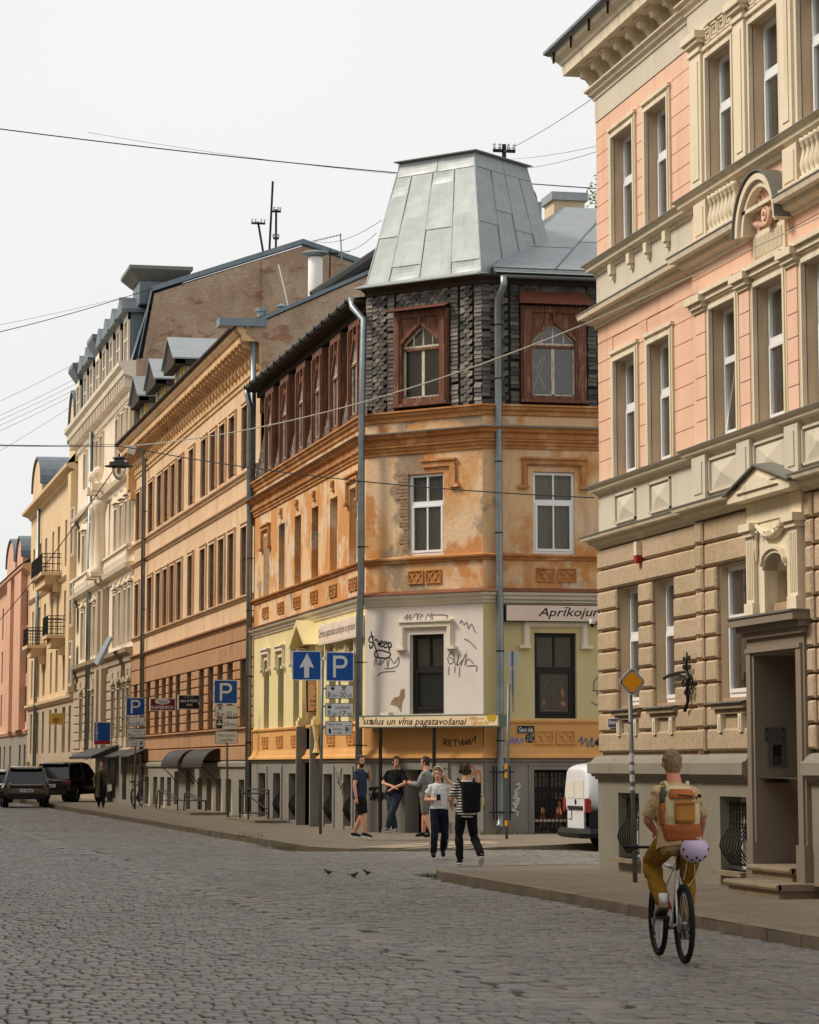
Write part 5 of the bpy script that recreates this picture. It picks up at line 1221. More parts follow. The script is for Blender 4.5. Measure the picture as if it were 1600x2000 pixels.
# plinth furniture: barrel canopies over basement stairs, railings
m_canopy = M('dark_canopy_sheet', K(46, 42, 38), .55, layers=[(K(80, 70, 62), 3, .5, .7, .5)])
def canopy(fr, t0, t1, z, par_label, grp):
    th = thing('barrel_canopy', par_label, 'canopy', fr.P((t0 + t1) / 2, z, .3), grp)
    n = 10; arc_ = [(.05 + .62 * math.sin(math.pi / 2 * k / n), z - .12 + .62 * math.cos(math.pi / 2 * k / n)) for k in range(n + 1)]
    mb = MB(); vs = [fr.P(t, zz, d) for t in (t0, t1) for d, zz in arc_] + [fr.P(t, zz - .03, d - .02) for t in (t0, t1) for d, zz in arc_]; m = n + 1
    fs = [(i, i + 1, m + i + 1, m + i) for i in range(n)] + [(2 * m + i, 3 * m + i, 3 * m + i + 1, 2 * m + i + 1) for i in range(n)] + [(i, 2 * m + i, 2 * m + i + 1, i + 1) for i in range(n)] + [(m + i, m + i + 1, 3 * m + i + 1, 3 * m + i) for i in range(n)]
    mb.add(vs, fs); mb.build('canopy_hood', m_canopy, th)
    for t in (t0, t1): MB().prism(fr, [(t, z)] if False else [(t - .01, z - .01), (t + .01, z - .01), (t + .01, z + .5), (t - .01, z + .5)], .06, .1).build('canopy_end', m_canopy, th)
    for t in (t0 + .05, t1 - .05): MB().tube([fr.P(t, z - .12, .62), fr.P(t, z - .4, .32), fr.P(t, z - .7, .08)], .018, 5).build('bracket_arm', m_iron, th)
    return th
c1 = canopy(fC, *[fC.uv(x, 1490, .6)[0] for x in (318, 350)], 1.78, 'smaller left of two black barrel canopies on grey plinth', 'barrel canopies on the brown house')
c2 = canopy(fC, *[fC.uv(x, 1490, .6)[0] for x in (358, 398)], 1.78, 'larger right black barrel canopy with pink graffiti on grey plinth', 'barrel canopies on the brown house')
def rail(name, label, segs, r=.022, grp=None):
    P0 = segs[0][0]; th = thing(name, label, 'railing', (P0[0], P0[1], .12), grp)
    for s in segs: MB().tube(s, r, 6).build('rail_bar', m_iron, th)
    return th
def wp(px, py, d=1.2): t, z = fC.uv(px, py, d); return fC.P(t, z, d)
rail('stair_railing', 'black iron stair railing left of the two canopied stairs', [[wp(305, 1580), wp(309, 1543), wp(347, 1563), wp(347, 1584)], [wp(312, 1580), wp(312, 1563), wp(347, 1563)], [wp(316, 1541), wp(350, 1560)], [wp(312, 1543), wp(312, 1578)]])
rail('stair_railing', 'black iron stair railing right of first, under graffiti canopy', [[wp(359, 1583), wp(361, 1549), wp(390, 1566), wp(390, 1582)], [wp(350, 1563), wp(402, 1564)], [wp(365, 1547), wp(402, 1566)], [wp(402, 1566), wp(402, 1584)]])
MB().box(fC, *[fC.uv(x, 1582, .8)[0] for x in (346, 402)], .12, .22, .1, 1.3).build('basement_step', m_kerb, hC)
def wq(px, py, d=1.1): t, z = fC.uv(px, py, d); return fC.P(t, z, d)
rail('pipe_railing', 'grey steel railing with crossed bars in front of drainpipe', [[wq(469, 1600), wq(469, 1540), wq(525, 1543), wq(525, 1600)], [wq(485, 1602), wq(485, 1541)], [wq(469, 1588), wq(525, 1588)], [wq(469, 1549), wq(525, 1550)], [wq(472, 1543), wq(520, 1580)]])
MB().box(fC, *[fC.uv(x, 1598, .8)[0] for x in (466, 526)], .12, .2, .3, 1.2).build('stair_kerb', m_kerb, hC)

# ================================================================== CREAM ORNATE HOUSE
YD1 = 145.3
fD = Fr((13.6, YD1), (0, -1), (-1, 0)); LD = YD1 - YC1
hD = thing('ornate_house', 'tall cream house with columns, balustrades and slate-grey dormered mansard', 'house', (20, 132, .1))
m_crD = M('cream_stucco', K(228, 214, 192), .9, layers=[(K(208, 192, 168), .6, .45, .7, .6), (K(180, 162, 138), (3, 3, .5), .6, .85, .4)], bump=[(30, .15)])
m_tanD = M('shaded_taupe_stucco', K(178, 162, 140), .92, layers=[(K(164, 142, 114), .7, .45, .7, .6), (K(132, 112, 90), (3, 3, .5), .6, .85, .4)], bump=[(24, .3)])  # darker stucco: the shade over the lower storeys is put into its colour
m_slategrey = M('blue_grey_mansard_sheet', K(104, 114, 120), .5, .35, layers=[(K(128, 138, 142), 1.4, .45, .7, .5), (K(84, 92, 98), (5, 5, .8), .5, .8, .5)])
MB().wbox(14.4, 30, YC1 + .1, YD1, .1, 18.6).build('core', m_interior, hD)
PXD = [(163, 167.5), (178.5, 183), (187, 191), (195.5, 199.5), (225, 230), (236, 240.5), (246.5, 250.5), (254.5, 259.5)]
WTD = [tpx(fD, a, b, 1100) for a, b in PXD]
ZD = [(2.95, 5.0), (6.95, 9.25), (11.2, 13.1), (15.5, 17.2)]
wall(fD, 0, LD, .1, 6.6, [(a, b, *ZD[0]) for a, b in WTD], m_tanD, hD, 'lower_wall', 0, .3)
wall(fD, 0, LD, 6.6, 18.2, [(a, b, *z) for a, b in WTD for z in ZD[1:]], m_crD, hD, 'upper_wall', 0, .3)
for a, b in WTD:
    for z in ZD: upvc(fD, a, b, *z, -.22, hD, mat=m_wtrim, split=.35, curtain=False, gm=m_glassd)
    for k, z in enumerate(ZD):
        mb = MB(); surround(mb, fD, a, b, *z, .14, .06, 0)
        if k in (0, 1): mb.box(fD, a - .2, b + .2, z[1] + .25, z[1] + .36, 0, .2); mb.ball(fD.P((a + b) / 2, z[1] + .32, .1), (.1, .18, .2), 8, 5)
        if k == 2: mb.prism(fD, [(a - .25, z[1] + .25), (b + .25, z[1] + .25), ((a + b) / 2, z[1] + .6)], 0, .22)
        mb.build('window_surround', m_tanD if k == 0 else m_crD, hD)
PDp = [(13.6, YD1), (13.6, YC1)]
def mouldD(n, prof, mat): return MB().mould(PDp, prof).build(n, mat, hD)
mouldD('ground_string', [(0, 2.2), (.1, 2.25), (.14, 2.4), (0, 2.45)], m_tanD)
mouldD('string_course', [(0, 6.1), (.08, 6.15), (.12, 6.4), (.3, 6.5), (.36, 6.66), (0, 6.72)], m_tanD)
mouldD('string_course', [(0, 9.75), (.08, 9.8), (.12, 10.0), (.34, 10.1), (.4, 10.26), (0, 10.34)], m_crD)
mouldD('string_course', [(0, 13.75), (.08, 13.8), (.12, 14.0), (.3, 14.08), (.36, 14.24), (0, 14.3)], m_crD)
mouldD('cornice', [(0, 17.5), (.08, 17.6), (.1, 17.9), (.14, 18.2), (.55, 18.35), (.6, 18.55), (.75, 18.7), (.78, 18.86), (0, 18.95)], m_crD)
bk = MB(); bk.prism(LF, [(-.09, -.5), (.09, -.5), (.12, 0), (-.12, 0)], 0, .42); bkm = bk.mesh('cornice_bracket', m_crD)
for k in range(36): ob('cornice_bracket', bkm, hD, M=fD.mat(.4 + k * .72, 18.3, .08))
for px in (203.5, 213):                      # paired columns in the middle
    t = fD.uv(px, 1050)[0]
    MB().lathe(fD.P(t, 10.5, .42), [(.34, 0), (.34, .2), (.26, .3), (.27, 1.0), (.22, 2.7), (.26, 2.75), (.33, 3.1), (.36, 3.3)], 12).build('column', m_crD, hD, smooth=True)
    MB().box(fD, t - .4, t + .4, 6.75, 9.75, 0, .3).build('pier', m_tanD, hD); MB().box(fD, t - .45, t + .45, 2.4, 6.1, 0, .32).build('pier', m_tanD, hD)
    MB().box(fD, t - .45, t + .45, 10.3, 10.5, 0, .85).build('column_base', m_crD, hD)
    mb = MB(); mb.ball(fD.P(t, 15.1, .55), (.26, .26, .3), 8, 6); mb.box(fD, t - .35, t + .35, 14.25, 14.6, .1, .85); mb.lathe(fD.P(t, 14.6, .55), [(.2, 0), (.1, .1), (.22, .35)], 8); mb.build('urn', m_crD, hD)
# balustrade over the first floor
for k in range(60):
    t = .4 + k * .42
    if t < LD - .2: MB().lathe(fD.P(t, 10.36, .22), [(.07, 0), (.11, .25), (.05, .5), (.08, .62)], 6).build('baluster', m_crD, hD)
MB().box(fD, 0, LD, 10.98, 11.08, .08, .34).build('balustrade_rail', m_crD, hD)
# rusticated courses of the lower storeys
for c in [2.5 + .42 * k for k in range(8)]:
    t = 0
    for a, b in WTD + [(LD, LD)]:
        if a - t > .3: MB().bevbox(fD, t + .22, a - .22, c + .02, c + .4, -.01, .07, .03).build('stone_block', m_tanD, hD)
        t = b
ms = MB(); ms.add([(13.4, YD1, 18.9), (13.4, YC1, 18.9), (14.25, YC1, 21.9), (14.25, YD1, 21.9), (20.8, YC1, 24.2), (20.8, YD1, 24.2), (27, YC1, 22.0), (27, YD1, 22.0)], [(0, 1, 2, 3), (3, 2, 4, 5), (5, 4, 6, 7)]); ms.build('mansard_roof', m_slategrey, hD)
fwl = Fr((13.6, YC1 - .02), (1, 0), (0, -1))
MB().prism(fwl, [(0, 14.5), (0, 19.0), (.25, 19.0), (.72, 21.85), (7.2, 24.18), (9.8, 23.4), (14, 21.6), (14, 14.5)], -.3, .02).build('gable_firewall', m_firew, hD)
MB().prism(fwl, [(5.4, 17), (5.4, 23.45), (6.9, 23.9), (7.5, 23.9), (7.5, 17)], .02, .12).build('chimney_breast', m_firew, hD)
cp = MB(); P = fwl.P; pp = [(.05, 18.95), (.62, 21.95), (7.2, 24.28), (9.8, 23.5), (14, 21.7)]
for p, q in zip(pp, pp[1:]): cp.hexa([P(*p, .08), P(*q, .08), P(*q, -.4), P(*p, -.4), P(p[0], p[1] + .22, .08), P(q[0], q[1] + .22, .08), P(q[0], q[1] + .22, -.4), P(p[0], p[1] + .22, -.4)])
cp.build('gable_coping', m_bluezinc, hD)
def dormerD(y, w, z1, ztop, cap=False):
    fd = Fr((13.45, y + w / 2), (0, -1), (-1, 0)); L = w
    o = MB().wbox(13.47, 15.5, y - w / 2, y + w / 2, 18.9, z1).build('dormer', m_slategrey, hD)
    f_ = MB(); f_.box(fd, 0, .22, 18.95, z1, 0, .1); f_.box(fd, L - .22, L, 18.95, z1, 0, .1); f_.box(fd, 0, L, z1 - .3, z1, 0, .12); f_.build('dormer_front', m_crD, o)
    MB().box(fd, .22, L - .22, 19.0, z1 - .3, 0, .03).build('dormer_window', m_glassd, o)
    fb = MB(); fb.box(fd, L / 2 - .04, L / 2 + .04, 19.0, z1 - .3, .02, .08); fb.box(fd, .22, L - .22, 20.1, 20.18, .02, .08); fb.build('dormer_window_frame', m_wtrim, o)
    r_ = MB()
    if cap: r_.loft([[fd.P(a, z1, b) for a, b in ((-.05, .15), (L + .05, .15), (L + .05, -2), (-.05, -2))], [fd.P(a, ztop - .2, b) for a, b in ((-.45, .5), (L + .45, .5), (L + .45, -2.3), (-.45, -2.3))], [fd.P(a, ztop, b) for a, b in ((-.45, .5), (L + .45, .5), (L + .45, -2.3), (-.45, -2.3))]])
    else: r_.prism(fd, [(-.25, z1), (L + .25, z1), (L + .25, z1 + .15), (L / 2, ztop), (-.25, z1 + .15)], -1.8, .4)
    r_.build('dormer_roof', m_slategrey, o)
for k, y in enumerate((121.5, 124.6, 127.6, 130.6, 133.6, 136.6, 139.6, 143.4)): dormerD(y, 1.7, 21.2, 22.0, cap=(k in (4, 7)))
tb = MB().wbox(13.75, 15.5, 119.9, 122.4, 21.5, 22.7).build('roof_turret', m_slategrey, hD)
tc_ = MB(); tc_.loft([[(13.7, 119.85, 22.5), (15.6, 119.85, 22.5), (15.6, 122.5, 22.5), (13.7, 122.5, 22.5)], [(13.25, 119.4, 22.95), (16.0, 119.4, 22.95), (16.0, 122.9, 22.95), (13.25, 122.9, 22.95)], [(13.25, 119.4, 23.1), (16.0, 119.4, 23.1), (16.0, 122.9, 23.1), (13.25, 122.9, 23.1)]]); tc_.build('turret_cap', m_lead, tb)
downpipe('downpipe', [fD.P(fD.uv(176, 1000, .2)[0], z, .2) for z in (17.8, 2)], .11, [], fD, hD)
pa = MB(); P = fD.P; t = fD.uv(200, 1310, .9)[0]
pa.hexa([P(t - 1.0, 6.2, 1.2), P(t + .7, 6.0, 1.2), P(t + .7, 6.0, 1.05), P(t - 1.0, 6.2, 1.05), P(t - 1.0, 7.3, .6), P(t + .5, 7.2, .6), P(t + .5, 7.2, .5), P(t - 1.0, 7.3, .5)]); pa.build('torn_metal_sheet', m_galv, hD)
# shop fronts and canopy at street level of the cream house
MB().box(fD, fD.uv(186, 1500, .1)[0], fD.uv(258, 1500, .1)[0], .12, 2.2, .0, .1).build('shop_front', m_plinth, hD)
for a, b in ((190, 197), (203, 212), (218, 226), (240, 247)): MB().box(fD, fD.uv(a, 1500, .1)[0], fD.uv(b, 1500, .1)[0], .3, 2.0, .1, .12).build('dark_shop_panel', m_blackfr, hD)  # flat black panels: the shade inside the openings is put in as colour
ca = MB(); a, b = fD.uv(135, 1475, 1.3)[0], fD.uv(178, 1475, 1.3)[0]; P = fD.P
ca.hexa([P(a, 2.0, 1.3), P(b, 2.0, 1.3), P(b, 2.1, .1), P(a, 2.1, .1), P(a, 2.12, 1.3), P(b, 2.12, 1.3), P(b, 2.6, .1), P(a, 2.6, .1)]); ca.build('shop_canopy', m_canopy, hD)
for x0, x1 in ((180, 206), (208, 236), (232, 258)):
    ca = MB(); a, b = fD.uv(x0, 1480, .7)[0], fD.uv(x1, 1480, .7)[0]; ca.hexa([P(a, 2.05, .8), P(b, 2.05, .8), P(b, 2.3, .1), P(a, 2.3, .1), P(a, 2.1, .8), P(b, 2.1, .8), P(b, 2.4, .1), P(a, 2.4, .1)]); ca.build('awning', m_canopy, hD)

# ================================================================== YELLOW BALCONY HOUSE AND PINK HOUSE FARTHER ON
YE1 = 175.6
fE = Fr((13.6, YE1), (0, -1), (-1, 0)); LE = YE1 - YD1
hE = thing('balcony_house', 'sandy yellow house with three iron balconies and curved attic gable', 'house', (20, 160, .1))
m_yelE = M('sandy_yellow_stucco', K(214, 188, 150), .9, layers=[(K(196, 168, 130), .5, .45, .7, .6), (K(170, 132, 86), (3, 3, .5), .6, .85, .4)], bump=[(24, .15)])
MB().wbox(14.2, 30, YD1, YE1, .1, 16.8).build('core', m_interior, hE)
PXE = [(63.5, 66.5), (76, 79), (86, 90), (100, 103.5), (110.5, 115), (125, 131), (137.5, 142)]
WTE = [tpx(fE, a, b, 1180) for a, b in PXE]
ZE = [(2.4, 4.8), (5.7, 8.0), (8.7, 11.0), (12.3, 14.8)]
wall(fE, 0, LE, 5.0, 17.1, [(a, b, *z) for a, b in WTE for z in ZE[1:]], m_yelE, hE, 'wall', 0, .35)
wall(fE, 0, LE, .1, 5.0, [(a, b, *ZE[0]) for a, b in WTE], m_tanD, hE, 'lower_wall', 0, .35)
for a, b in WTE:
    for z in ZE: upvc(fE, a, b, *z, -.25, hE, mat=m_wtrim, split=.35, curtain=False, gm=m_glassd)
PEp = [(13.6, YE1), (13.6, YD1)]
for prof in ([(0, 5.0), (.1, 5.05), (.24, 5.2), (.26, 5.34), (0, 5.4)], [(0, 11.5), (.08, 11.55), (.2, 11.7), (0, 11.75)], [(0, 16.7), (.1, 16.75), (.2, 16.9), (.6, 17.05), (.62, 17.2), (0, 17.3)]): MB().mould(PEp, prof).build('string_course', m_yelE, hE)
bay = MB(); bay.box(fE, fE.uv(130, 1100, .35)[0], LE - .02, 5.4, 16.8, 0, .35); bay.build('corner_bay', m_yelE, hE)
for z in ZE[1:]:
    a, b = fE.uv(138, 1100, .35)[0], fE.uv(142.5, 1100, .35)[0]; upvc(fE, a, b, *z, .355, hE, mat=m_wtrim, split=.35, curtain=False, gm=m_glassd)
for (y0, y1, z) in ((154.0, 161.5, 12.1), (149.7, 152.8, 8.5), (163.0, 166.5, 8.5)):
    t0, t1 = YE1 - y1, YE1 - y0
    sl = MB(); sl.box(fE, t0, t1, z - .12, z + .06, 0, 1.1); sl.prism(fE, [(t0 + .15, z - .12), (t1 - .15, z - .12), (t1 - .5, z - .6), (t0 + .5, z - .6)], 0, .85); sl.box(fE, t1 - .7, t1 - .4, z - 1.0, z - .5, 0, .4); so = sl.build('balcony', m_yelE, hE)
    rl = MB(); n = int((t1 - t0) / .14)
    for k in range(n + 1): rl.tube([fE.P(t0 + (t1 - t0) * k / n, z + .06, 1.05), fE.P(t0 + (t1 - t0) * k / n, z + 1.05, 1.05)], .012, 4)
    for t in (t0, t1):
        for k in range(8): rl.tube([fE.P(t, z + .06, .1 + k * .135), fE.P(t, z + 1.05, .1 + k * .135)], .012, 4)
    for zz in (.12, .5, .85, 1.05):
        rl.tube([fE.P(t0, z + zz, 0), fE.P(t0, z + zz, 1.05), fE.P(t1, z + zz, 1.05), fE.P(t1, z + zz, 0)], .022, 4)
    rl.build('balcony_railing', m_iron, so)
rE = MB(); rE.add([(13.0, YE1, 17.2), (13.0, YD1, 17.2), (15.6, YD1, 20.4), (15.6, YE1, 20.4), (22, YD1, 21.5), (22, YE1, 21.5)], [(0, 1, 2, 3), (3, 2, 4, 5)]); rE.build('roof', m_slategrey, hE)
def gable(fr, tc, w, z0, z1, par, mat, d0=-.6, d1=.15, cap=m_slategrey):
    pts = [(tc - w / 2, z0), (tc + w / 2, z0)] + [(tc + w / 2 * math.cos(a) * (1 if abs(math.cos(a)) < .95 else 1), z0 + (z1 - z0) * (.35 + .65 * math.sin(a))) for a in [math.pi * k / 14 for k in range(15)]]
    MB().prism(fr, pts, d0, d1).build('attic_gable', mat, par)
    q = [(tc + (w / 2 + .1) * math.cos(a), z0 + (z1 - z0) * (.36 + .67 * math.sin(a))) for a in [math.pi * k / 14 for k in range(15)]]
    c_ = MB()
    for a, b in zip(q, q[1:]): c_.prism(fr, [a, b, (b[0], b[1] + .12), (a[0], a[1] + .12)], d0 - 2.4, d1 + .12)
    c_.build('gable_flashing', cap, par)
gable(fE, YE1 - 169.5, 6.5, 17.2, 19.9, hE, m_yelE); gable(fE, YE1 - 147.0, 3.4, 17.2, 21.0, hE, m_yelE)
downpipe('downpipe', [fE.P(fE.uv(74, 1100, .2)[0], z, .2) for z in (16.8, .4)], .11, [], fE, hE)
fF = Fr((13.6, 208), (0, -1), (-1, 0)); LF_ = 208 - YE1
hF = thing('pink_house', 'pinkish orange house with rounded attic gable at far left edge', 'house', (20, 190, .1))
m_pinkF = M('salmon_stucco', K(208, 164, 138), .9, layers=[(K(190, 144, 118), .5, .45, .7, .6), (K(156, 116, 94), (3, 3, .5), .6, .85, .4)], bump=[(24, .15)])
MB().wbox(14.2, 30, YE1, 208, .1, 13.8).build('core', m_interior, hF)
WTF = [tpx(fF, a, b, 1250) for a, b in ((4, 6.5), (11.5, 14), (22.5, 25.5), (41, 44.5), (50.5, 54))]
ZF = [(4.4, 6.6), (7.4, 9.6), (10.4, 12.6)]
wall(fF, 0, LF_, 3.8, 14.1, [(a, b, *z) for a, b in WTF for z in ZF], m_pinkF, hF, 'wall', 0, .35)
wall(fF, 0, LF_, .1, 3.8, [(a, b, .6, 3.0) for a, b in WTF], m_plinth, hF, 'shop_wall', 0, .35)
for a, b in WTF:
    for z in ZF + [(.6, 3.0)]: upvc(fF, a, b, *z, -.25, hF, mat=m_wtrim, split=.35, curtain=False, gm=m_glassd)
MB().mould([(13.6, 208), (13.6, YE1)], [(0, 3.6), (.1, 3.65), (.2, 3.85), (0, 3.95)]).build('string_course', m_pinkF, hF)
MB().mould([(13.6, 208), (13.6, YE1)], [(0, 13.5), (.1, 13.6), (.5, 13.9), (.52, 14.1), (0, 14.2)]).build('cornice', m_pinkF, hF)
for x0, x1 in ((13, 20), (27, 40)):
    MB().box(fF, fF.uv(x0, 1200, .4)[0], fF.uv(x1, 1200, .4)[0], 3.9, 14.3, 0, .4).build('bay', m_pinkF, hF)
gable(fF, 208 - 190.5, 7.5, 14.1, 16.6, hF, m_pinkF); gable(fF, 208 - 182.6, 4.6, 14.1, 16.2, hF, m_pinkF)
rF = MB(); rF.add([(13.0, 208, 14.1), (13.0, YE1, 14.1), (18, YE1, 17.2), (18, 208, 17.2)], [(0, 1, 2, 3)]); rF.build('roof', m_slategrey, hF)

# ================================================================== HOUSES ACROSS THE STREET (out of frame, they shade the street and show in the glass)
m_opp = M('beige_opposite_stucco', K(196, 180, 154), .9, layers=[(K(172, 154, 128), .6, .45, .7, .6)])
for (y0, y1, h, lab) in ((-16, 14, 14.5, 'beige house across the street nearest the camera'), (14.2, 44, 15.5, 'beige house across the street opposite the pink house'), (44.2, 80, 15.5, 'beige house across the street opposite the corner house'), (80.2, 122, 16.0, 'beige house across the street opposite the brown house'), (122.2, 210, 16.0, 'beige house across the street at the far end')):
    fo = Fr((-3.2, y0), (0, 1), (1, 0)); L = y1 - y0
    ho = thing('street_house', lab, 'house', (-8, (y0 + y1) / 2, .1), 'houses across the street')
    MB().wbox(-13, -3.5, y0, y1, .1, h).build('core', m_interior, ho)
    n = int(L / 2.6); ops = [(L * (k + .5) / n - .55, L * (k + .5) / n + .55, z, z + 1.9) for k in range(n) for z in (2.6, 6.2, 9.8)]
    wall(fo, 0, L, .1, h, ops, m_opp, ho, 'wall', 0, .25)
    gl = MB()
    for a, b, c, e in ops: gl.quad(fo.P(a, c, -.2), fo.P(b, c, -.2), fo.P(b, e, -.2), fo.P(a, e, -.2))
    gl.build('window_glass', m_glassd, ho, kind='stuff')
    MB().mould([(-3.2, y0), (-3.2, y1)], [(0, h - .5), (.4, h - .2), (.5, h), (0, h + .1)]).build('cornice', m_opp, ho)
    MB().add([(-2.7, y0, h), (-2.7, y1, h), (-8, y1, h + 2), (-8, y0, h + 2), (-13, y0, h), (-13, y1, h)], [(0, 1, 2, 3), (3, 2, 5, 4)]).build('roof', m_slategrey, ho)
# ================================================================== LETTERING AND SIGNS
m_blue = M('sign_blue', K(10, 74, 150), .45, layers=[(K(8, 62, 128), 3, .45, .7, .5)])
m_swhite = M('sign_white', K(206, 208, 206), .5, layers=[(K(186, 188, 186), 4, .45, .75, .5)])
m_sblack = M('sign_black', K(26, 26, 26), .5)
m_syel = M('sign_amber', K(236, 158, 10), .45, layers=[(K(220, 142, 6), 5, .45, .75, .5)])
m_pole = M('grey_steel_pole', K(112, 118, 118), .5, .5, layers=[(K(88, 94, 96), 6, .45, .7, .6)])
m_cream_s = M('pale_pink_sign_board', K(226, 206, 190), .6, layers=[(K(206, 182, 160), 1.5, .45, .7, .5)])
m_ink = M('dark_brown_lettering', K(44, 32, 30), .7)
m_back = M('sign_back_aluminium', K(156, 164, 168), .45, .6)
def text_fit(fr, box, body, mat, par, d=.0, shear=0.0, bold=0.0, name='lettering', box_px=True, dd=0.0):
    """flat lettering stretched to a box given in photo pixels on the plane (box = x0,y0,x1,y1)"""
    c = bpy.data.curves.new('t', 'FONT'); c.body = body; c.shear = shear; c.offset = bold; c.resolution_u = 2
    o = bpy.data.objects.new('t', c); me = bpy.data.meshes.new_from_object(o); bpy.data.objects.remove(o); bpy.data.curves.remove(c)
    n = len(me.vertices)
    if not n: return None
    co = np.zeros(n * 3); me.vertices.foreach_get('co', co); co = co.reshape(-1, 3); lo, hi = co.min(0), co.max(0)
    x0, y0, x1, y1 = box
    if box_px: (t0, za), (t1, zb) = fr.uv(x0, y1, d), fr.uv(x1, y1, d); zt0, zt1 = fr.uv(x0, y0, d)[1], fr.uv(x1, y0, d)[1]
    else: t0, t1, za, zb, zt0, zt1 = x0, x1, y0, y0, y1, y1
    u = (co[:, 0] - lo[0]) / (hi[0] - lo[0]); v = (co[:, 1] - lo[1]) / (hi[1] - lo[1])
    t = t0 + (t1 - t0) * u; z = (za + (zb - za) * u) * (1 - v) + (zt0 + (zt1 - zt0) * u) * v
    new = [fr.P(a, b, d + dd) for a, b in zip(t, z)]
    me.vertices.foreach_set('co', np.array(new).reshape(-1)); me.materials.clear(); me.materials.append(mat); me.update()
    return ob(name, me, par)
def rrect(x0, x1, z0, z1, r, n=4):
    out = []
    for cx_, cz_, a0 in ((x1 - r, z1 - r, 0), (x0 + r, z1 - r, 90), (x0 + r, z0 + r, 180), (x1 - r, z0 + r, 270)):
        out += [(cx_ + r * math.cos(rad(a0 + 90 * k / n)), cz_ + r * math.sin(rad(a0 + 90 * k / n))) for k in range(n + 1)]
    return out
def panel(fr, px, mat, edge, par, d=0.0, r=.05, name='sign_panel', b=.022):
    (t0, z1), (t1, z0) = fr.uv(px[0], px[1], d), fr.uv(px[2], px[3], d)
    o = MB().prism(fr, rrect(t0, t1, z0, z1, r), d - .012, d).build(name, edge, par)
    MB().prism(fr, rrect(t0 + b, t1 - b, z0 + b, z1 - b, max(.005, r - b)), d - .001, d + .003).build('sign_face', mat, o)
    return o, (t0, t1, z0, z1)
def ptf(fr, box, pts, d): return [(box[0] + (box[1] - box[0]) * x, box[2] + (box[3] - box[2]) * z) for x, z in pts]
def shield(fr, box, par, d):
    MB().prism(fr, ptf(fr, box, [(.1, 1), (.9, 1), (.9, .45), (.5, .1), (.1, .45)], d), d, d + .003).build('meter_symbol', m_sblack, par)
    MB().prism(fr, ptf(fr, box, [(.22, .9), (.78, .9), (.78, .75), (.22, .75)], d), d + .001, d + .005).build('meter_symbol', m_swhite, par)
def hammers(fr, box, par, d):
    mb = MB(); mb.prism(fr, ptf(fr, box, [(.05, .08), (.2, 0), (.85, .85), (.72, .95)], d), d, d + .003); mb.prism(fr, ptf(fr, box, [(.95, .08), (.8, 0), (.15, .85), (.28, .95)], d), d, d + .0042)
    mb.prism(fr, ptf(fr, box, [(.55, .98), (.7, .7), (1, .78), (.9, 1)], d), d, d + .0035); mb.prism(fr, ptf(fr, box, [(.45, .98), (.3, .7), (0, .78), (.1, 1)], d), d, d + .0046); mb.build('hammers_symbol', m_sblack, par)
def hours(fr, px, par, a, b, d):
    """8.00-20.00 with small raised minutes, set in the pixel box"""
    x0, y0, x1, y1 = px; w = x1 - x0; h = y1 - y0
    text_fit(fr, (x0, y0, x0 + w * (.13 if len(a) == 1 else .24), y1), a, m_sblack, par, d)
    text_fit(fr, (x0 + w * .16, y0 + h * .38, x0 + w * .37, y1), '.00', m_sblack, par, d)
    text_fit(fr, (x0 + w * .40, y0 + h * .55, x0 + w * .47, y0 + h * .66), '-', m_sblack, par, d, bold=.02)
    text_fit(fr, (x0 + w * .50, y0, x0 + w * .76, y1), b, m_sblack, par, d)
    text_fit(fr, (x0 + w * .79, y0 + h * .38, x0 + w * 1.0, y1), '.00', m_sblack, par, d)
def psign(fr, px, par, d=0.0):
    o, B = panel(fr, px, m_blue, m_swhite, par, d)
    w, h = px[2] - px[0], px[3] - px[1]; a, z = (B[0], B[2]); W, H_ = B[1] - B[0], B[3] - B[2]; th = .10
    mb = MB(); f = lambda x, y: (a + W * x, z + H_ * y)
    mb.prism(fr, [f(.25, .13), f(.35, .13), f(.35, .87), f(.25, .87)], d + .003, d + .008)
    n = 12; cy, ro, ri = .655, .215, .115
    for k in range(n):
        a0, a1 = [math.pi * (.5 - j / n) for j in (k, k + 1)]
        q = lambda r, an, r2: f(.55 + r * math.cos(an), cy + r2 * math.sin(an))
        mb.prism(fr, [q(ri, a0, ri), q(ro, a0, ro), q(ro, a1, ro), q(ri, a1, ri)], d + .003, d + .0085)
    for s in (1, -1): mb.prism(fr, [f(.34, cy + s * ri), f(.55, cy + s * ri), f(.55, cy + s * ro), f(.34, cy + s * ro)], d + .003, d + .0082)
    mb.build('letter_p', m_swhite, o); return o
def pole(par, base, top, r=.03, name='pole'):
    o = MB().tube([base, top], r, 10).build(name, m_pole, par, smooth=True); return o
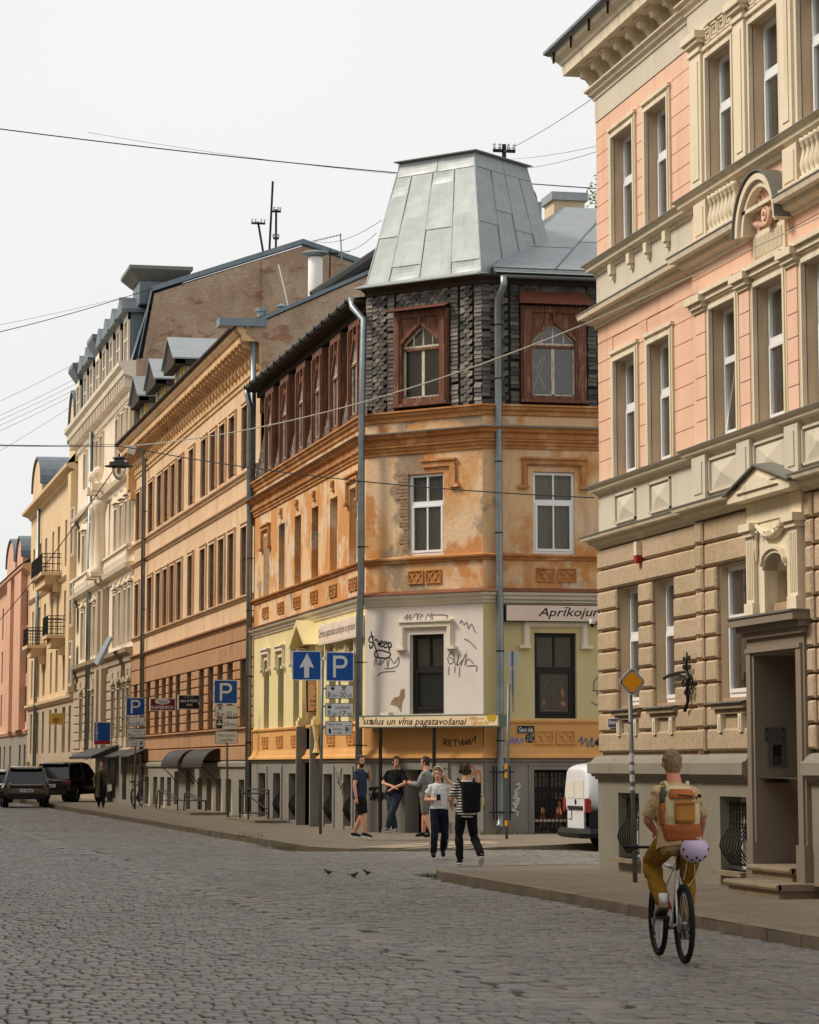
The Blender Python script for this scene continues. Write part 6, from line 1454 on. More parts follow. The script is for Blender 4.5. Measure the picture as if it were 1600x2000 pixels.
# --- pair of blue signs on the corner pavement
Y1 = 65.6; f1 = Fr((0, Y1 - .06), (1, 0), (0, -1)); b1 = onz(624, 1629, .13)
s1 = thing('parking_sign', 'blue one-way arrow and blue P signs with three plates on one leaning pole', 'road sign', b1)
tp_ = f1.uv(631, 1290); pole(s1, (b1.x, Y1, .12), (tp_[0], Y1, tp_[1]), .035)
o, B = panel(f1, (571, 1271, 627.5, 1329), m_blue, m_swhite, s1, .06)
MB().prism(f1, ptf(f1, B, [(.41, .09), (.58, .09), (.58, .46), (.75, .42), (.51, .93), (.24, .42), (.41, .46)], 0), .063, .07).build('arrow', m_swhite, o)
psign(f1, (637, 1273, 691.5, 1331), s1, .06)
pl1, B = panel(f1, (636.5, 1338, 691, 1365), m_swhite, m_sblack, s1, .06, r=.03, b=.012)
shield(f1, [*f1.uv(650, 0)[:1], *f1.uv(658.5, 0)[:1], f1.uv(654, 1350)[1], f1.uv(654, 1340)[1]], pl1, .064); hammers(f1, [f1.uv(666, 1345)[0], f1.uv(676, 1345)[0], f1.uv(670, 1349.5)[1], f1.uv(670, 1340)[1]], pl1, .064)
hours(f1, (640, 1351.5, 687, 1362), pl1, '8', '20', .0645)
pl2, B = panel(f1, (635.5, 1373, 690.5, 1400), m_swhite, m_sblack, s1, .06, r=.03, b=.012)
shield(f1, [f1.uv(644, 0)[0], f1.uv(652.5, 0)[0], f1.uv(650, 1386.5)[1], f1.uv(650, 1376)[1]], pl2, .064); text_fit(f1, (655, 1377.5, 684.5, 1384.5), 'sestdienās', m_sblack, pl2, .0645); hours(f1, (640, 1388, 687, 1398.5), pl2, '9', '17', .0645)
pl3, B = panel(f1, (635.5, 1408.5, 688.5, 1436.5), m_swhite, m_sblack, s1, .06, r=.03, b=.012)
text_fit(f1, (639, 1412.5, 669, 1417.5), 'TARIFU ZONA', m_sblack, pl3, .0645); text_fit(f1, (650, 1420.5, 669, 1426.5), 'Samaksa', m_sblack, pl3, .0645); text_fit(f1, (651, 1429, 667.5, 1434), 'ar SMS', m_sblack, pl3, .0645)
text_fit(f1, (675.5, 1420.5, 682.5, 1428.5), 'B', m_sblack, pl3, .0645, bold=.03)
q0, q1 = f1.uv(673.5, 1431), f1.uv(684.5, 1417)
fb = MB()
for e in ((q0[0], q1[0], q0[1], q0[1] + .008), (q0[0], q1[0], q1[1] - .008, q1[1]), (q0[0], q0[0] + .008, q0[1], q1[1]), (q1[0] - .008, q1[0], q0[1], q1[1])): fb.box(f1, *e, .063, .066)
fb.build('zone_frame', m_sblack, pl3)
q0, q1 = f1.uv(640.5, 1433), f1.uv(646.5, 1423); MB().prism(f1, [(q0[0] + .02, q0[1]), (q1[0], q0[1] + .01), (q1[0] - .02, q1[1]), (q0[0], q1[1] - .01)], .063, .066).build('phone_symbol', m_sblack, pl3)
for yy in (1345, 1380, 1420): MB().box(f1, f1.uv(630, yy)[0], f1.uv(664, yy)[0], f1.uv(640, yy)[1] - .02, f1.uv(640, yy)[1] + .02, -.02, .045).build('clamp', m_galv, s1)
MB().box(f1, f1.uv(661, 1400)[0], f1.uv(665, 1400)[0], f1.uv(660, 1436)[1], f1.uv(660, 1300)[1], .0, .046).build('mounting_rail', m_galv, s1)
# --- delivery parking sign
Y2 = 84.3; f2 = Fr((0, Y2 - .05), (1, 0), (0, -1)); b2 = onz(444.5, 1600, .13)
s2 = thing('parking_sign', 'blue P sign with 20min delivery plates on slim pole before brown house', 'road sign', b2)
pole(s2, (b2.x, Y2, .12), (f2.uv(442, 1335)[0], Y2, f2.uv(442, 1335)[1]), .032)
psign(f2, (418, 1328, 464, 1375), s2, .05)
q1, _ = panel(f2, (420, 1377.5, 464.5, 1400), m_swhite, m_sblack, s2, .05, r=.03, b=.012); hammers(f2, [f2.uv(438, 0)[0], f2.uv(447, 0)[0], f2.uv(442, 1387.5)[1], f2.uv(442, 1379.5)[1]], q1, .054); hours(f2, (423, 1389.5, 462, 1398), q1, '8', '20', .0545)
q2, _ = panel(f2, (420, 1403, 464.5, 1425), m_swhite, m_sblack, s2, .05, r=.03, b=.012)
a, b = f2.uv(422, 1423), f2.uv(434, 1405); MB().box(f2, a[0], b[0], a[1], b[1], .053, .057).build('courier_symbol', m_sblack, q2); c = MB(); c.ball(f2.P((a[0] + b[0]) / 2, b[1] - .07, .055), (.03, .01, .03), 8, 5); c.box(f2, a[0] + .03, b[0] - .03, a[1] + .1, a[1] + .16, .055, .06); c.build('courier_symbol', m_swhite, q2)
text_fit(f2, (435.5, 1409.5, 447.5, 1418.5), '20', m_sblack, q2, .0545); text_fit(f2, (448.5, 1410.5, 462, 1418.5), 'min', m_sblack, q2, .0545)
q3, _ = panel(f2, (420.5, 1428, 464, 1452), m_swhite, m_sblack, s2, .05, r=.03, b=.012); text_fit(f2, (425.5, 1433, 460, 1440.5), 'Tikai preču', m_sblack, q3, .0545); text_fit(f2, (430, 1442, 456, 1449.5), 'piegādei', m_sblack, q3, .0545)
# --- farthest parking sign
Y3 = 104.0; f3 = Fr((0, Y3 - .05), (1, 0), (0, -1)); b3 = Vector((f3.uv(264, 1575)[0], Y3, .13))
s3 = thing('parking_sign', 'farthest blue P sign with three plates beside parked bicycle', 'road sign', b3)
pole(s3, (b3.x, Y3, .12), (f3.uv(265, 1368)[0], Y3, f3.uv(265, 1368)[1]), .04); psign(f3, (246.5, 1362.5, 283, 1398), s3, .05)
for (yy, k) in ((1400.5, 0), (1423, 1), (1443, 2)):
    q, _ = panel(f3, (248, yy, 283, yy + (18 if k < 2 else 16)), m_swhite, m_sblack, s3, .05, r=.03, b=.012)
    if k == 0: shield(f3, [f3.uv(257, 0)[0], f3.uv(261.5, 0)[0], f3.uv(260, yy + 8)[1], f3.uv(260, yy + 2)[1]], q, .054); hammers(f3, [f3.uv(266.5, 0)[0], f3.uv(272, 0)[0], f3.uv(270, yy + 8)[1], f3.uv(270, yy + 2)[1]], q, .054); hours(f3, (250, yy + 9.5, 280.5, yy + 16.5), q, '8', '20', .0545)
    if k == 1: shield(f3, [f3.uv(253, 0)[0], f3.uv(258, 0)[0], f3.uv(260, yy + 7.5)[1], f3.uv(260, yy + 2)[1]], q, .054); text_fit(f3, (260, yy + 3, 278, yy + 6.5), 'sestdienās', m_sblack, q, .0545); hours(f3, (250, yy + 9.5, 280.5, yy + 16.5), q, '9', '17', .0545)
    if k == 2: text_fit(f3, (250, yy + 2, 270, yy + 5), 'TARIFU ZONA', m_sblack, q, .0545); text_fit(f3, (256, yy + 7, 270, yy + 10), 'Samaksa', m_sblack, q, .0545); text_fit(f3, (257, yy + 11.5, 268, yy + 14.5), 'ar SMS', m_sblack, q, .0545); text_fit(f3, (273.5, yy + 5, 279, yy + 11.5), 'B', m_sblack, q, .0545, bold=.03)
# --- priority road diamond in front of the pink house
b4 = onz(1241, 1723, .13); Y4 = b4.y; f4 = Fr((0, Y4 - .06), (1, 0), (0, -1))
s4 = thing('priority_sign', 'yellow and white diamond sign on grey pole beside the cyclist', 'road sign', b4)
t, z = f4.uv(1235, 1332, .06); pole(s4, (b4.x, Y4, .12), (t - .0, Y4, z), .034)
def rdiamond(c, z, h, r, n=4):
    out = []
    for a0, (dx, dz) in ((0, (1, 0)), (90, (0, 1)), (180, (-1, 0)), (270, (0, -1))):
        ccx, ccz = c + dx * (h - r * 1.414), z + dz * (h - r * 1.414); out += [(ccx + r * math.cos(rad(a0 - 45 + 90 * k / n)), ccz + r * math.sin(rad(a0 - 45 + 90 * k / n))) for k in range(n + 1)]
    return out
hh = (f4.uv(1263.5, 1332, .06)[0] - f4.uv(1207.5, 1332, .06)[0]) / 2
o = MB().prism(f4, rdiamond(t, z, hh, .06), .045, .06).build('sign_panel', m_swhite, s4)
MB().prism(f4, rdiamond(t, z, hh - .018, .055), .06, .0625).build('sign_border', m_sblack, o); MB().prism(f4, rdiamond(t, z, hh - .034, .05), .0625, .065).build('sign_face', m_swhite, o)
MB().prism(f4, rdiamond(t, z, hh * .76, .01), .065, .067).build('sign_border', m_sblack, o); MB().prism(f4, rdiamond(t, z, hh * .735, .01), .067, .069).build('sign_face', m_syel, o)
for yy, hgt in ((1412, .03), (1480, .12), (1500, .08), (1520, .1), (1540, .05)): MB().lathe((b4.x + (t - b4.x) * (f4.uv(1240, yy)[1] / z), Y4, f4.uv(1240, yy)[1]), [(.0355, -hgt / 2), (.0355, hgt / 2)], 10).build('sticker', m_swhite if yy > 1420 else m_galv, s4)
# --- backs of two signs by the side street downpipe
b5 = onz(990, 1637, .12); Y5 = b5.y; f5 = Fr((0, Y5 - .0), (1, 0), (0, -1))
s5 = thing('sign_post', 'bare backs of a square and a triangular sign on taped grey pole', 'road sign', b5)
pole(s5, (b5.x, Y5, .1), (f5.uv(994, 1335)[0], Y5, f5.uv(994, 1335)[1]), .036)
(a, c), (b, e) = f5.uv(989, 1303), f5.uv(1014.5, 1272)
P = f5.P; o = MB().hexa([P(a, c, .1), P(b, c, -.1), P(b, c, -.12), P(a, c, .08), P(a, e, .1), P(b, e, -.1), P(b, e, -.12), P(a, e, .08)]).build('sign_back', m_back, s5); MB().tube([P((a + b) / 2, c - 1.0, .02), P((a + b) / 2, e, .02)], .015, 6).build('back_rail', m_galv, s5)
q = [f5.uv(993.5, 1308), f5.uv(1011, 1307), f5.uv(1003, 1371)]; MB().add([P(*q[0], .08), P(*q[1], -.08), P(*q[2], 0), P(*q[0], .06), P(*q[1], -.1), P(*q[2], -.02)], [(0, 1, 2), (5, 4, 3), (0, 3, 4, 1), (1, 4, 5, 2), (2, 5, 3, 0)]).build('sign_back', m_back, s5)
for yy in (1497, 1514, 1608): zz = f5.uv(990, yy)[1]; MB().lathe((b5.x, Y5, zz), [(.039, -.06), (.039, .06)], 10).build('yellow_tape', m_syel, s5)

# ================================================================== SHOP SIGNS
# banner canopy over the corner door
cnp = thing('shop_canopy', 'cream banner canopy with brown italic lettering over the corner door', 'canopy', fBc.P(1.8, .13, .45))
a, b = fBc.uv(701, 1400, .5)[0], fBc.uv(975, 1398, .5)[0]; z0, z1 = fBc.uv(838, 1421, .5)[1], fBc.uv(838, 1396, .5)[1]
m_green = M('weathered_green_frame', K(98, 112, 98), .7, layers=[(K(130, 134, 116), 5, .45, .7, .6)])
MB().box(fBc, a, b, z0, z1, .05, .5).build('fascia_box', m_green, cnp)
MB().box(fBc, a + .02, b - .03, z0 + .03, z1 - .04, .5, .508).build('banner_sheet', M('stained_banner', K(230, 204, 166), .7, layers=[(K(206, 140, 70), (1.5, 1.5, .6), .6, .7, .7, 6), (K(238, 222, 196), 2, .45, .7, .6)]), cnp)
text_fit(fBc, (708, 1400.5, 728, 1415), "'us", m_ink, cnp, .51, .25, .01); text_fit(fBc, (723, 1401.5, 912, 1420), 'alus un vīna pagatavošanai', m_ink, cnp, .51, .3, .012)
m_gold = M('gold_lettering', K(196, 156, 40), .6)
text_fit(fBc, (915, 1400, 945.5, 1407.5), 'vlltjno', m_gold, cnp, .51, .0, .02); text_fit(fBc, (925.5, 1407.5, 955, 1415.5), 'alus.lv', m_gold, cnp, .51, .0, .02)
lv = MB()
for k in range(7): t_, z_ = fBc.uv(953 + k * 2.2, 1402 + (k % 2) * 4, .51); lv.prism(fBc, [(t_, z_ - .06), (t_ + .05, z_ + .02), (t_ + .02, z_ + .1), (t_ - .03, z_ + .03)], .509 + k * .0006, .512 + k * .0006)
lv.build('hop_leaves', m_gold, cnp)
for px in (743, 848):
    t_ = fBc.uv(px, 1500, .45)[0]; MB().box(fBc, t_ - .03, t_ + .03, .12, z0, .42, .48).build('canopy_post', m_sblack, cnp)
MB().box(fBc, a + .5, a + .75, z1, z1 + .07, .1, .3).build('junction_box', m_wtrim, cnp)
# fascia sign on the side street
sg = thing('fascia_sign', 'long pale sign lettered Aprīkojum above the side street window', 'shop sign', fBg.P(2, 5.1, .1))
t0, z1 = fBg.uv(987, 1180, .18); z0 = fBg.uv(987, 1213.5, .18)[1]
MB().box(fBg, t0, t0 + 4.6, z0, z1, .01, .18).build('sign_box', m_sblack, sg); MB().box(fBg, t0 + .03, t0 + 4.57, z0 + .02, z1 - .02, .18, .186).build('sign_face', m_cream_s, sg)
text_fit(fBg, (1051, 1186, 1180, 1209.5), 'Aprīkojum', m_ink, sg, .188, .3, .01); text_fit(fBg, (1186, 1186, 1290, 1209.5), 's alus un', m_ink, sg, .188, .3, .01)
sg = thing('fascia_sign', 'pale sign with small brown script on the street side of corner house', 'shop sign', fBs.P(15, 5.1, .1))
t0, z1 = fBs.uv(622, 1222, .2); t1 = fBs.uv(697, 1196, .2)[0]; z0 = z1 - .52
MB().box(fBs, t0, t1, z0, z1, .01, .2).build('sign_box', m_wtrim, sg); MB().box(fBs, t0 + .04, t1 - .04, z0 + .03, z1 - .03, .2, .206).build('sign_face', m_cream_s, sg)
text_fit(fBs, (t0 + .1, z0 + .12, t1 - .15, z1 - .12), 'Dzērienu pagatavošanas aprīkojums un ingredienti', m_ink, sg, .208, .2, 0, box_px=False)
# hanging board on the yellow ground floor
Y6 = 73.6; f6 = Fr((0, Y6), (1, 0), (0, -1)); sg = thing('hanging_sign', 'tall orange-topped board with brown italic words hung on yellow wall', 'shop sign', f6.P(13, 3.4))
(a, e), (b, c) = f6.uv(598.5, 1329), f6.uv(653, 1391); MB().prism(f6, [(a + .02, c), (b, c + .05), (b, e), (a, e)], -.08, .0).build('sign_box', m_ink, sg); MB().prism(f6, [(a + .05, c + .03), (b, c + .08), (b, e - .02), (a + .04, e - .02)], .0, .006).build('sign_face', M('salmon_sign_face', K(214, 172, 134), .6, layers=[(K(216, 150, 84), (.8, .8, .9), .5, .62, .7)]), sg)
m_ored = M('orange_brown_lettering', K(196, 108, 46), .6)
for bx, s, mt, sh in (((601, 1331, 645, 1339.5), 'vlltīgs', m_ored, 0), ((613, 1341, 638, 1347), 'alus', m_ored, 0), ((613.5, 1355, 645, 1361.5), 'Dzērienu', m_ink, .3), ((606, 1365.5, 650, 1372.5), 'pagatavošanas', m_ink, .3), ((607, 1374.5, 648, 1380.5), 'aprīkojums', m_ink, .3), ((613, 1382.5, 645, 1389), 'ingredienti', m_ink, .3)): text_fit(f6, bx, s, mt, sg, .008, sh, .008)
MB().tube([(f6.P(b, e - .1, -.04)), (13.4, Y6, e - .1)], .02, 5).build('bracket_arm', m_iron, sg)
MB().tube([(f6.P(b, c + .2, -.04)), (13.4, Y6, c + .2)], .02, 5).build('bracket_arm', m_iron, sg)
# two projecting signs on the brown house
def proj(label, px, Y, mat, wallx):
    f_ = Fr((0, Y), (1, 0), (0, -1)); (a, e), (b, c) = f_.uv(px[0], px[1]), f_.uv(px[2], px[3])
    s = thing('hanging_sign', label, 'shop sign', f_.P((a + b) / 2, c)); MB().box(f_, a, b, c, e, -.1, 0).build('sign_box', m_wtrim, s); MB().box(f_, a + .03, b - .03, c + .03, e - .03, 0, .006).build('sign_face', mat, s)
    for zz in (c + .1, e - .1): MB().tube([f_.P(b, zz, -.05), (wallx, Y + .05, zz)], .015, 5).build('bracket_arm', m_iron, s)
    return s, f_
s, f_ = proj('maroon KAFEJNICA sign with white oval on brown house', (293, 1363.5, 343, 1388.5), 101, M('maroon_sign', K(104, 22, 40), .5), 13.6)
MB().ball(f_.P(f_.uv(317.5, 1370)[0], f_.uv(317, 1370.5)[1], .006), (f_.uv(333, 1370)[0] - f_.uv(318, 1370)[0], .004, .1), 18, 8).build('white_oval', m_swhite, s)
text_fit(f_, (309, 1367.5, 327, 1374), 'Madam', M('slate_blue_lettering', K(70, 84, 110), .6), s, .012, .3); text_fit(f_, (296, 1378.5, 339.5, 1386), 'KAFEJNICA', m_swhite, s, .0075, 0, .03)
s, f_ = proj('black mini & MAXI MIX sign with white walking figure', (348, 1357, 404.5, 1386), 98.5, m_sblack, 13.6)
text_fit(f_, (358.5, 1360.5, 378, 1362.5), 'veikals bode', m_swhite, s, .0075); text_fit(f_, (352, 1365.5, 386, 1371.5), 'mini & MAXI', m_swhite, s, .0075, 0, .03); text_fit(f_, (364.5, 1374.5, 376.5, 1379), 'MIX', m_swhite, s, .0075, 0, .02)
fg_ = MB(); q = lambda x, y: f_.uv(x, y)
fg_.prism(f_, [q(391, 1362), q(394, 1360), q(396, 1363), q(394, 1366), q(397, 1369), q(398, 1374), q(394.5, 1375), q(394.5, 1380), q(393, 1380), q(392, 1374), q(389, 1377), q(387, 1374), q(390, 1369)], .006, .009); fg_.build('walking_figure', m_swhite, s)
s, f_ = proj('blue sign with vertical white lettering and red foot on cream house', (183.5, 1410, 216, 1454.5), 125, m_blue, 13.6)
(a, e), (b, c) = f_.uv(184.5, 1447), f_.uv(215, 1453.5); MB().box(f_, a, b, c, e, .006, .01).build('red_foot', M('sign_red', K(168, 26, 38), .5), s)
for k, ch in enumerate('URANISBARS'): text_fit(f_, (186.5, 1443.5 - k * 3.55, 191.5, 1446.5 - k * 3.55), ch, m_swhite, s, .0075, 0, .03)
s, f_ = proj('small yellow hanging sign with dark red emblem on balcony house', (95, 1392.5, 125, 1415.5), 148, M('mustard_sign', K(206, 164, 70), .6), 13.6)
text_fit(f_, (104, 1402, 115, 1409), 'BARS', M('dark_red_lettering', K(120, 30, 40), .6), s, .0075, 0, .03)
(a, e) = f_.uv(109.5, 1414); MB().prism(f_, [f_.uv(106, 1409.5), f_.uv(113, 1409.5), f_.uv(109.5, 1414)], .006, .01).build('emblem', MATS['dark_red_lettering'], s)
# street name plates
s = thing('street_name_plate', 'black plate reading Ganu iela on orange band', 'street sign', fBg.P(1, 2.5, .05)); o, B = panel(fBg, (1010.5, 1417, 1044.5, 1432), m_sblack, m_wtrim, s, .05, r=.01, b=.006); text_fit(fBg, (1014, 1420, 1041.5, 1429.5), 'Ganu iela', m_swhite, o, .055, 0, .015)
s = thing('street_name_plate', 'small dark blue street plate at corner of tan stone wall', 'street sign', fA.P(.3, 2.3, .09)); o, B = panel(fA, (1188.5, 1403.5, 1208, 1420.5), M('navy_plate', K(36, 44, 78), .5), m_wtrim, s, .10, r=.01, b=.006); text_fit(fA, (1190, 1406.5, 1206.5, 1414.5), 'Dzirnavu iela', m_swhite, o, .105, 0, .01)
s = thing('round_sticker', 'round black sticker with white figures below street plate', 'sticker', fBg.P(1, 2.2, .03))
t_, z_ = fBg.uv(1035, 1442, .03); MB().prism(fBg, [(t_ + .11 * math.cos(a), z_ + .11 * math.sin(a)) for a in [k * .314 for k in range(20)]], .021, .03).build('sticker_disc', m_sblack, s); text_fit(fBg, (1029.5, 1436, 1041, 1441.5), '4.75', m_swhite, s, .032); text_fit(fBg, (1029, 1443, 1041, 1447.5), '2.95', m_swhite, s, .032)

# ================================================================== WALL FITTINGS
# ornate iron bracket on the stone wall
s = thing('wall_bracket', 'ornate black wrought iron wall bracket with long arm on tan wall', 'bracket', fA.P(4.3, 2.5, .1))
def wv(px, py, d): t_, z_ = fA.uv(px, py, d); return fA.P(t_, z_, d)
sp_ = MB(); sp_.tube([wv(1342, 1274, .12), wv(1341, 1290, .14), wv(1341, 1310, .14), wv(1346, 1325, .14), wv(1343, 1350, .13), wv(1344, 1370, .12), wv(1338, 1388, .12)], [.012, .02, .028, .035, .03, .024, .03], 6); sp_.build('stem', m_iron, s)
for pts in ([(1341, 1312), (1325, 1314), (1308, 1318), (1297, 1325)], [(1344, 1330), (1337, 1322), (1325, 1318), (1305, 1321), (1297, 1326)]): MB().tube([wv(x, y, .14 + .5 * (1 - i / 3) * 0) for i, (x, y) in enumerate(pts)], .02, 6).build('arm', m_iron, s)
for (x, y, r, k) in ((1336, 1302, 4, 1), (1346, 1302, 4, -1), (1350, 1326, 8, -1), (1335, 1334, 6, 1), (1349, 1340, 6, -1), (1339, 1352, 4, 1), (1347, 1352, 4, -1), (1336, 1286, 3, 1), (1346, 1284, 3, -1)):
    MB().tube([wv(x + k * r * .6 * math.cos(a) * (1 - a / 9), y + r * math.sin(a) * 1.4 * (1 - a / 9), .14) for a in [j * .5 for j in range(13)]], .013, 5).build('scroll', m_iron, s)
# cameras
s = thing('dome_camera', 'white dome camera on arm under the pale side street sign', 'camera', fBg.P(3, 5, .3))
def wg(px, py, y=42.9): return ony(px, py, y)
c_ = wg(1157, 1213); sx = 1 / 128
MB().lathe(c_, [(.045, .03), (.05, .0), (.05, -.04), (.02, -.05)], 12).build('camera_housing', m_white, s); MB().ball(c_ + Vector((0, 0, -.06)), .038, 10, 6).build('camera_dome', m_sblack, s); MB().tube([c_ + Vector((0, 0, -.02)), wg(1166, 1220), wg(1176, 1222)], .012, 5).build('camera_arm', m_iron, s)
s['label'] = 'white dome camera on arm at the edge of the tan stone house'
s = thing('bullet_camera', 'black bullet camera at corner above white van', 'camera', wg(1170, 1447)); MB().tube([wg(1164, 1453), wg(1172, 1445), wg(1180, 1440)], [.05, .05, .03], 8).build('camera_body', m_sblack, s)

# ================================================================== GRAFFITI AND STAINS ON WALLS
def ink(fr, strokes, par, mat, w=.02, d=.004, name='graffiti'):
    mb = MB(); k = 0
    for st in strokes:
        pts = [Vector(fr.uv(x, y, d)) for x, y in st]
        if len(pts) > 2:                        # smooth the hand stroke
            sm = []
            for i in range(len(pts) - 1):
                p0, p1, p2, p3 = pts[max(i - 1, 0)], pts[i], pts[i + 1], pts[min(i + 2, len(pts) - 1)]
                for u in (0, .25, .5, .75):
                    sm.append(.5 * ((2 * p1) + (p2 - p0) * u + (2 * p0 - 5 * p1 + 4 * p2 - p3) * u * u + (3 * p1 - p0 - 3 * p2 + p3) * u ** 3))
            pts = sm + [pts[-1]]
        L, R_ = [], []
        for i, p in enumerate(pts):
            t_ = (pts[min(i + 1, len(pts) - 1)] - pts[max(i - 1, 0)]); t_ = t_.normalized() if t_.length > 0 else Vector((1, 0)); n_ = Vector((-t_.y, t_.x)) * w / 2
            L.append(p + n_); R_.append(p - n_)
        dd = d + .0004 * (k % 8); k += 1; n = len(pts)
        mb.add([fr.P(q.x, q.y, dd) for q in L + R_], [(i, i + 1, n + i + 1, n + i) for i in range(n - 1)])
    return mb.build(name, mat, par, kind='stuff')
m_ink_b = M('black_spray', K(30, 28, 28), .8); m_ink_g = M('grey_spray', K(120, 116, 114), .85); m_ink_w = M('white_spray', K(206, 204, 200), .8); m_ink_o = M('rusty_orange_spray', K(156, 92, 62), .85); m_ink_y = M('dull_yellow_spray', K(150, 146, 84), .85); m_ink_v = M('violet_spray', K(150, 134, 176), .85); m_ink_p = M('pink_spray', K(196, 150, 160), .85)
ink(fBc, [[(724.5, 1233), (729, 1253), (735, 1270), (738, 1283)], [(731, 1246), (726, 1242), (721, 1247), (722, 1254), (729, 1255), (727, 1263), (723, 1266), (722, 1259)], [(732, 1252), (734, 1249), (738, 1252), (740, 1261), (743, 1253), (748, 1253), (745, 1258), (742, 1255), (744, 1263), (749, 1262)], [(749, 1256), (753, 1253), (756, 1257), (750, 1259), (752, 1265), (757, 1263)], [(758, 1256), (761, 1272), (758, 1256), (763, 1256), (764, 1263), (759, 1265)], [(733, 1272), (742, 1270), (752, 1272), (763, 1277), (757, 1285), (745, 1285), (734, 1283), (732, 1276), (734, 1272)]], hB, m_ink_b, .035)
ink(fBc, [[(731, 1300), (734, 1285), (738, 1299), (745, 1288), (743, 1300), (755, 1285), (757, 1304), (762, 1285), (770, 1296), (779, 1283), (777, 1300), (760, 1306), (750, 1305)], [(737, 1320), (748, 1313), (772, 1311)]], hB, m_ink_g, .03)
ink(fBc, [[(788, 1210), (797, 1200), (793, 1213), (803, 1200), (800, 1213), (814, 1198), (815, 1213), (818, 1200), (826, 1202), (820, 1207), (829, 1214), (836, 1199), (845, 1213), (843, 1196)], [(838, 1203), (850, 1201), (873, 1202), (872, 1208)], [(832, 1214), (832, 1222)], [(845, 1213), (844, 1220)]], hB, m_ink_g, .028)
ink(fBc, [[(874, 1284), (878, 1297), (887, 1290), (876, 1282), (885, 1275), (890, 1300), (897, 1277), (893, 1300), (904, 1289), (900, 1300), (911, 1276), (908, 1300), (914, 1287), (925, 1296)], [(877, 1302), (876, 1318)], [(889, 1302), (888, 1314)], [(898, 1302), (897, 1322)], [(912, 1301), (931, 1301), (930, 1312)], [(907, 1248), (916, 1252), (924, 1260), (931, 1267)], [(898, 1218), (902, 1212), (906, 1220), (912, 1216), (915, 1228), (921, 1219), (927, 1232), (930, 1236)]], hB, m_ink_g, .028)
ink(fBc, [[(867, 1456), (867, 1445), (873, 1446), (872, 1450), (868, 1451), (874, 1456)], [(882, 1446), (877, 1446), (877, 1456), (883, 1456)], [(877, 1451), (882, 1451)], [(885, 1446), (895, 1445)], [(890, 1446), (890, 1457)], [(896, 1447), (900, 1455), (904, 1444), (905, 1456), (911, 1446), (912, 1455), (917, 1443), (918, 1455), (926, 1442), (929, 1440), (928, 1452)]], hB, m_ink_b, .025, d=.026)
ink(fBc, [[(720, 1541), (742, 1539)], [(733, 1540), (724, 1563)], [(735, 1548), (730, 1563), (741, 1547), (738, 1563), (749, 1549), (745, 1562), (757, 1545), (753, 1562)], [(721, 1552), (723, 1552)]], hB, m_ink_b, .07, d=.054)
ink(fBc, [[(898, 1490), (904, 1505), (909, 1491), (911, 1510), (917, 1497), (914, 1525), (917, 1500), (925, 1500), (925, 1510), (917, 1512)], [(933, 1505), (928, 1515), (933, 1535), (939, 1522), (936, 1507), (932, 1506)]], hB, m_ink_o, .05, d=.054)
ink(fBc, [[(931, 1551), (940, 1552), (932, 1562), (941, 1566), (934, 1576), (944, 1573), (945, 1558)], [(930, 1580), (944, 1580)]], hB, m_ink_y, .03, d=.054)
ink(fBg, [[(1009, 1534), (1013, 1530), (1016, 1537), (1009, 1542), (1006, 1536), (1010, 1552), (1017, 1545), (1003, 1558), (1015, 1560), (1002, 1570), (1014, 1572), (1001, 1582), (1012, 1583), (1013, 1572), (1011, 1594)], [(1006, 1545), (1013, 1566), (1005, 1575)]], hB, m_ink_w, .035, d=.054)
ink(fBg, [[(990, 1450), (993, 1442), (997, 1452), (1002, 1441), (1005, 1452), (1010, 1442), (1012, 1453), (1020, 1443), (1022, 1450)]], hB, m_ink_v, .05, d=.026)
ink(fBg, [[(1130, 1449), (1137, 1440), (1136, 1455), (1146, 1442), (1148, 1461), (1157, 1440), (1156, 1459), (1164, 1452)]], hB, m_ink_g, .04, d=.026)
ink(fBg, [[(1178, 1322), (1168, 1323), (1161, 1332), (1160, 1347), (1158, 1349), (1168, 1349), (1166, 1353), (1173, 1364), (1177, 1357)], [(1155, 1370), (1163, 1376), (1178, 1378)]], hB, m_ink_g, .03)
ink(fBg, [[(1102, 1500), (1104, 1494), (1106, 1500), (1109, 1494), (1112, 1500), (1114, 1494), (1118, 1500), (1121, 1494), (1124, 1500), (1128, 1494), (1131, 1499)]], hB, m_ink_g, .02, d=.054)
ink(fBs, [[(606, 1490), (612, 1500), (605, 1512), (613, 1520), (604, 1530), (612, 1545), (606, 1556), (614, 1560)], [(657, 1505), (660, 1530), (668, 1500), (664, 1540), (671, 1530), (668, 1552)]], hB, m_ink_b, .06, d=.09)
# fallen plaster patch beside the white wall window
t_, z_ = fBc.uv(785, 1370); pp = MB(); pp.prism(fBc, [fBc.uv(*q) for q in ((762, 1376), (769, 1363), (780, 1360), (783, 1347), (791, 1345), (791, 1362), (786, 1372), (784, 1392), (776, 1380))], -.01, .003); pp.build('bare_plaster_patch', MATS['grimy_exposed_brick'], hB)
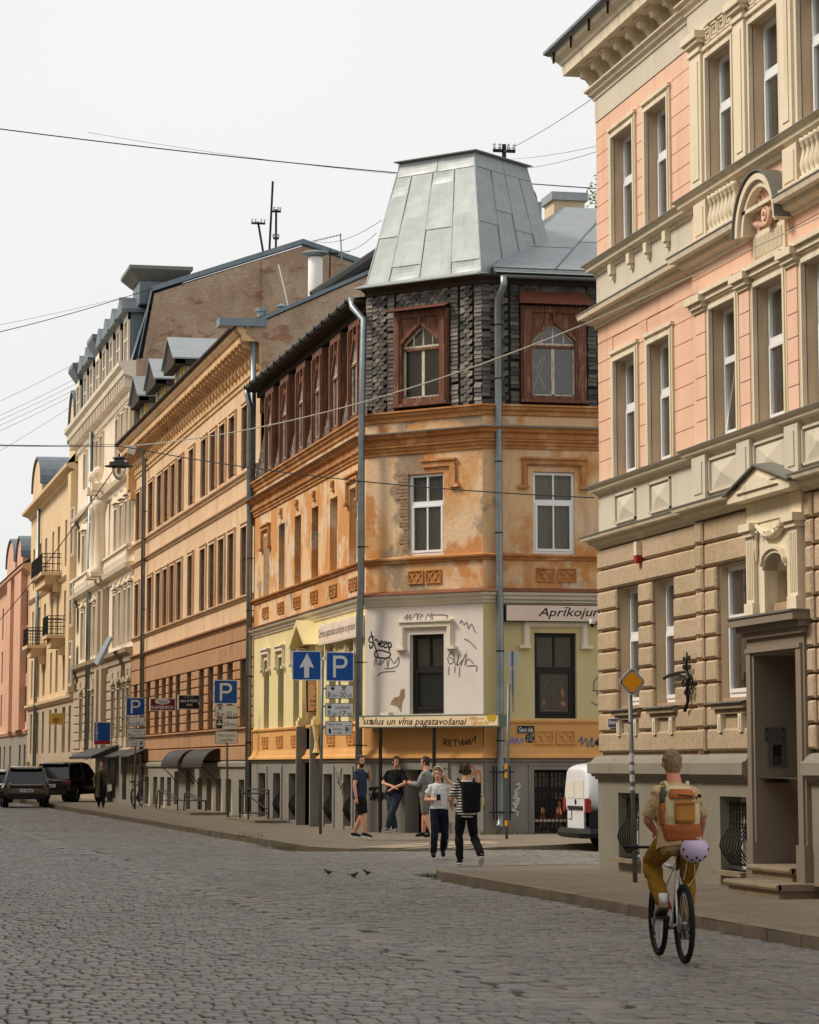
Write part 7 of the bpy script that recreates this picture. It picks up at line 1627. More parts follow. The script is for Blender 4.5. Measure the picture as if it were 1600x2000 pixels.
# copper still in two windows
m_cop = M('polished_copper', K(206, 130, 92), .25, .9)
for fr_, x, y, k in ((fBg, 1098, 1388, 1.0), (fBg, 1092, 1600, .9)):
    t_, z_ = fr_.uv(x, y, -.35); s = thing('copper_still', 'shiny copper still standing in the side street shop window' if k == 1 else 'dimmer copper still behind the basement grille', 'still', fr_.P(t_, z_, -.35))
    c_ = fr_.P(t_, z_, -.35); MB().lathe(c_, [(.16 * k, 0), (.19 * k, .12 * k), (.16 * k, .26 * k), (.08 * k, .34 * k), (.10 * k, .42 * k), (.05 * k, .52 * k), (.03 * k, .64 * k)], 14).build('still_pot', m_cop, s, smooth=True)
    MB().tube([c_ + Vector((0, 0, .62 * k)), c_ + Vector((-.08 * k, 0, .8 * k)), c_ + Vector((-.2 * k, 0, .84 * k)), c_ + Vector((-.42 * k, 0, .6 * k)), c_ + Vector((-.46 * k, 0, .3 * k))], .018, 8).build('swan_neck', m_cop, s, smooth=True)
    MB().lathe(c_ + Vector((-.46 * k, 0, 0)), [(.1 * k, 0), (.1 * k, .3 * k), (.08 * k, .31 * k)], 12).build('condenser', m_cop, s, smooth=True)
    MB().box(fr_, t_ - .7, t_ + .35, z_ - .06, z_, -.55, -.2).build('shelf', m_cream_s, s)

# ================================================================== STREET LAMP, WIRES, MASTS
m_lamp = M('dark_grey_lamp_metal', K(62, 66, 68), .4, .3)
LP = ony(233, 893, 57.0); lsc = (ony(262, 909, 57).x - ony(204, 909, 57).x) / 2
lp = thing('street_lamp', 'dark grey bell street lamp hanging on wires over the street', 'street lamp', LP)
L0 = Vector((LP.x, LP.y, ony(233, 910, 57).z)); k = lsc
MB().lathe(L0, [(.05 * k, .66 * k), (.2 * k, .64 * k), (.42 * k, .58 * k), (.45 * k, .5 * k), (.34 * k, .44 * k), (.36 * k, .3 * k), (.66 * k, .26 * k), (.68 * k, .04 * k), (1.0 * k, -.02 * k), (.98 * k, -.05 * k), (.5 * k, -.04 * k)], 28).build('lamp_hood', m_lamp, lp, smooth=False)
gl_ = bpy.data.materials.new('clear_lamp_bowl'); gl_.use_nodes = True; MATS['clear_lamp_bowl'] = gl_
MB().lathe(L0, [(.48 * k, -.05 * k), (.47 * k, -.3 * k), (.40 * k, -.6 * k), (.26 * k, -.82 * k), (.1 * k, -.93 * k), (.01, -.95 * k)], 24).build('lamp_bowl', glass_mat('lamp_glass', (.95, .92, .86, 1), .22), lp, smooth=True)
MB().lathe(L0, [(.12 * k, -.08 * k), (.14 * k, -.4 * k), (.08 * k, -.55 * k)], 10).build('bulb', m_swhite, lp, smooth=True)
bx_ = ony(256, 878, 57); MB().hexa([bx_ + Vector(v) for v in ((-.1, -.06, -.07), (.06, -.06, -.12), (.06, .06, -.12), (-.1, .06, -.07), (-.05, -.06, .08), (.11, -.06, .05), (.11, .06, .05), (-.05, .06, .08))]).build('connection_box', m_wtrim, lp)
MB().tube([L0 + Vector((0, 0, .64 * k)), L0 + Vector((0, 0, .85 * k))], .02, 6).build('suspension_hook', m_lamp, lp)
m_wire = M('black_cable', K(36, 38, 40), .7); m_wire_l = M('pale_cable', K(176, 172, 160), .7); m_wire_t = M('thin_grey_wire', K(120, 124, 128), .7)
def wire(label, A, B, sag, r, mat=None, n=24, group=None):
    A, B = Vector(A), Vector(B); pts = [A.lerp(B, i / n) - Vector((0, 0, sag * 4 * (i / n) * (1 - i / n))) for i in range(n + 1)]
    o = MB().tube(pts, r, 5).build('overhead_wire', mat or m_wire); o['label'] = label; o['category'] = 'wire'
    if group: o['group'] = group
    return o
LT = ony(240, 872, 57)
A1_ = fA.P(.05, ony(1150, 637, 42.7).z, .3); A2_ = fA.P(.05, ony(1170, 973, 42.7).z, .12)
wire('pale cable from lamp rising across the corner house to the pink house', LT, A1_, .35, .011, m_wire_l)
wire('black cable from lamp sagging across the corner house windows', LT, A2_, .16, .011)
wire('taut span wire running left from the street lamp', LT, ony(-660, 840, 60), .1, .007)
wire('second span wire running left from lamp, slightly higher', ony(232, 868, 57), ony(-660, 800, 58), .25, .006)
wire('black cable slanting down left from the lamp bowl', ony(222, 918, 57), ony(-80, 1290, 92), .3, .011)
wire('thick dark cable crossing the whole sky behind the turret', ony(-500, 180, 74), ony(1400, 382, 76), .35, .016)
wire('thin pale wire below the thick sky cable', ony(170, 258, 80), ony(900, 350, 82), .15, .006, m_wire_t)
wire('dark wire from roof turret to the left edge', ony(300, 562, 119), ony(-200, 690, 100), .2, .016)
wire('thin wire above it from roof turret to left edge', ony(280, 571, 120), ony(-200, 672, 104), .1, .008, m_wire_t)
for (y0, y1), nm in zip(((779, 700), (807, 730), (816, 741), (826, 751), (837, 760), (876, 777), (865, 868)), ('topmost', 'second', 'third', 'fourth', 'fifth', 'steep sixth', 'nearly level lowest')):
    wire(nm + ' wire from the top in the fan left of the cream house mansard', ony(165, y1, 144), ony(-150, y0 + (y0 - y1) * .9, 118), .12, .010, m_wire_t, group='fan of wires at the cream house')
wire('clipped facade cable along the pink house between the storeys', A1_, fA.P(14, fA.uv(1600, 455, .3)[1] + .1, .33), .02, .008, m_wire_l)
PX = Vector((18.28, 73, 18.3))
wire('wire from insulator pole up right to pink house roof', PX, ony(1250, 125, 44), .1, .008, m_wire_t); wire('upper of two thin wires from insulator pole to right', PX + Vector((.2, 0, -.2)), ony(1300, 250, 44), .1, .006, m_wire_t); wire('lower of two thin wires from insulator pole to right', PX + Vector((.2, 0, -.5)), ony(1300, 245, 46), .15, .007, m_wire_t)
wire('wire from turret left to the aerial on the brown house roof', ony(745, 430, 78), ony(610, 470, 118), .3, .010, m_wire_t); wire('lower wire from turret left to brown house roof', ony(735, 455, 78), ony(660, 490, 110), .2, .010, m_wire_t)
def mast(label, base, top, arms, r=.035, name='roof_mast', ins=True):
    s = thing(name, label, 'mast', base); MB().tube([base, top], r, 6).build('mast_pole', m_iron, s)
    for (z, w, dx) in arms:
        c_ = Vector(base).lerp(Vector(top), z); MB().wbox(c_.x - w / 2 + dx, c_.x + w / 2 + dx, c_.y - .04, c_.y + .04, c_.z - .04, c_.z + .04).build('cross_arm', m_iron, s)
        if ins:
            for u in (-.45, -.2, .2, .45): MB().lathe((c_.x + dx + w * u, c_.y, c_.z + .04), [(.035, 0), (.05, .06), (.03, .1), (.05, .14), (.02, .18)], 8).build('insulator', m_swhite, s)
    return s
mast('wooden insulator pole with cross arm behind the metal turret', (18.28, 73, 16.2), (18.28, 73, 18.5), ((.92, .62, 0),), .06)
mast('leaning leftmost mast with cross arm on the ridge', ony(515, 497, 121), ony(504, 433, 121), ((.95, .62, 0),), .05); mast('tallest thin mast on the ridge', ony(526, 494, 121), ony(533, 354, 121), (), .05); mast('mast with short cross arm right of the tallest one', ony(539, 490, 121), ony(539.5, 409, 121), ((.95, .42, 0), (.3, .25, 0)), .05)
s = thing('television_aerial', 'television aerial on thin mast above the firewall', 'aerial', ony(668, 536, 119)); MB().tube([ony(669, 536, 119), ony(665, 456, 119)], .03, 5).build('mast_pole', m_galv, s)
MB().tube([ony(612, 471, 119), ony(667, 458, 119)], .02, 5).build('boom', m_galv, s)
for i in range(9): p_ = ony(612, 471, 119).lerp(ony(667, 458, 119), i / 9); MB().tube([p_ - Vector((0, .4, .1)), p_ + Vector((0, .4, .1))], .012, 4).build('rod', m_galv, s)
for yy, w in ((470, 6), (492, 18), (500, 13)): MB().tube([ony(666 - w * .3, yy, 119), ony(666 + w, yy - 1, 119)], .015, 4).build('rod', m_galv, s)
s = thing('insulator_rack', 'short post with insulators beside the white flue', 'mast', ony(645, 545, 110)); MB().tube([ony(644, 545, 110), ony(645, 487, 110)], .035, 5).build('mast_pole', m_iron, s); q = ony(644, 495, 110); MB().wbox(q.x - .4, q.x + .35, q.y - .03, q.y + .03, q.z - .03, q.z + .05).build('cross_arm', m_iron, s)
# tree peeping out behind the pink house
tr = thing('tree', 'green leafy tree peeping out behind the pink house', 'tree', (29.4, 95, .1)); MB().tube([(29.4, 95, .1), (29.3, 95, 9), (29.2, 95, 15), (29.0, 95, 20)], [.35, .28, .2, .08], 8).build('trunk', m_dkwood, tr)
rt2 = random.Random(12); lf = MB()
for _ in range(5200):
    u = rt2.random() * 6.283; v = math.acos(rt2.uniform(-1, 1)); r = 2.5 * rt2.random() ** .4; c_ = Vector((29.2 + r * math.sin(v) * math.cos(u), 95 + r * math.sin(v) * math.sin(u), 20.9 + 1.25 * r * math.cos(v)))
    if math.sin(c_.x * 3.1) + math.sin(c_.z * 2.7 + c_.y * 2) < -.5: continue
    a_ = Vector((rt2.uniform(-1, 1), rt2.uniform(-1, 1), rt2.uniform(-.6, .6))).normalized() * .09; b_ = a_.orthogonal().normalized() * .07; lf.quad(c_ - a_, c_ + b_ * .8, c_ + a_, c_ - b_ * .8)
for _ in range(14):
    u = rt2.random() * 6.283; MB().tube([(29.2, 95, rt2.uniform(17, 20)), (29.2 + 1.9 * math.cos(u), 95 + 1.9 * math.sin(u), rt2.uniform(19.5, 22))], [.06, .015], 5).build('branch', m_dkwood, tr)
lf.build('crown', M('leaf_green', K(88, 110, 52), .7, layers=[(K(122, 140, 66), 1.5, .45, .65, .7), (K(58, 78, 36), .9, .55, .7, .6)]), tr)
# ================================================================== VEHICLES
m_tyre = M('black_rubber', K(26, 26, 26), .85, layers=[(K(44, 42, 40), 20, .5, .7, .5)]); m_rim = M('alloy_rim', K(150, 152, 154), .35, .8); m_trim = M('black_plastic_trim', K(30, 30, 31), .6)
m_tail = M('red_tail_light', K(150, 16, 20), .15, spec=.6, coat=.5); m_plate = M('number_plate_white', K(206, 208, 206), .5); m_carglass = M('tinted_car_glass', K(16, 18, 20), .05, spec=.6)
def sect(y, zb, zt, hw, hb, r=.1):
    """rounded body section at station y: half width hw at the belt, hb at the sill"""
    return [(-hb + r, y, zb), (hb - r, y, zb), (hb, y, zb + r), (hw, y, zb + (zt - zb) * .62), (hw - .03, y, zt - .06), (hw - .1, y, zt), (-hw + .1, y, zt), (-hw + .03, y, zt - .06), (-hw, y, zb + (zt - zb) * .62), (-hb, y, zb + r)]
_wh = {}
def wheel_parts(par, W0, x, y, r, w):
    if (r, w) not in _wh:
        T = MB(); n = 28
        T.loft([[(dx, r * k * math.cos(2 * math.pi * j / n), r * k * math.sin(2 * math.pi * j / n)) for j in range(n)] for dx, k in ((-w / 2, .66), (-w / 2, .93), (-w * .35, 1), (w * .35, 1), (w / 2, .93), (w / 2, .66))])
        R_ = MB()
        for s in (-1, 1):
            for k in range(5):
                a = k * 1.2566; c, sn = math.cos(a), math.sin(a); R_.hexa([(s * w * .5, .05 * r * -sn + .1 * r * c * 0, .0), (s * w * .52, .62 * r * c - .09 * r * sn, .62 * r * sn + .09 * r * c), (s * w * .52, .62 * r * c + .09 * r * sn, .62 * r * sn - .09 * r * c), (s * w * .5, .05 * r * sn, 0), (s * w * .54, -.05 * r * sn, .01), (s * w * .56, .62 * r * c - .08 * r * sn, .62 * r * sn + .08 * r * c), (s * w * .56, .62 * r * c + .08 * r * sn, .62 * r * sn - .08 * r * c), (s * w * .54, .05 * r * sn, .01)])
        _wh[(r, w)] = (T.mesh('wheel', m_tyre), R_.mesh('rim', m_rim))
    Mx = W0 @ Matrix.Translation((x, y, r)); o = ob('wheel', _wh[(r, w)][0], par, M=Mx); ob('rim', _wh[(r, w)][1], o, M=Mx)
def sub(o, n=2):
    m = o.modifiers.new('round', 'SUBSURF'); m.levels = n; m.render_levels = n
    o.data.polygons.foreach_set('use_smooth', [True] * len(o.data.polygons)); return o
def suv(name, label, cat, loc, rotz, paint, L=4.4, hw=.95, H=1.66, low=False):
    th = thing(name, label, cat, loc, rotz=rotz); W = WM[th.name]; B = lambda mb, n, m, p=th, sm=False: ob(n, mb.mesh(n, m, sm), p, M=W)
    zb, belt = .34, H * .62
    b = MB(); b.loft([sect(0.0, .5, belt - .12, hw - .12, hw - .16), sect(.10, .40, belt - .02, hw - .03, hw - .06), sect(.6, zb, belt, hw, hw - .02), sect(L * .6, zb, belt - .02, hw, hw - .02), sect(L - .9, zb, belt - .08, hw - .02, hw - .04), sect(L - .25, .38, belt - .22, hw - .1, hw - .12), sect(L, .48, belt - .36, hw - .22, hw - .25)]); sub(B(b, 'body', paint))
    g = MB(); r = lambda y, z, h: [(-h, y, z), (h, y, z)]
    gh = [(.16, belt - .04, hw - .08), (.42, H - .16, hw - .22), (.55, H - .03, hw - .27), (L * .48, H, hw - .27), (L * .58, H - .06, hw - .25), (L * .76, belt - .06, hw - .1)]
    pts = [p for (y, z, h) in gh for p in r(y, z, h)]; g.add(pts, [(0, 1, 3, 2), (2, 3, 5, 4), (8, 9, 11, 10), tuple(range(0, 12, 2)), tuple(range(1, 12, 2))[::-1]]); B(g, 'cabin_glass', m_carglass)
    rf = MB(); rp = [(.32, H - .12, hw - .2), (.28, H - .05, hw - .22), (.55, H + .0, hw - .24), (L * .48, H + .03, hw - .25), (L * .60, H - .05, hw - .24)]
    rf.loft([[(-h, y, z), (h, y, z), (h - .04, y, z + .03), (-h + .04, y, z + .03)] for y, z, h in rp]); sub(B(rf, 'roof', paint), 1)
    for s in (-1, 1):
        p = MB(); q = lambda y0, z0, h0, y1, z1, h1, w: p.hexa([(s * h0, y0, z0), (s * h0, y0 + w, z0), (s * (h0 - .04), y0 + w, z0), (s * (h0 - .04), y0, z0), (s * h1, y1, z1), (s * h1, y1 + w, z1), (s * (h1 - .04), y1 + w, z1), (s * (h1 - .04), y1, z1)])
        q(.12, belt - .03, hw - .05, .40, H - .05, hw - .22, .26); q(L * .38, belt, hw - .06, L * .40, H, hw - .24, .1); B(p, 'pillar', paint)
        t = MB(); t.hexa([(s * (hw - .30), .01, belt - .28), (s * (hw - .03), .14, belt - .28), (s * (hw - .04), .24, belt - .28), (s * (hw - .3), .1, belt - .28), (s * (hw - .34), .02, belt - .10), (s * (hw - .03), .10, belt - .1), (s * (hw - .04), .22, belt - .1), (s * (hw - .34), .1, belt - .1)]); B(t, 'tail_light', m_tail if not low else m_trim)
        for y in (.82, L - .82): wheel_parts(th, W, s * (hw - .13), y, .36, .24)
        ar = MB()
        for y in (.82, L - .82): ar.tube([(s * (hw + .005), y + .43 * math.cos(a), .36 + .43 * math.sin(a)) for a in [math.pi * k / 10 for k in range(11)]], .035, 5)
        B(ar, 'wheel_arch', m_trim)
        mr = MB(); mr.ball((s * (hw + .1), L * .62, belt + .06), (.1, .06, .08), 8, 5); B(mr, 'mirror', paint)
    bp = MB(); bp.wbox(-hw + .16, hw - .16, -.04, .12, .36, .56); bp.wbox(-.55, .55, -.055, .02, .34, .46); B(bp, 'rear_bumper', m_trim)
    st = MB(); st.wbox(-hw + .32, hw - .32, -.012, .06, belt - .24, belt - .12); B(st, 'tailgate_strip', m_trim)
    pl = MB(); pl.wbox(-.27, .27, -.02, .03, belt - .40, belt - .27); B(pl, 'number_plate', m_plate)
    nt = MB(); [nt.wbox(-.2 + .055 * k, -.165 + .055 * k, -.024, -.02, belt - .37, belt - .30) for k in range(8) if k != 2]; B(nt, 'plate_figures', m_sblack)
    return th
suv('parked_car', 'bronze-grey SUV parked at the kerb at far left', 'car', (9.1, 117.4, 0), rad(-2), M('bronze_car_paint', K(104, 96, 82), .32, .5, coat=.6, layers=[(K(92, 84, 70), .8, .4, .7, .4)]), low=True)
suv('parked_car', 'black SUV with lit red tail lamp standing on the pavement', 'car', (10.65, 124.4, .1), rad(-30), M('black_car_paint', K(18, 19, 20), .22, .2, coat=.8), L=4.3, hw=.93, H=1.74)
suv('parked_car', 'small white car half cut off by the left edge', 'car', (8.9, 133.5, 0), rad(-2), M('white_car_paint', K(216, 218, 220), .3, coat=.5), L=3.9, hw=.86, H=1.5)
# --- white van in the side street: heading +x
vx, vy = ony(1146, 1600, 55.3).x, 56.2
vn = thing('delivery_van', 'white panel van with black lower side parked in the side street', 'van', (vx, vy, 0), rotz=rad(-90)); VW = WM[vn.name]
m_vanw = M('white_van_paint', K(222, 224, 228), .35, coat=.4, layers=[(K(200, 200, 198), 1.2, .45, .7, .4)])
VB = lambda mb, n, m, p=vn: ob(n, mb.mesh(n, m), p, M=VW)
def vsec(y, zb, zt, hb, ht, r=.12): return [(-hb, y, zb), (hb, y, zb), (hb, y, zb + .5), (ht + .02, y, zt - r * 2), (ht - .03, y, zt - r * .7), (ht - r, y, zt), (-ht + r, y, zt), (-ht + .03, y, zt - r * .7), (-ht - .02, y, zt - r * 2), (-hb, y, zb + .5)]
b = MB(); b.loft([vsec(.02, .70, 1.60, .84, .72), vsec(.03, .68, 1.66, .90, .76), vsec(.10, .68, 1.74, .92, .80), vsec(.4, .68, 1.80, .92, .82), vsec(2.9, .70, 1.78, .88, .76), vsec(3.3, .7, 1.62, .88, .72), vsec(3.9, .7, 1.06, .86, .7), vsec(4.4, .68, .9, .74, .6)]); sub(VB(b, 'body', m_vanw))
b = MB(); b.loft([vsec(.06, .30, .74, .87, .87), vsec(.2, .28, .74, .89, .89), vsec(4.2, .28, .74, .89, .89), vsec(4.45, .32, .7, .78, .78)]); VB(b, 'lower_cladding', m_trim)
b = MB(); b.wbox(-.62, .62, .02, .1, .42, .80); VB(b, 'tailgate_sill', m_vanw)
b = MB(); b.tube([(-.92, .06, .36), (-.80, -.06, .36), (.80, -.06, .36), (.92, .06, .36), (.92, .6, .36)], .10, 8); VB(b, 'rear_bumper', m_trim)
for s in (-1, 1):
    d_ = MB(); x0, x1 = sorted((s * .012, s * .70)); d_.hexa([(x0, .025, .82), (x1, .025, .82), (x1, .08, .82), (x0, .08, .82), (x0, .025, 1.48), (x1 - (.06 if s > 0 else -.0), .03, 1.48), (x1, .1, 1.48), (x0, .1, 1.48)]); do = VB(d_, 'rear_door', m_vanw)
    w_ = MB(); w_.wbox(min(s * .07, s * .62), max(s * .07, s * .62), .012, .03, 1.06, 1.42); ob('door_panel', w_.mesh('door_panel', M('cream_panel', K(212, 206, 194), .5)), do, M=VW)
    t = MB(); t.wbox(min(s * .76, s * .895), max(s * .76, s * .895), -.005, .1, .78, 1.06); VB(t, 'tail_light', m_tail)
    for y in (.85, 3.5): wheel_parts(vn, VW, s * .76, y, .32, .2)
b = MB(); b.wbox(-.55, .55, -.005, .05, .83, .90); VB(b, 'door_handle_strip', m_trim)
b = MB(); b.ball((.02, .015, .985), (.06, .02, .06), 14, 6); VB(b, 'badge', m_trim)
b = MB(); b.wbox(-.52, -.28, .0, .04, .64, .80); VB(b, 'number_plate', m_plate)
b = MB(); b.wbox(-.54, -.26, .015, .045, .62, .82); VB(b, 'plate_holder', m_trim)

# ================================================================== BICYCLES
def bicycle(label, loc, rotz, paint, lean=0.0, detail=True, name='bicycle'):
    th = thing(name, label, 'bicycle', loc, rotz=rotz); W = WM[th.name] @ Matrix.Rotation(lean, 4, 'Y'); WM[th.name + '_w'] = W
    B = lambda mb, n, m, p=th, sm=True: ob(n, mb.mesh(n, m, sm), p, M=W)
    R = .345; wb = 1.066
    for y in (0, wb):
        def torus(r1, r2, n=40, m=8): return [[(r2 * math.cos(2 * math.pi * j / m), y + (r1 + r2 * math.sin(2 * math.pi * j / m)) * math.cos(2 * math.pi * i / n), R + (r1 + r2 * math.sin(2 * math.pi * j / m)) * math.sin(2 * math.pi * i / n)) for j in range(m)] for i in range(n)]
        t = MB(); rg = torus(R - .026, .026); t.loft(rg + [rg[0]], False); w = B(t, 'wheel', m_tyre)
        rm = MB(); rg = torus(R - .062, .013, 40, 6); rm.loft(rg + [rg[0]], False); B(rm, 'rim', m_trim if detail else m_rim, w)
        sp = MB()
        for k in range(24):
            a = 2 * math.pi * k / 24; s = .028 if k % 2 else -.028; sp.tube([(s, y + .02 * math.cos(a + .9), R + .02 * math.sin(a + .9)), (0, y + (R - .06) * math.cos(a), R + (R - .06) * math.sin(a))], .0022, 3)
        B(sp, 'spokes', m_rim, w, False)
        h = MB(); h.tube([(-.055, y, R), (.055, y, R)], [.022, .022], 8); h.tube([(-.05, y, R), (-.046, y, R)], .08, 16); B(h, 'hub', m_rim, w)
    bb, st, hd, hl = (0, .43, .29), (0, .25, .80), (0, .90, .84), (0, .95, .68)
    f = MB(); f.tube([bb, st], .019, 8); f.tube([st, hd], .02, 8); f.tube([bb, hl], .024, 8); f.tube([(0, .885, .9), hl], .022, 8)
    for s in (-1, 1): f.tube([(s * .012, .27, .76), (s * .055, .06, .5), (s * .062, 0, R)], [.011, .010, .009], 6); f.tube([(s * .03, .41, .29), (s * .062, 0, R)], .011, 6)
    B(f, 'frame', paint)
    fk = MB(); fk.tube([hl, (0, .965, .62)], .022, 8)
    for s in (-1, 1): fk.tube([(s * .02, .965, .62), (s * .055, .98, .55), (s * .055, wb, R)], [.018, .018, .014], 6)
    B(fk, 'fork', m_trim)
    if detail:
        dl = MB(); dl.tube([(0, .60, .445), (0, .80, .585)], .026, 8); B(dl, 'frame_decal', M('red_decal', K(170, 28, 40), .4))
    sp = MB(); sp.tube([st, (0, .215, .95)], .014, 8); B(sp, 'seat_post', M('dark_red_post', K(96, 30, 26), .4) if detail else m_trim)
    sd = MB(); sd.loft([[(w * math.cos(a), y, .985 + h * math.sin(a)) for a in [2 * math.pi * k / 10 for k in range(10)]] for y, w, h in ((.07, .055, .02), (.09, .07, .03), (.18, .065, .028), (.28, .03, .02), (.34, .015, .012))]); B(sd, 'saddle', m_trim)
    hb = MB(); hb.tube([(0, .885, .9), (0, .91, .97)], .017, 8); hb.tube([(-.35, .86, .985), (-.1, .92, .98), (.1, .92, .98), (.35, .86, .985)], .013, 8); B(hb, 'handlebar', m_trim)
    for s in (-1, 1): g = MB(); g.tube([(s * .24, .885, .984), (s * .36, .857, .986)], .019, 8); B(g, 'grip', m_trim)
    lv = MB(); [lv.tube([(s * .22, .89, .975), (s * .25, .96, .955), (s * .33, .95, .95)], .008, 5) for s in (-1, 1)]; lv.tube([(.1, .93, .96), (.16, 1.0, .85), (.06, 1.0, .62)], .004, 4); B(lv, 'brake_levers', m_trim)
    ck = MB(); ck.tube([(-.06, .43, .29), (-.075, .29, .386)], .012, 6); ck.tube([(.06, .43, .29), (.075, .57, .194)], .012, 6); ck.tube([(-.06, .43, .29), (.06, .43, .29)], .016, 8); B(ck, 'cranks', m_trim)
    for s, y, z in ((-1, .29, .386), (1, .57, .194)): p = MB(); p.wbox(min(s * .075, s * .175), max(s * .075, s * .175), y - .05, y + .05, z - .012, z + .012); B(p, 'pedal', m_trim, sm=False)
    cr = MB(); cr.tube([(.045, .43, .29), (.05, .43, .29)], .095, 20); cr.tube([(.048, 0, R), (.056, 0, R)], .055, 16); cr.tube([(.05, .43, .385), (.052, 0, R + .055)], .005, 4); cr.tube([(.05, .43, .195), (.052, .03, R - .14), (.052, 0, R - .05)], .005, 4); B(cr, 'drivetrain', m_trim)
    if detail:
        rf = MB(); rf.ball((0, wb + .16, .16), (.008, .018, .014), 6, 4); B(rf, 'wheel_reflector', m_syel)
    return th, W
c0, c1_ = onz(1338, 1884), onz(1290, 1869)
BH = math.atan2(-(c1_.x - c0.x), c1_.y - c0.y)
bk1, BW_ = bicycle('white and red mountain bike ridden along the setts', (c0.x, c0.y, .004), BH, M('white_bike_paint', K(218, 216, 214), .35, coat=.4))
pb = onz(256, 1576, .13)
bicycle('dark bicycle leaning at the pole of the farthest parking sign', (pb.x + .15, pb.y + .3, .13), rad(-22), m_trim, lean=rad(-6), detail=False)
# three sparrows on the road
for (px, py, a, lab) in ((642, 1711, 2.6, 'left sparrow of three on the road setts'), (691, 1717, -.6, 'middle sparrow of three on the road setts'), (718, 1712, 3.4, 'right sparrow of three on the road setts')):
    c_ = onz(px, py); th = thing('sparrow', lab, 'bird', (c_.x, c_.y, .01), 'sparrows on the road', rotz=a); W = WM[th.name]
    b = MB(); b.loft([[(x, w * math.cos(t), .045 + dz + w * math.sin(t)) for t in [k * .785 for k in range(8)]] for x, w, dz in ((-.055, .006, .012), (-.035, .02, .006), (0, .03, 0), (.03, .026, .012), (.045, .018, .03), (.06, .02, .042), (.078, .006, .04))]); ob('body', b.mesh('body', M('sparrow_brown', K(82, 62, 44), .8, layers=[(K(50, 38, 28), 60, .5, .6, .7)], obj=True), True), th, M=W)
    b = MB(); b.hexa([(-.11, -.012, .055), (-.05, -.014, .05), (-.05, .014, .05), (-.11, .012, .055), (-.11, -.012, .06), (-.05, -.014, .058), (-.05, .014, .058), (-.11, .012, .06)]); ob('tail', b.mesh('tail', MATS['sparrow_brown']), th, M=W)
    b = MB(); [b.tube([(0.0, s * .012, .03), (.006, s * .012, 0)], .003, 4) for s in (-1, 1)]; ob('legs', b.mesh('legs', m_dkwood), th, M=W)
# ================================================================== PEOPLE
from mathutils import noise as mnoise
TMP = bpy.data.scenes.new('tmp')
def remesh(mb, name, mat, par, W, vox=.010, sm=3, fold=0.0, fs=9.0, keep=.5):
    """weld overlapping closed lofts into one smooth skin"""
    o = bpy.data.objects.new('t', mb.mesh('t', None)); TMP.collection.objects.link(o)
    m = o.modifiers.new('r', 'REMESH'); m.mode = 'VOXEL'; m.voxel_size = vox; m.use_smooth_shade = True
    m = o.modifiers.new('s', 'SMOOTH'); m.iterations = sm; m.factor = .5
    if keep < 1: m = o.modifiers.new('d', 'DECIMATE'); m.ratio = keep
    with bpy.context.temp_override(scene=TMP, view_layer=TMP.view_layers[0]):
        dg = bpy.context.evaluated_depsgraph_get(); dg.update(); me = bpy.data.meshes.new_from_object(o.evaluated_get(dg))
    bpy.data.objects.remove(o)
    me.name = name; me.materials.clear(); me.materials.append(mat); me.polygons.foreach_set('use_smooth', [True] * len(me.polygons))
    if fold:
        co = [v.co.copy() for v in me.vertices]; no = [v.normal.copy() for v in me.vertices]; out = []
        for p, n in zip(co, no): out.extend(p + n * fold * (mnoise.noise(Vector((p.x * fs, p.y * fs, p.z * fs * .6))) + .6 * (.5 - abs(mnoise.noise(p * fs * 1.7))) * 2 - .3))
        me.vertices.foreach_set('co', out); me.update()
    return ob(name, me, par, M=W)
def ell(c, r, f, rx, ry, n=14): return [c + r * (rx * math.cos(2 * math.pi * k / n)) + f * (ry * math.sin(2 * math.pi * k / n)) for k in range(n)]
V3 = lambda *a: Vector(a)
def limb(mb, P, Rr, n=12):
    """tapered limb through joints with eased radii"""
    pts, rs_ = [], []
    for (a, b, r0, r1) in zip(P, P[1:], Rr, Rr[1:]):
        for u in (0, .25, .5, .75): pts.append(Vector(a).lerp(Vector(b), u)); rs_.append(r0 + (r1 - r0) * u + .1 * min(r0, r1) * math.sin(math.pi * u))
    pts.append(Vector(P[-1])); rs_.append(Rr[-1]); mb.tube(pts, rs_, n)
def hand(mb, w, e, dirn, nrm, side, curl=.5):
    """palm and five fingers from wrist w; dirn = finger direction, nrm = palm side"""
    dirn = dirn.normalized(); nrm = (nrm - dirn * nrm.dot(dirn)).normalized(); lat = dirn.cross(nrm) * side
    mb.loft([ell(w + dirn * u, lat, nrm, a, b, 8) for u, a, b in ((-.01, .026, .02), (.03, .036, .017), (.07, .041, .015), (.09, .038, .013))])
    for k, (o, L) in enumerate(((-.030, .062), (-.010, .072), (.010, .068), (.029, .052))):
        b = w + dirn * .085 + lat * o; q1 = b + (dirn * (1 - .3 * curl) + nrm * .6 * curl) * L * .45; q2 = q1 + (dirn * (1 - curl) + nrm * curl) * L * .35; q3 = q2 + (dirn * (.6 - curl) + nrm * curl) * L * .25
        mb.tube([b, q1, q2, q3], [.0095, .009, .0085, .007], 6)
    b = w + dirn * .025 - lat * .03; mb.tube([b, b + dirn * .03 - lat * .022 + nrm * .008, b + dirn * .062 - lat * .024 + nrm * .022], [.012, .010, .008], 6)
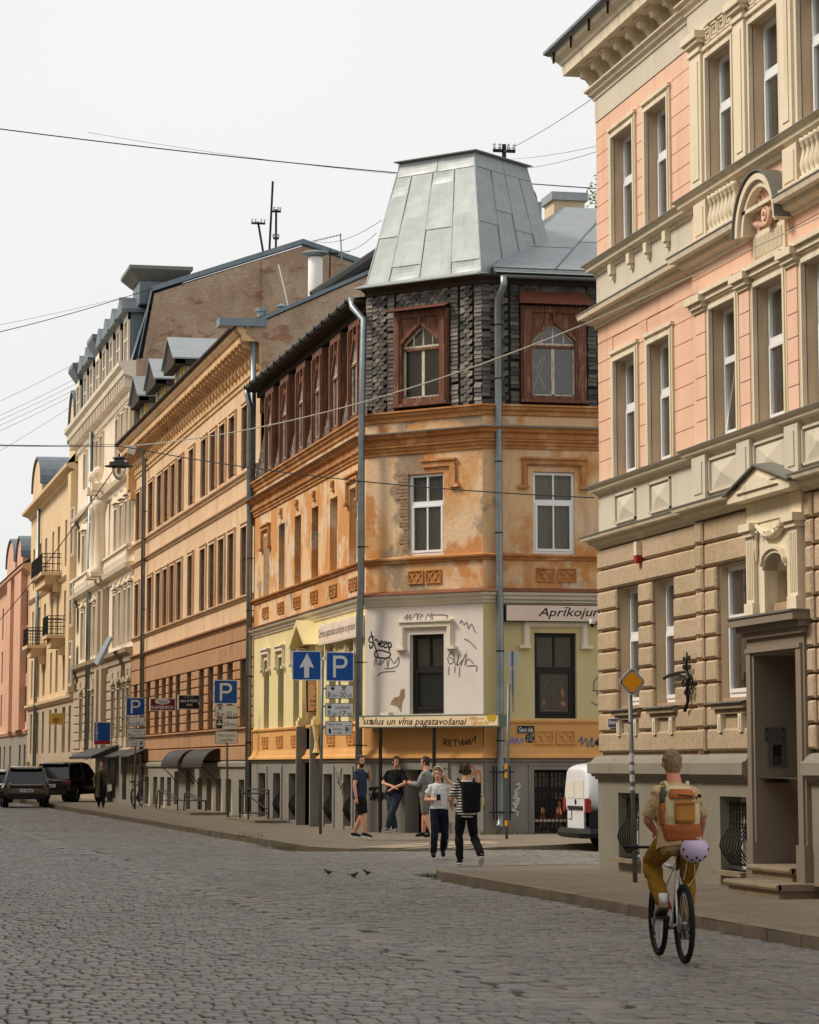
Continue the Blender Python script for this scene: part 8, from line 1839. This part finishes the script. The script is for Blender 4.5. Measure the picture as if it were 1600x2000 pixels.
def person(label, loc, rotz, J, look=(0, 1, 0), skin=(206, 154, 126), top=None, sleeve=.5, bottom=None, blen=1.0, shoe=None, sole=None, hair=None, hairlen=0.0, beard=None, k=1.0, slim=1.0, vox=.010, W=None, bulge=0.0, name='person', hem=-.2, hcurl=(.5, .5), hdir=None, coat=False):
    th = thing(name, label, 'person', loc, rotz=rotz); W = (W if W is not None else WM[th.name]) @ Matrix.Scale(k, 4)
    J = {a: Vector(b) for a, b in J.items()}
    hl, hr, sl, sr = J['hipL'], J['hipR'], J['shL'], J['shR']; P = (hl + hr) / 2; Cn = (sl + sr) / 2; up = (Cn - P).normalized()
    rH = (hr - hl).normalized(); rS = (sr - sl).normalized(); fH = up.cross(rH).normalized(); fS = up.cross(rS).normalized()
    def spine(u): c = P.lerp(Cn, u); r = rH.lerp(rS, min(1, max(0, u))).normalized(); return c, r, up.cross(r).normalized()
    def torso(mb, e, lo=-.2, hi=1.2, wf=1.0):
        prof = [(-.2, .13, .10), (-.08, .165, .12), (.05, .168, .12), (.28, .148, .108 + bulge), (.5, .152, .113 + bulge), (.72, .168, .118), (.88, .172, .108), (.97, .158, .092), (1.03, .118, .078), (1.08, .085, .070), (1.14, .064, .062)]
        mb.loft([ell(spine(u)[0], spine(u)[1], spine(u)[2], a * slim * wf + e, b * slim + e) for u, a, b in prof if lo <= u <= hi])
    sk = MB(); torso(sk, -.012)
    head = J['head']; f = Vector(look).normalized(); r = f.cross(V3(0, 0, 1)).normalized(); u_ = r.cross(f).normalized()
    limb(sk, [Cn + up * .02, head - u_ * .07 - f * .015], [.066, .056]); H = lambda a, b, c: head + r * a + f * b + u_ * c
    prof = ((-.120, .016, .02, .052), (-.108, .036, .042, .04), (-.08, .053, .066, .022), (-.04, .064, .085, .008), (.01, .071, .095, .0), (.05, .073, .097, -.004), (.085, .062, .083, -.008), (.108, .040, .055, -.01), (.120, .012, .02, -.01))
    sk.loft([ell(H(0, o, h), r, f, a, b, 16) for h, a, b, o in prof])
    sk.tube([H(0, .088, .012), H(0, .104, -.018), H(0, .108, -.034), H(0, .088, -.042)], [.010, .013, .016, .012], 8)
    for s in (-1, 1): sk.ball(H(s * .074, -.005, -.012), (.012, .018, .03), 8, 5)
    for s in (-1, 1): sk.tube([H(s * .012, .088, .03), H(s * .045, .078, .032)], .011, 6)
    for s, sh, el, wr in ((-1, 'shL', 'elL', 'wrL'), (1, 'shR', 'elR', 'wrR')):
        limb(sk, [J[sh] * .85 + Cn * .15 - up * .03, J[el], J[wr]], [.050, .041, .028]); fd = (J[wr] - J[el]).normalized(); hd = (hdir or {}).get(wr, fd); hand(sk, J[wr], J[el], Vector(hd), (hdir or {}).get(wr + 'n', V3(-s * .9, .2, 0)), s, hcurl[0 if s < 0 else 1])
    for hp, kn, an, to in (('hipL', 'knL', 'anL', 'toL'), ('hipR', 'knR', 'anR', 'toR')):
        limb(sk, [J[hp] - V3(0, 0, .02), J[kn], J[kn].lerp(J[an], .35), J[an]], [.084 * slim, .056 * slim, .056 * slim, .036]); limb(sk, [J[an], J[to]], [.026, .012])
    sr_ = skin; ms = M('skin_%d_%d_%d' % skin, K(*skin), .55, layers=[(K(min(255, sr_[0]), int(sr_[1] * .84), int(sr_[2] * .8)), 14, .5, .75, .5)], spec=.35, obj=True)
    body = remesh(sk, 'body', ms, th, W, vox, 3)
    ey = M('dark_eye', K(40, 32, 28), .3); lp_ = M('lip_tone', K(150, 88, 78), .5)
    e_ = MB(); [e_.ball(H(s * .031, .083, .012), (.012, .008, .008), 8, 5) for s in (-1, 1)]; ob('eyes', e_.mesh('eyes', ey, True), body, M=W)
    e_ = MB(); e_.tube([H(-.022, .085, -.066), H(0, .094, -.067), H(.022, .085, -.066)], [.004, .007, .004], 6); ob('mouth', e_.mesh('mouth', lp_, True), body, M=W)
    if hair:
        mh = M('hair_%d_%d_%d' % hair, K(*hair), .6, layers=[(K(int(hair[0] * .6), int(hair[1] * .6), int(hair[2] * .6)), (70, 70, 12), .45, .65, .7)], obj=True, bump=[(90, .5)])
        hb_ = MB(); hb_.loft([ell(H(0, o, h), r, f, a, b, 16) for h, a, b, o in ((-.075 - hairlen, .045, .03, -.062), (-.04 - hairlen * .5, .068, .052, -.045), (.0, .080, .075, -.032), (.045, .083, .093, -.016), (.085, .074, .090, -.012), (.115, .054, .068, -.012), (.134, .02, .03, -.012))])
        for s in (-1, 1): hb_.tube([H(s * .072, .02, -.03), H(s * .07, .02, .05)], [.010, .016], 6)
        remesh(hb_, 'hair', mh, th, W, .009, 1, .012, 38, .7)
        eb = MB(); [eb.tube([H(s * .014, .093, .033), H(s * .032, .09, .039), H(s * .05, .078, .034)], .005, 5) for s in (-1, 1)]; ob('eyebrows', eb.mesh('eyebrows', mh), body, M=W)
    if beard:
        bd = MB(); bd.loft([ell(H(0, o, h), r, f, a, b, 14) for h, a, b, o in ((-.152, .02, .02, .05), (-.13, .042, .045, .042), (-.10, .058, .062, .034), (-.07, .064, .075, .02), (-.045, .068, .06, .004))]); remesh(bd, 'beard', M('beard_%d' % beard[0], K(*beard), .7, bump=[(90, .5)], obj=True), th, W, .009, 1, .01, 40, .7)
    if top:
        sh = MB(); torso(sh, .016, hem, 1.09, 1.03)
        for s_ in ('shL', 'shR'): sh.ball(J[s_] * .86 + Cn * .14 - up * .035, (.074, .074, .066), 12, 8)
        if coat:
            c, rr, ff = spine(-.05); sh.loft([ell(c - V3(0, 0, z) , rr, ff, a, b) for z, a, b in ((0, .19, .15), (.25, .21, .17), (.5, .23, .19))])
        for s_, e2, w2 in (('shL', 'elL', 'wrL'), ('shR', 'elR', 'wrR')):
            if sleeve <= 1: limb(sh, [J[s_] * .8 + Cn * .2 - up * .05, J[s_].lerp(J[e2], sleeve)], [.066, .068])
            else: limb(sh, [J[s_] * .8 + Cn * .2 - up * .05, J[e2], J[e2].lerp(J[w2], sleeve - 1)], [.066, .056, .044])
        remesh(sh, 'shirt' if not coat else 'coat', top, th, W, vox, 5, .016, 12)
    if bottom:
        pn = MB(); c, rr, ff = spine(-.02); pn.loft([ell(spine(u)[0], spine(u)[1], spine(u)[2], a * slim + .006, b * slim + .006) for u, a, b in ((-.22, .12, .10), (-.12, .158, .118), (.0, .163, .118), (.1, .150, .108))])
        for hp, kn, an in (('hipL', 'knL', 'anL'), ('hipR', 'knR', 'anR')):
            if blen >= 1: limb(pn, [J[hp], J[kn], J[kn].lerp(J[an], .4), J[an] + (J[kn] - J[an]) * .06], [.100 * slim, .074 * slim, .070 * slim, .060])
            else: limb(pn, [J[hp], J[hp].lerp(J[kn], blen)], [.094 * slim, .090 * slim])
        remesh(pn, 'trousers' if blen >= 1 else 'shorts', bottom, th, W, vox, 3, .015, 11)
    if shoe:
        for an, to in (('anL', 'toL'), ('anR', 'toR')):
            a, t = J[an], J[to]; d = (t - a); d = V3(d.x, d.y, d.z); dn = d.normalized(); heel = a - dn * .045 - V3(0, 0, .035); toe = t - V3(0, 0, .0)
            s_ = MB(); sd_ = dn.cross(V3(0, 0, 1)).normalized(); up_ = sd_.cross(dn).normalized()
            s_.loft([ell(heel.lerp(toe, u) + up_ * o, sd_, up_, w_, h_, 10) for u, w_, h_, o in ((0, .025, .03, .01), (.08, .037, .045, .012), (.3, .04, .05, .016), (.6, .046, .042, .008), (.88, .042, .032, .002), (1.04, .022, .018, -.002))]); s_.tube([a + V3(0, 0, .03), a - V3(0, 0, .03)], [.047, .048], 10)
            so = remesh(s_, 'shoe', shoe, th, W, .009, 2, 0, 1, .6)
            if sole: q = MB(); q.loft([[heel.lerp(toe, u) - up_ * .034 + sd_ * w_ * s2 + up_ * z for s2, z in ((-1, 0), (1, 0), (1, .022), (-1, .022))] for u, w_ in ((-.02, .03), (.1, .042), (.55, .048), (.9, .042), (1.02, .02))]); ob('sole', q.mesh('sole', sole), so, M=W)
    th_ = dict(th=th, W=W, H=H, J=J, spine=spine, body=body); return th_
def base(**kw):
    J = dict(hipL=(-.09, 0, .93), hipR=(.09, 0, .93), knL=(-.10, .02, .50), knR=(.10, .02, .50), anL=(-.11, -.02, .085), anR=(.11, -.02, .085), toL=(-.14, .17, .035), toR=(.14, .17, .035), shL=(-.185, 0, 1.43), shR=(.185, 0, 1.43), elL=(-.23, -.02, 1.14), elR=(.23, -.02, 1.14), wrL=(-.24, .06, .89), wrR=(.24, .06, .89), head=(0, .02, 1.655)); J.update(kw); return J
def acc(p, mb, name, mat, sm=True): return ob(name, mb.mesh(name, mat, sm), p['th'], M=p['W'])
rz = lambda x, y: math.atan2(-x, y)                    # heading for a forward vector
cloth = lambda n, c, rr=.9, l=None: M(n, K(*c), rr, layers=l or [(K(int(c[0] * .82), int(c[1] * .82), int(c[2] * .82)), 5, .45, .7, .5)], obj=True, bump=[(160, .12)], spec=.2)
white_r = M('white_rubber', K(214, 212, 208), .6)
# 1 bearded man, walking pose towards the right, face to the camera
q = onz(702, 1637, .13)
p = person('person with dark beard, navy polo and black shorts, hand at chin', (q.x, q.y, .13), rz(.86, -.5), base(knL=(-.09, .05, .50), knR=(.10, .13, .50), anL=(-.10, -.18, .085), anR=(.11, .14, .09), toL=(-.12, .02, .035), toR=(.13, .33, .035), elL=(-.27, .16, 1.24), wrL=(-.09, .20, 1.44), elR=(.25, -.03, 1.13), wrR=(.27, .02, .86), head=(.02, .04, 1.66)), look=(.62, .78, 0), top=cloth('navy_polo', (46, 54, 72)), sleeve=.62, bottom=cloth('black_shorts', (24, 24, 26)), blen=.95, shoe=cloth('navy_sneaker', (26, 32, 46)), sole=white_r, hair=(66, 48, 36), beard=(60, 36, 26), k=1.02, slim=1.12, bulge=.015, hdir={'wrL': V3(.35, .1, .9), 'wrLn': V3(.3, -.9, 0)})
mb = MB(); mb.loft([ell(p['spine'](1.0 + .06 * i)[0], p['spine'](1)[1], p['spine'](1)[2], a, a * .9, 12) for i, a in enumerate((.105, .085, .075))], False); acc(p, mb, 'collar', MATS['navy_polo'])
# 2 man in black T-shirt leaning at the wall
q = fBc.P(fBc.uv(772, 1600, .3)[0], .13, .34)
p = person('person in black T-shirt and jeans leaning on wall with folded hands', q, rz(-.45, -.89), base(hipL=(-.09, -.02, .92), hipR=(.09, -.02, .92), knL=(-.01, .16, .50), knR=(.05, .10, .49), anL=(.12, .20, .09), anR=(-.06, .12, .085), toL=(.2, .34, .05), toR=(-.1, .30, .035), shL=(-.2, -.14, 1.41), shR=(.2, -.14, 1.41), elL=(-.27, .02, 1.14), elR=(.27, .02, 1.14), wrL=(.0, .19, 1.02), wrR=(-.04, .14, 1.06), head=(-.02, -.10, 1.64)), look=(-.55, .8, -.12), top=cloth('black_tshirt', (20, 20, 22)), sleeve=.75, bottom=cloth('blue_jeans', (44, 56, 68), .9, [(K(32, 42, 54), 6, .4, .7, .7), (K(72, 86, 98), 3, .55, .75, .5)]), shoe=cloth('grey_trainers', (128, 128, 130)), sole=white_r, hair=(62, 46, 38), k=1.02, slim=1.14, bulge=.02, hdir={'wrL': V3(.7, .1, -.5), 'wrR': V3(-.6, .2, -.5)})
mb = MB(); w_ = Vector((.01, .185, 1.025)); mb.ball(w_ + V3(-.04, -.02, .02), (.033, .033, .025), 10, 6); acc(p, mb, 'wrist_watch', m_rim)
mb = MB(); mb.ball(p['H'](.086, .0, -.01), (.012, .014, .02), 8, 5); acc(p, mb, 'earphone', m_white)
# 3 man in grey sweatshirt, back half turned, looking left
q = onz(833, 1636, .13)
p = person('person in grey sweatshirt and shorts seen half from behind by the door', (q.x, q.y, .13), rz(-.8, .6), base(hipL=(-.1, 0, .93), hipR=(.1, 0, .93), knL=(-.13, -.05, .5), anL=(-.14, -.2, .085), toL=(-.16, -.01, .035), knR=(.14, .1, .5), anR=(.14, .14, .085), toR=(.16, .33, .035), elL=(-.25, .10, 1.16), elR=(.25, .10, 1.16), wrL=(-.06, .33, 1.2), wrR=(.08, .30, 1.18), head=(.0, .03, 1.66)), look=(-.15, 1, -.05), top=cloth('grey_sweatshirt', (128, 128, 128)), sleeve=1.85, bottom=cloth('khaki_grey_shorts', (112, 106, 98)), blen=.95, shoe=cloth('black_shoes', (28, 28, 28)), hair=(48, 38, 32), k=1.0, slim=1.1, hdir={'wrL': V3(.1, .9, .2)})
mb = MB(); mb.tube([p['H'](-.075, .06, .014), p['H'](-.03, .105, .016), p['H'](.03, .105, .016), p['H'](.075, .06, .014)], .004, 5); acc(p, mb, 'glasses', m_sblack)
mb = MB(); mb.wbox(-.03, .02, .37, .45, 1.2, 1.27); acc(p, mb, 'red_packet', M('red_card', K(190, 30, 44), .5), False)
# 4 woman crossing with phone and tote bag
q = onz(857, 1679)
p = person('person in white T-shirt and striped navy trousers with headphones and phone', (q.x, q.y, .012), rz(-.12, -1), base(hipL=(-.09, 0, .94), hipR=(.09, 0, .94), knL=(-.12, .04, .51), anL=(-.10, -.2, .16), toL=(-.10, -.07, .05), knR=(.09, .14, .52), anR=(.12, .17, .10), toR=(.13, .36, .06), shL=(-.165, 0, 1.42), shR=(.165, 0, 1.42), elL=(-.33, .07, 1.36), wrL=(-.15, .06, 1.55), elR=(.25, -.02, 1.14), wrR=(.09, .20, 1.14), head=(.02, .03, 1.64)), look=(.22, 1, -.1), skin=(214, 166, 138), top=cloth('white_tshirt', (228, 228, 232)), sleeve=.6, bottom=cloth('navy_track_trousers', (24, 28, 46)), shoe=cloth('black_sandals', (24, 22, 22)), hair=(112, 78, 50), hairlen=.06, k=.945, slim=.94, hem=.0, hdir={'wrR': V3(-.5, .7, .3), 'wrL': V3(.6, -.2, .3)})
J = p['J']
for s, hp, kn, an in ((-1, 'hipL', 'knL', 'anL'), (1, 'hipR', 'knR', 'anR')):
    for o, mt, w_, nm in ((0, M('cream_side_stripe', K(222, 214, 202), .9), .034, 'side_stripe'), (.004, M('red_side_stripe', K(150, 62, 50), .9), .013, 'side_stripe')):
        pts = [J[hp] + V3(s * .087, .0, .0), J[hp].lerp(J[kn], .5) + V3(s * .088, .01, 0), J[kn] + V3(s * .078, .0, 0), J[kn].lerp(J[an], .5) + V3(s * .073, .01, 0), J[an] + V3(s * .07, 0, .02)]
        mb = MB(); mb.loft([[c_ + V3(s * (.012 + o), -w_ * .9, 0), c_ + V3(s * (.014 + o), w_ * .9 + .01, 0), c_ + V3(0, w_ * .9 + .01, 0), c_ + V3(0, -w_ * .9, 0)] for c_ in pts]); acc(p, mb, nm, mt, False)
def phones(p, mat):
    H = p['H']; mb = MB(); mb.tube([H(-.088, -.01, .0), H(-.09, -.01, .07), H(-.055, -.01, .135), H(0, -.01, .152), H(.055, -.01, .135), H(.09, -.01, .07), H(.088, -.01, .0)], .011, 7); hb = acc(p, mb, 'headphones', mat)
    for s in (-1, 1): mb = MB(); mb.ball(H(s * .092, -.008, -.01), (.028, .036, .044), 10, 6); ob('ear_cup', mb.mesh('ear_cup', mat, True), hb, M=p['W'])
phones(p, M('cream_headphones', K(212, 206, 192), .5))
mb = MB(); w_ = J['wrR'] + V3(-.06, .09, .05); mb.wbox(w_.x - .04, w_.x + .04, w_.y, w_.y + .012, w_.z - .06, w_.z + .06); ph = acc(p, mb, 'phone', m_sblack, False)
tb = thing('tote_bag', 'cream canvas tote bag on the shoulder of the white-shirted person', 'bag', (q.x + .2, q.y, .8)); W_ = p['W']; m_canvas = M('cream_canvas', K(214, 204, 180), .95, layers=[(K(190, 180, 156), 6, .45, .7, .5)])
mb = MB(); mb.hexa([Vector(v) for v in ((-.42, .12, .72), (-.19, .15, .70), (-.19, .07, .70), (-.42, .04, .72), (-.44, .14, 1.10), (-.17, .16, 1.09), (-.17, .08, 1.09), (-.44, .06, 1.10))]); ob('bag_body', mb.mesh('bag_body', m_canvas), tb, M=W_)
for x in (-.25, -.36): mb = MB(); mb.tube([(x, .15, 1.08), (-.2, .1, 1.3), (-.165, .02, 1.49), (-.18, -.08, 1.3), (x, .06, 1.08)], .012, 5); ob('strap', mb.mesh('strap', m_canvas), tb, M=W_)
mb = MB(); [mb.wbox(-.42 + .03 * i, -.40 + .03 * i, .145, .165, 1.01, 1.07) for i in range(5)]; ob('bag_print', mb.mesh('bag_print', m_sblack), tb, M=W_)
# 5 person with striped shirt and black rucksack, walking away
q = onz(911, 1692)
stripe = bpy.data.materials.new('striped_jersey'); stripe.use_nodes = True; nt = stripe.node_tree; N = nt.nodes; tc = N.new('ShaderNodeTexCoord'); sx_ = N.new('ShaderNodeSeparateXYZ'); wv_ = N.new('ShaderNodeMath'); wv_.operation = 'MULTIPLY'; wv_.inputs[1].default_value = 21.0; fr_ = N.new('ShaderNodeMath'); fr_.operation = 'FRACT'; gt_ = N.new('ShaderNodeMath'); gt_.operation = 'GREATER_THAN'; gt_.inputs[1].default_value = .52; mx_ = N.new('ShaderNodeMix'); mx_.data_type = 'RGBA'; mx_.inputs[6].default_value = K(24, 24, 26); mx_.inputs[7].default_value = K(220, 214, 204)
nt.links.new(tc.outputs['Object'], sx_.inputs[0]); nt.links.new(sx_.outputs['Z'], wv_.inputs[0]); nt.links.new(wv_.outputs[0], fr_.inputs[0]); nt.links.new(fr_.outputs[0], gt_.inputs[0]); nt.links.new(gt_.outputs[0], mx_.inputs[0]); nt.links.new(mx_.outputs[2], N['Principled BSDF'].inputs['Base Color']); N['Principled BSDF'].inputs['Roughness'].default_value = .9
p = person('person in black and white striped T-shirt with black rucksack walking away', (q.x, q.y, .012), rz(.06, 1), base(hipL=(-.09, 0, .93), hipR=(.09, 0, .93), knL=(-.11, .10, .50), anL=(-.10, .06, .085), toL=(-.10, .25, .035), knR=(.14, .03, .50), anR=(.22, -.28, .17), toR=(.23, -.18, .035), elL=(-.26, .05, 1.14), wrL=(-.22, .24, 1.02), elR=(.24, .08, 1.14), wrR=(.2, .26, 1.0), head=(-.01, .05, 1.64)), look=(-.15, 1, -.08), skin=(214, 162, 132), top=stripe, sleeve=.85, bottom=cloth('black_trousers', (26, 26, 28)), shoe=cloth('black_trainers', (30, 30, 32)), sole=white_r, hair=(70, 50, 38), k=.985, slim=.98)
phones(p, m_trim)
def pack(label, name, parts, W): pass
rk = thing('rucksack', 'flat black rucksack worn over the striped T-shirt', 'bag', (q.x, q.y - .2, 1.1)); m_blk = cloth('black_nylon', (24, 24, 26), .7)
def bag(par, mat, W, rows, name, vox=.012, fold=.006):
    mb = MB(); mb.loft([[Vector((cx_ + w * sgn(math.cos(a)) * abs(math.cos(a)) ** .5, cy_ + d * sgn(math.sin(a)) * abs(math.sin(a)) ** .5, z)) for a in [2 * math.pi * j / 20 for j in range(20)]] for cx_, cy_, z, w, d in rows]); return remesh(mb, name, mat, par, W, vox, 2, fold, 9)
sgn = lambda v: 1 if v >= 0 else -1
bag(rk, m_blk, p['W'], [(.06, -.19, .92, .13, .05), (.06, -.2, .95, .16, .085), (.06, -.2, 1.2, .165, .09), (.05, -.19, 1.38, .15, .075), (.05, -.18, 1.42, .12, .05)], 'rucksack_body')
mb = MB(); mb.loft([[Vector((.055 + x, y, z)) for x, y in ((-.16, -.30), (.16, -.30), (.16, -.1), (-.16, -.1))] for z in (1.24, 1.43)]); ob('rucksack_flap', mb.mesh('rucksack_flap', m_blk), rk, M=p['W'])
for s in (-1, 1): mb = MB(); mb.tube([(s * .11, -.13, 1.36), (s * .13, -.10, 1.47), (s * .14, .02, 1.51), (s * .14, .12, 1.40), (s * .15, .1, 1.15)], .016, 6); ob('shoulder_strap', mb.mesh('shoulder_strap', m_blk), rk, M=p['W'])
# 6 woman far down the pavement
q = onz(197, 1578, .13)
p = person('person in open olive coat and dark dress walking far down the pavement', (q.x, q.y, .13), rz(-.1, -1), base(knL=(-.10, .12, .5), anL=(-.08, .16, .085), toL=(-.09, .33, .04), knR=(.1, .0, .5), anR=(.08, -.16, .12), toR=(.09, .02, .04), elL=(-.27, .0, 1.15), wrL=(-.30, .08, .9), elR=(.26, -.02, 1.14), wrR=(.26, .08, .9)), skin=(196, 146, 122), top=cloth('olive_coat', (84, 80, 56)), sleeve=1.9, bottom=cloth('dark_blue_slacks', (26, 30, 40)), shoe=cloth('dark_boots', (26, 24, 24)), hair=(70, 42, 32), hairlen=.03, k=.98, slim=1.0, vox=.014, coat=True)
mb = MB(); mb.loft([ell(p['spine'](u)[0] + p['spine'](u)[2] * .03, p['spine'](u)[1], p['spine'](u)[2], a, b) for u, a, b in ((-1.3, .13, .165), (-.7, .12, .175), (0, .11, .15), (.5, .09, .13), (.85, .07, .115))]); acc(p, mb, 'dress', cloth('dark_dress', (22, 24, 32)))
mb = MB(); mb.hexa([Vector(v) for v in ((-.42, .1, .66), (-.24, .16, .62), (-.24, .17, .62), (-.42, .11, .66), (-.40, .1, .9), (-.24, .16, .88), (-.24, .17, .88), (-.40, .11, .9))]); acc(p, mb, 'paper', m_white, False)
q2 = Vector((10.9, 140, .13)); W2 = Matrix.Translation(q2) @ Matrix.Rotation(rz(-.1, -1), 4, 'Z'); copy_tree(p['th'], W2, label='distant person whose head shows above the bronze-grey SUV')
# 7 cyclist, in the bicycle's own space
p = person('person in beige shirt and mustard trousers riding the white bicycle', (c0.x, c0.y, .004), BH, dict(hipL=(-.10, .16, 1.05), hipR=(.10, .16, 1.05), knL=(-.175, .56, .86), knR=(.13, .50, .70), anL=(-.135, .235, .50), anR=(.13, .50, .30), toL=(-.15, .38, .415), toR=(.14, .66, .235), shL=(-.178, .29, 1.50), shR=(.178, .29, 1.50), elL=(-.245, .34, 1.23), elR=(.27, .42, 1.24), wrL=(-.13, .56, 1.13), wrR=(.315, .76, 1.04), head=(-.01, .37, 1.725)), look=(-.05, 1, -.05), skin=(208, 140, 112), top=cloth('beige_shirt', (196, 170, 128)), sleeve=.88, bottom=cloth('mustard_trousers', (148, 108, 38)), shoe=cloth('tan_trainers', (166, 140, 120)), sole=M('dark_sole', K(60, 54, 48), .8), hair=(142, 118, 88), k=1.0, slim=1.06, vox=.009, hdir={'wrL': V3(.5, .8, -.2), 'wrR': V3(0, .8, -.5), 'wrLn': V3(.5, -.5, -.8), 'wrRn': V3(0, -.5, -.8)}, hcurl=(.85, .85))
mb = MB(); sp_ = p['spine']; mb.loft([ell(sp_(.97 + .05 * i)[0], sp_(1)[1], sp_(1)[2], a, a * .92, 14) for i, a in enumerate((.115, .092, .078, .074))], False); acc(p, mb, 'collar', MATS['beige_shirt'])
mb = MB(); mb.loft([ell(sp_(u)[0] - V3(0, .01, z), sp_(0)[1], sp_(0)[2], a, b, 18) for u, z, a, b in ((.2, 0, .19, .155), (0, 0, .205, .165), (-.06, .04, .215, .17))], False); acc(p, mb, 'shirt_tail', MATS['beige_shirt'])
for s, an in ((-1, 'anL'), (1, 'anR')): a = p['J'][an]; mb = MB(); mb.tube([a + V3(0, -.005, .10), a + V3(0, 0, .0)], [.040, .043], 12); acc(p, mb, 'sock', m_white)
W_ = p['W']; bp = thing('backpack', 'orange and cream backpack with bottle worn by the cyclist', 'bag', W_ @ Vector((.05, .05, 1.2)))
o1 = cloth('burnt_orange_nylon', (170, 98, 52), .8); o2 = cloth('amber_nylon', (186, 128, 62), .8); o3 = cloth('cream_nylon', (206, 190, 150), .75)
BX = .0
bag(bp, o3, W_, [(BX, .10, 1.08, .12, .06), (BX, .09, 1.12, .155, .10), (BX, .08, 1.28, .165, .115), (BX, .10, 1.42, .15, .10), (BX, .13, 1.51, .115, .07), (BX, .15, 1.54, .06, .03)], 'backpack_body', .01)
bag(bp, o1, W_, [(BX, .09, 1.05, .12, .07), (BX, .08, 1.07, .16, .105), (BX, .07, 1.15, .172, .122), (BX, .07, 1.205, .168, .12)], 'base_panel', .01)
bag(bp, o2, W_, [(BX + .01, -.02, 1.21, .085, .02), (BX + .01, -.035, 1.24, .095, .04), (BX + .01, -.03, 1.38, .09, .04), (BX + .01, -.01, 1.41, .07, .02)], 'front_pocket', .01)
bag(bp, o1, W_, [(BX, .05, 1.43, .125, .085), (BX, .06, 1.465, .12, .085), (BX, .09, 1.51, .10, .06)], 'lid', .01)
bag(bp, o1, W_, [(BX - .15, .09, 1.20, .035, .07), (BX - .155, .09, 1.34, .04, .075), (BX - .15, .09, 1.385, .03, .06)], 'side_pocket', .01)
mb = MB(); mb.box(Fr((0, -.075), (1, 0), (0, -1)), BX - .09, BX + .11, 1.385, 1.402, -.02, .012); ob('pocket_flap', mb.mesh('pocket_flap', o2), bp, M=W_)
mb = MB(); mb.lathe((BX - .155, .09, 1.33), [(.036, 0), (.036, .15), (.022, .17), (.022, .2)], 12); ob('water_bottle', mb.mesh('water_bottle', M('olive_bottle', K(84, 80, 58), .5), True), bp, M=W_)
for s in (-1, 1): mb = MB(); mb.tube([(BX + s * .08, .17, 1.50), (s * .10, .24, 1.565), (s * .11, .34, 1.56), (s * .12, .42, 1.42), (s * .16, .34, 1.22), (s * .15, .17, 1.14)], .018, 6); ob('shoulder_strap', mb.mesh('shoulder_strap', o3), bp, M=W_)
mb = MB(); mb.tube([(BX - .05, -.055, 1.46), (BX + .04, -.06, 1.45), (BX + .13, .02, 1.44), (BX + .15, .04, 1.28)], .007, 5); mb.ball((BX + .155, .02, 1.45), .02, 8, 5); ob('buckle_straps', mb.mesh('buckle_straps', m_trim), bp, M=W_)
hm = thing('bicycle_helmet', 'lilac bicycle helmet hanging below the backpack', 'helmet', W_ @ Vector((.08, -.05, .9)))
Hc = Vector((.085, -.06, .985)); hmat = M('lilac_shell', K(196, 176, 206), .4, coat=.2)
mb = MB(); mb.loft([[Hc + Vector((.128 * math.sin(v) * math.cos(u), .105 * math.sin(v) * math.sin(u) - .0, -.115 * math.cos(v))) for u in [2 * math.pi * j / 24 for j in range(24)]] for v in [.06 + 2.3 * i / 12 for i in range(13)]]); ob('helmet_shell', mb.mesh('helmet_shell', hmat, True), hm, M=W_)
for (u, v) in ((-1.57, .35), (-2.0, .7), (-1.15, .7), (-1.57, .95), (-2.4, 1.05), (-.75, 1.05), (-2.6, 1.6), (-.5, 1.6)):
    d_ = Vector((.128 * math.sin(v) * math.cos(u), .105 * math.sin(v) * math.sin(u), -.115 * math.cos(v))); mb = MB(); mb.ball(Hc + d_ * .985, (.011, .011, .014), 8, 5); ob('vent_hole', mb.mesh('vent_hole', m_sblack), hm, M=W_)
mb = MB(); mb.tube([Hc + Vector((.05, 0, .09)), (BX + .08, .04, 1.10)], .01, 5); mb.tube([Hc + Vector((-.06, 0, -.09)), Hc + Vector((-.09, .04, -.26))], .004, 4); mb.tube([Hc + Vector((.0, 0, -.11)), Hc + Vector((.01, .04, -.24)), Hc + Vector((-.06, .04, -.33))], .004, 4); ob('chin_strap', mb.mesh('chin_strap', o3), hm, M=W_)
bpy.data.scenes.remove(TMP)
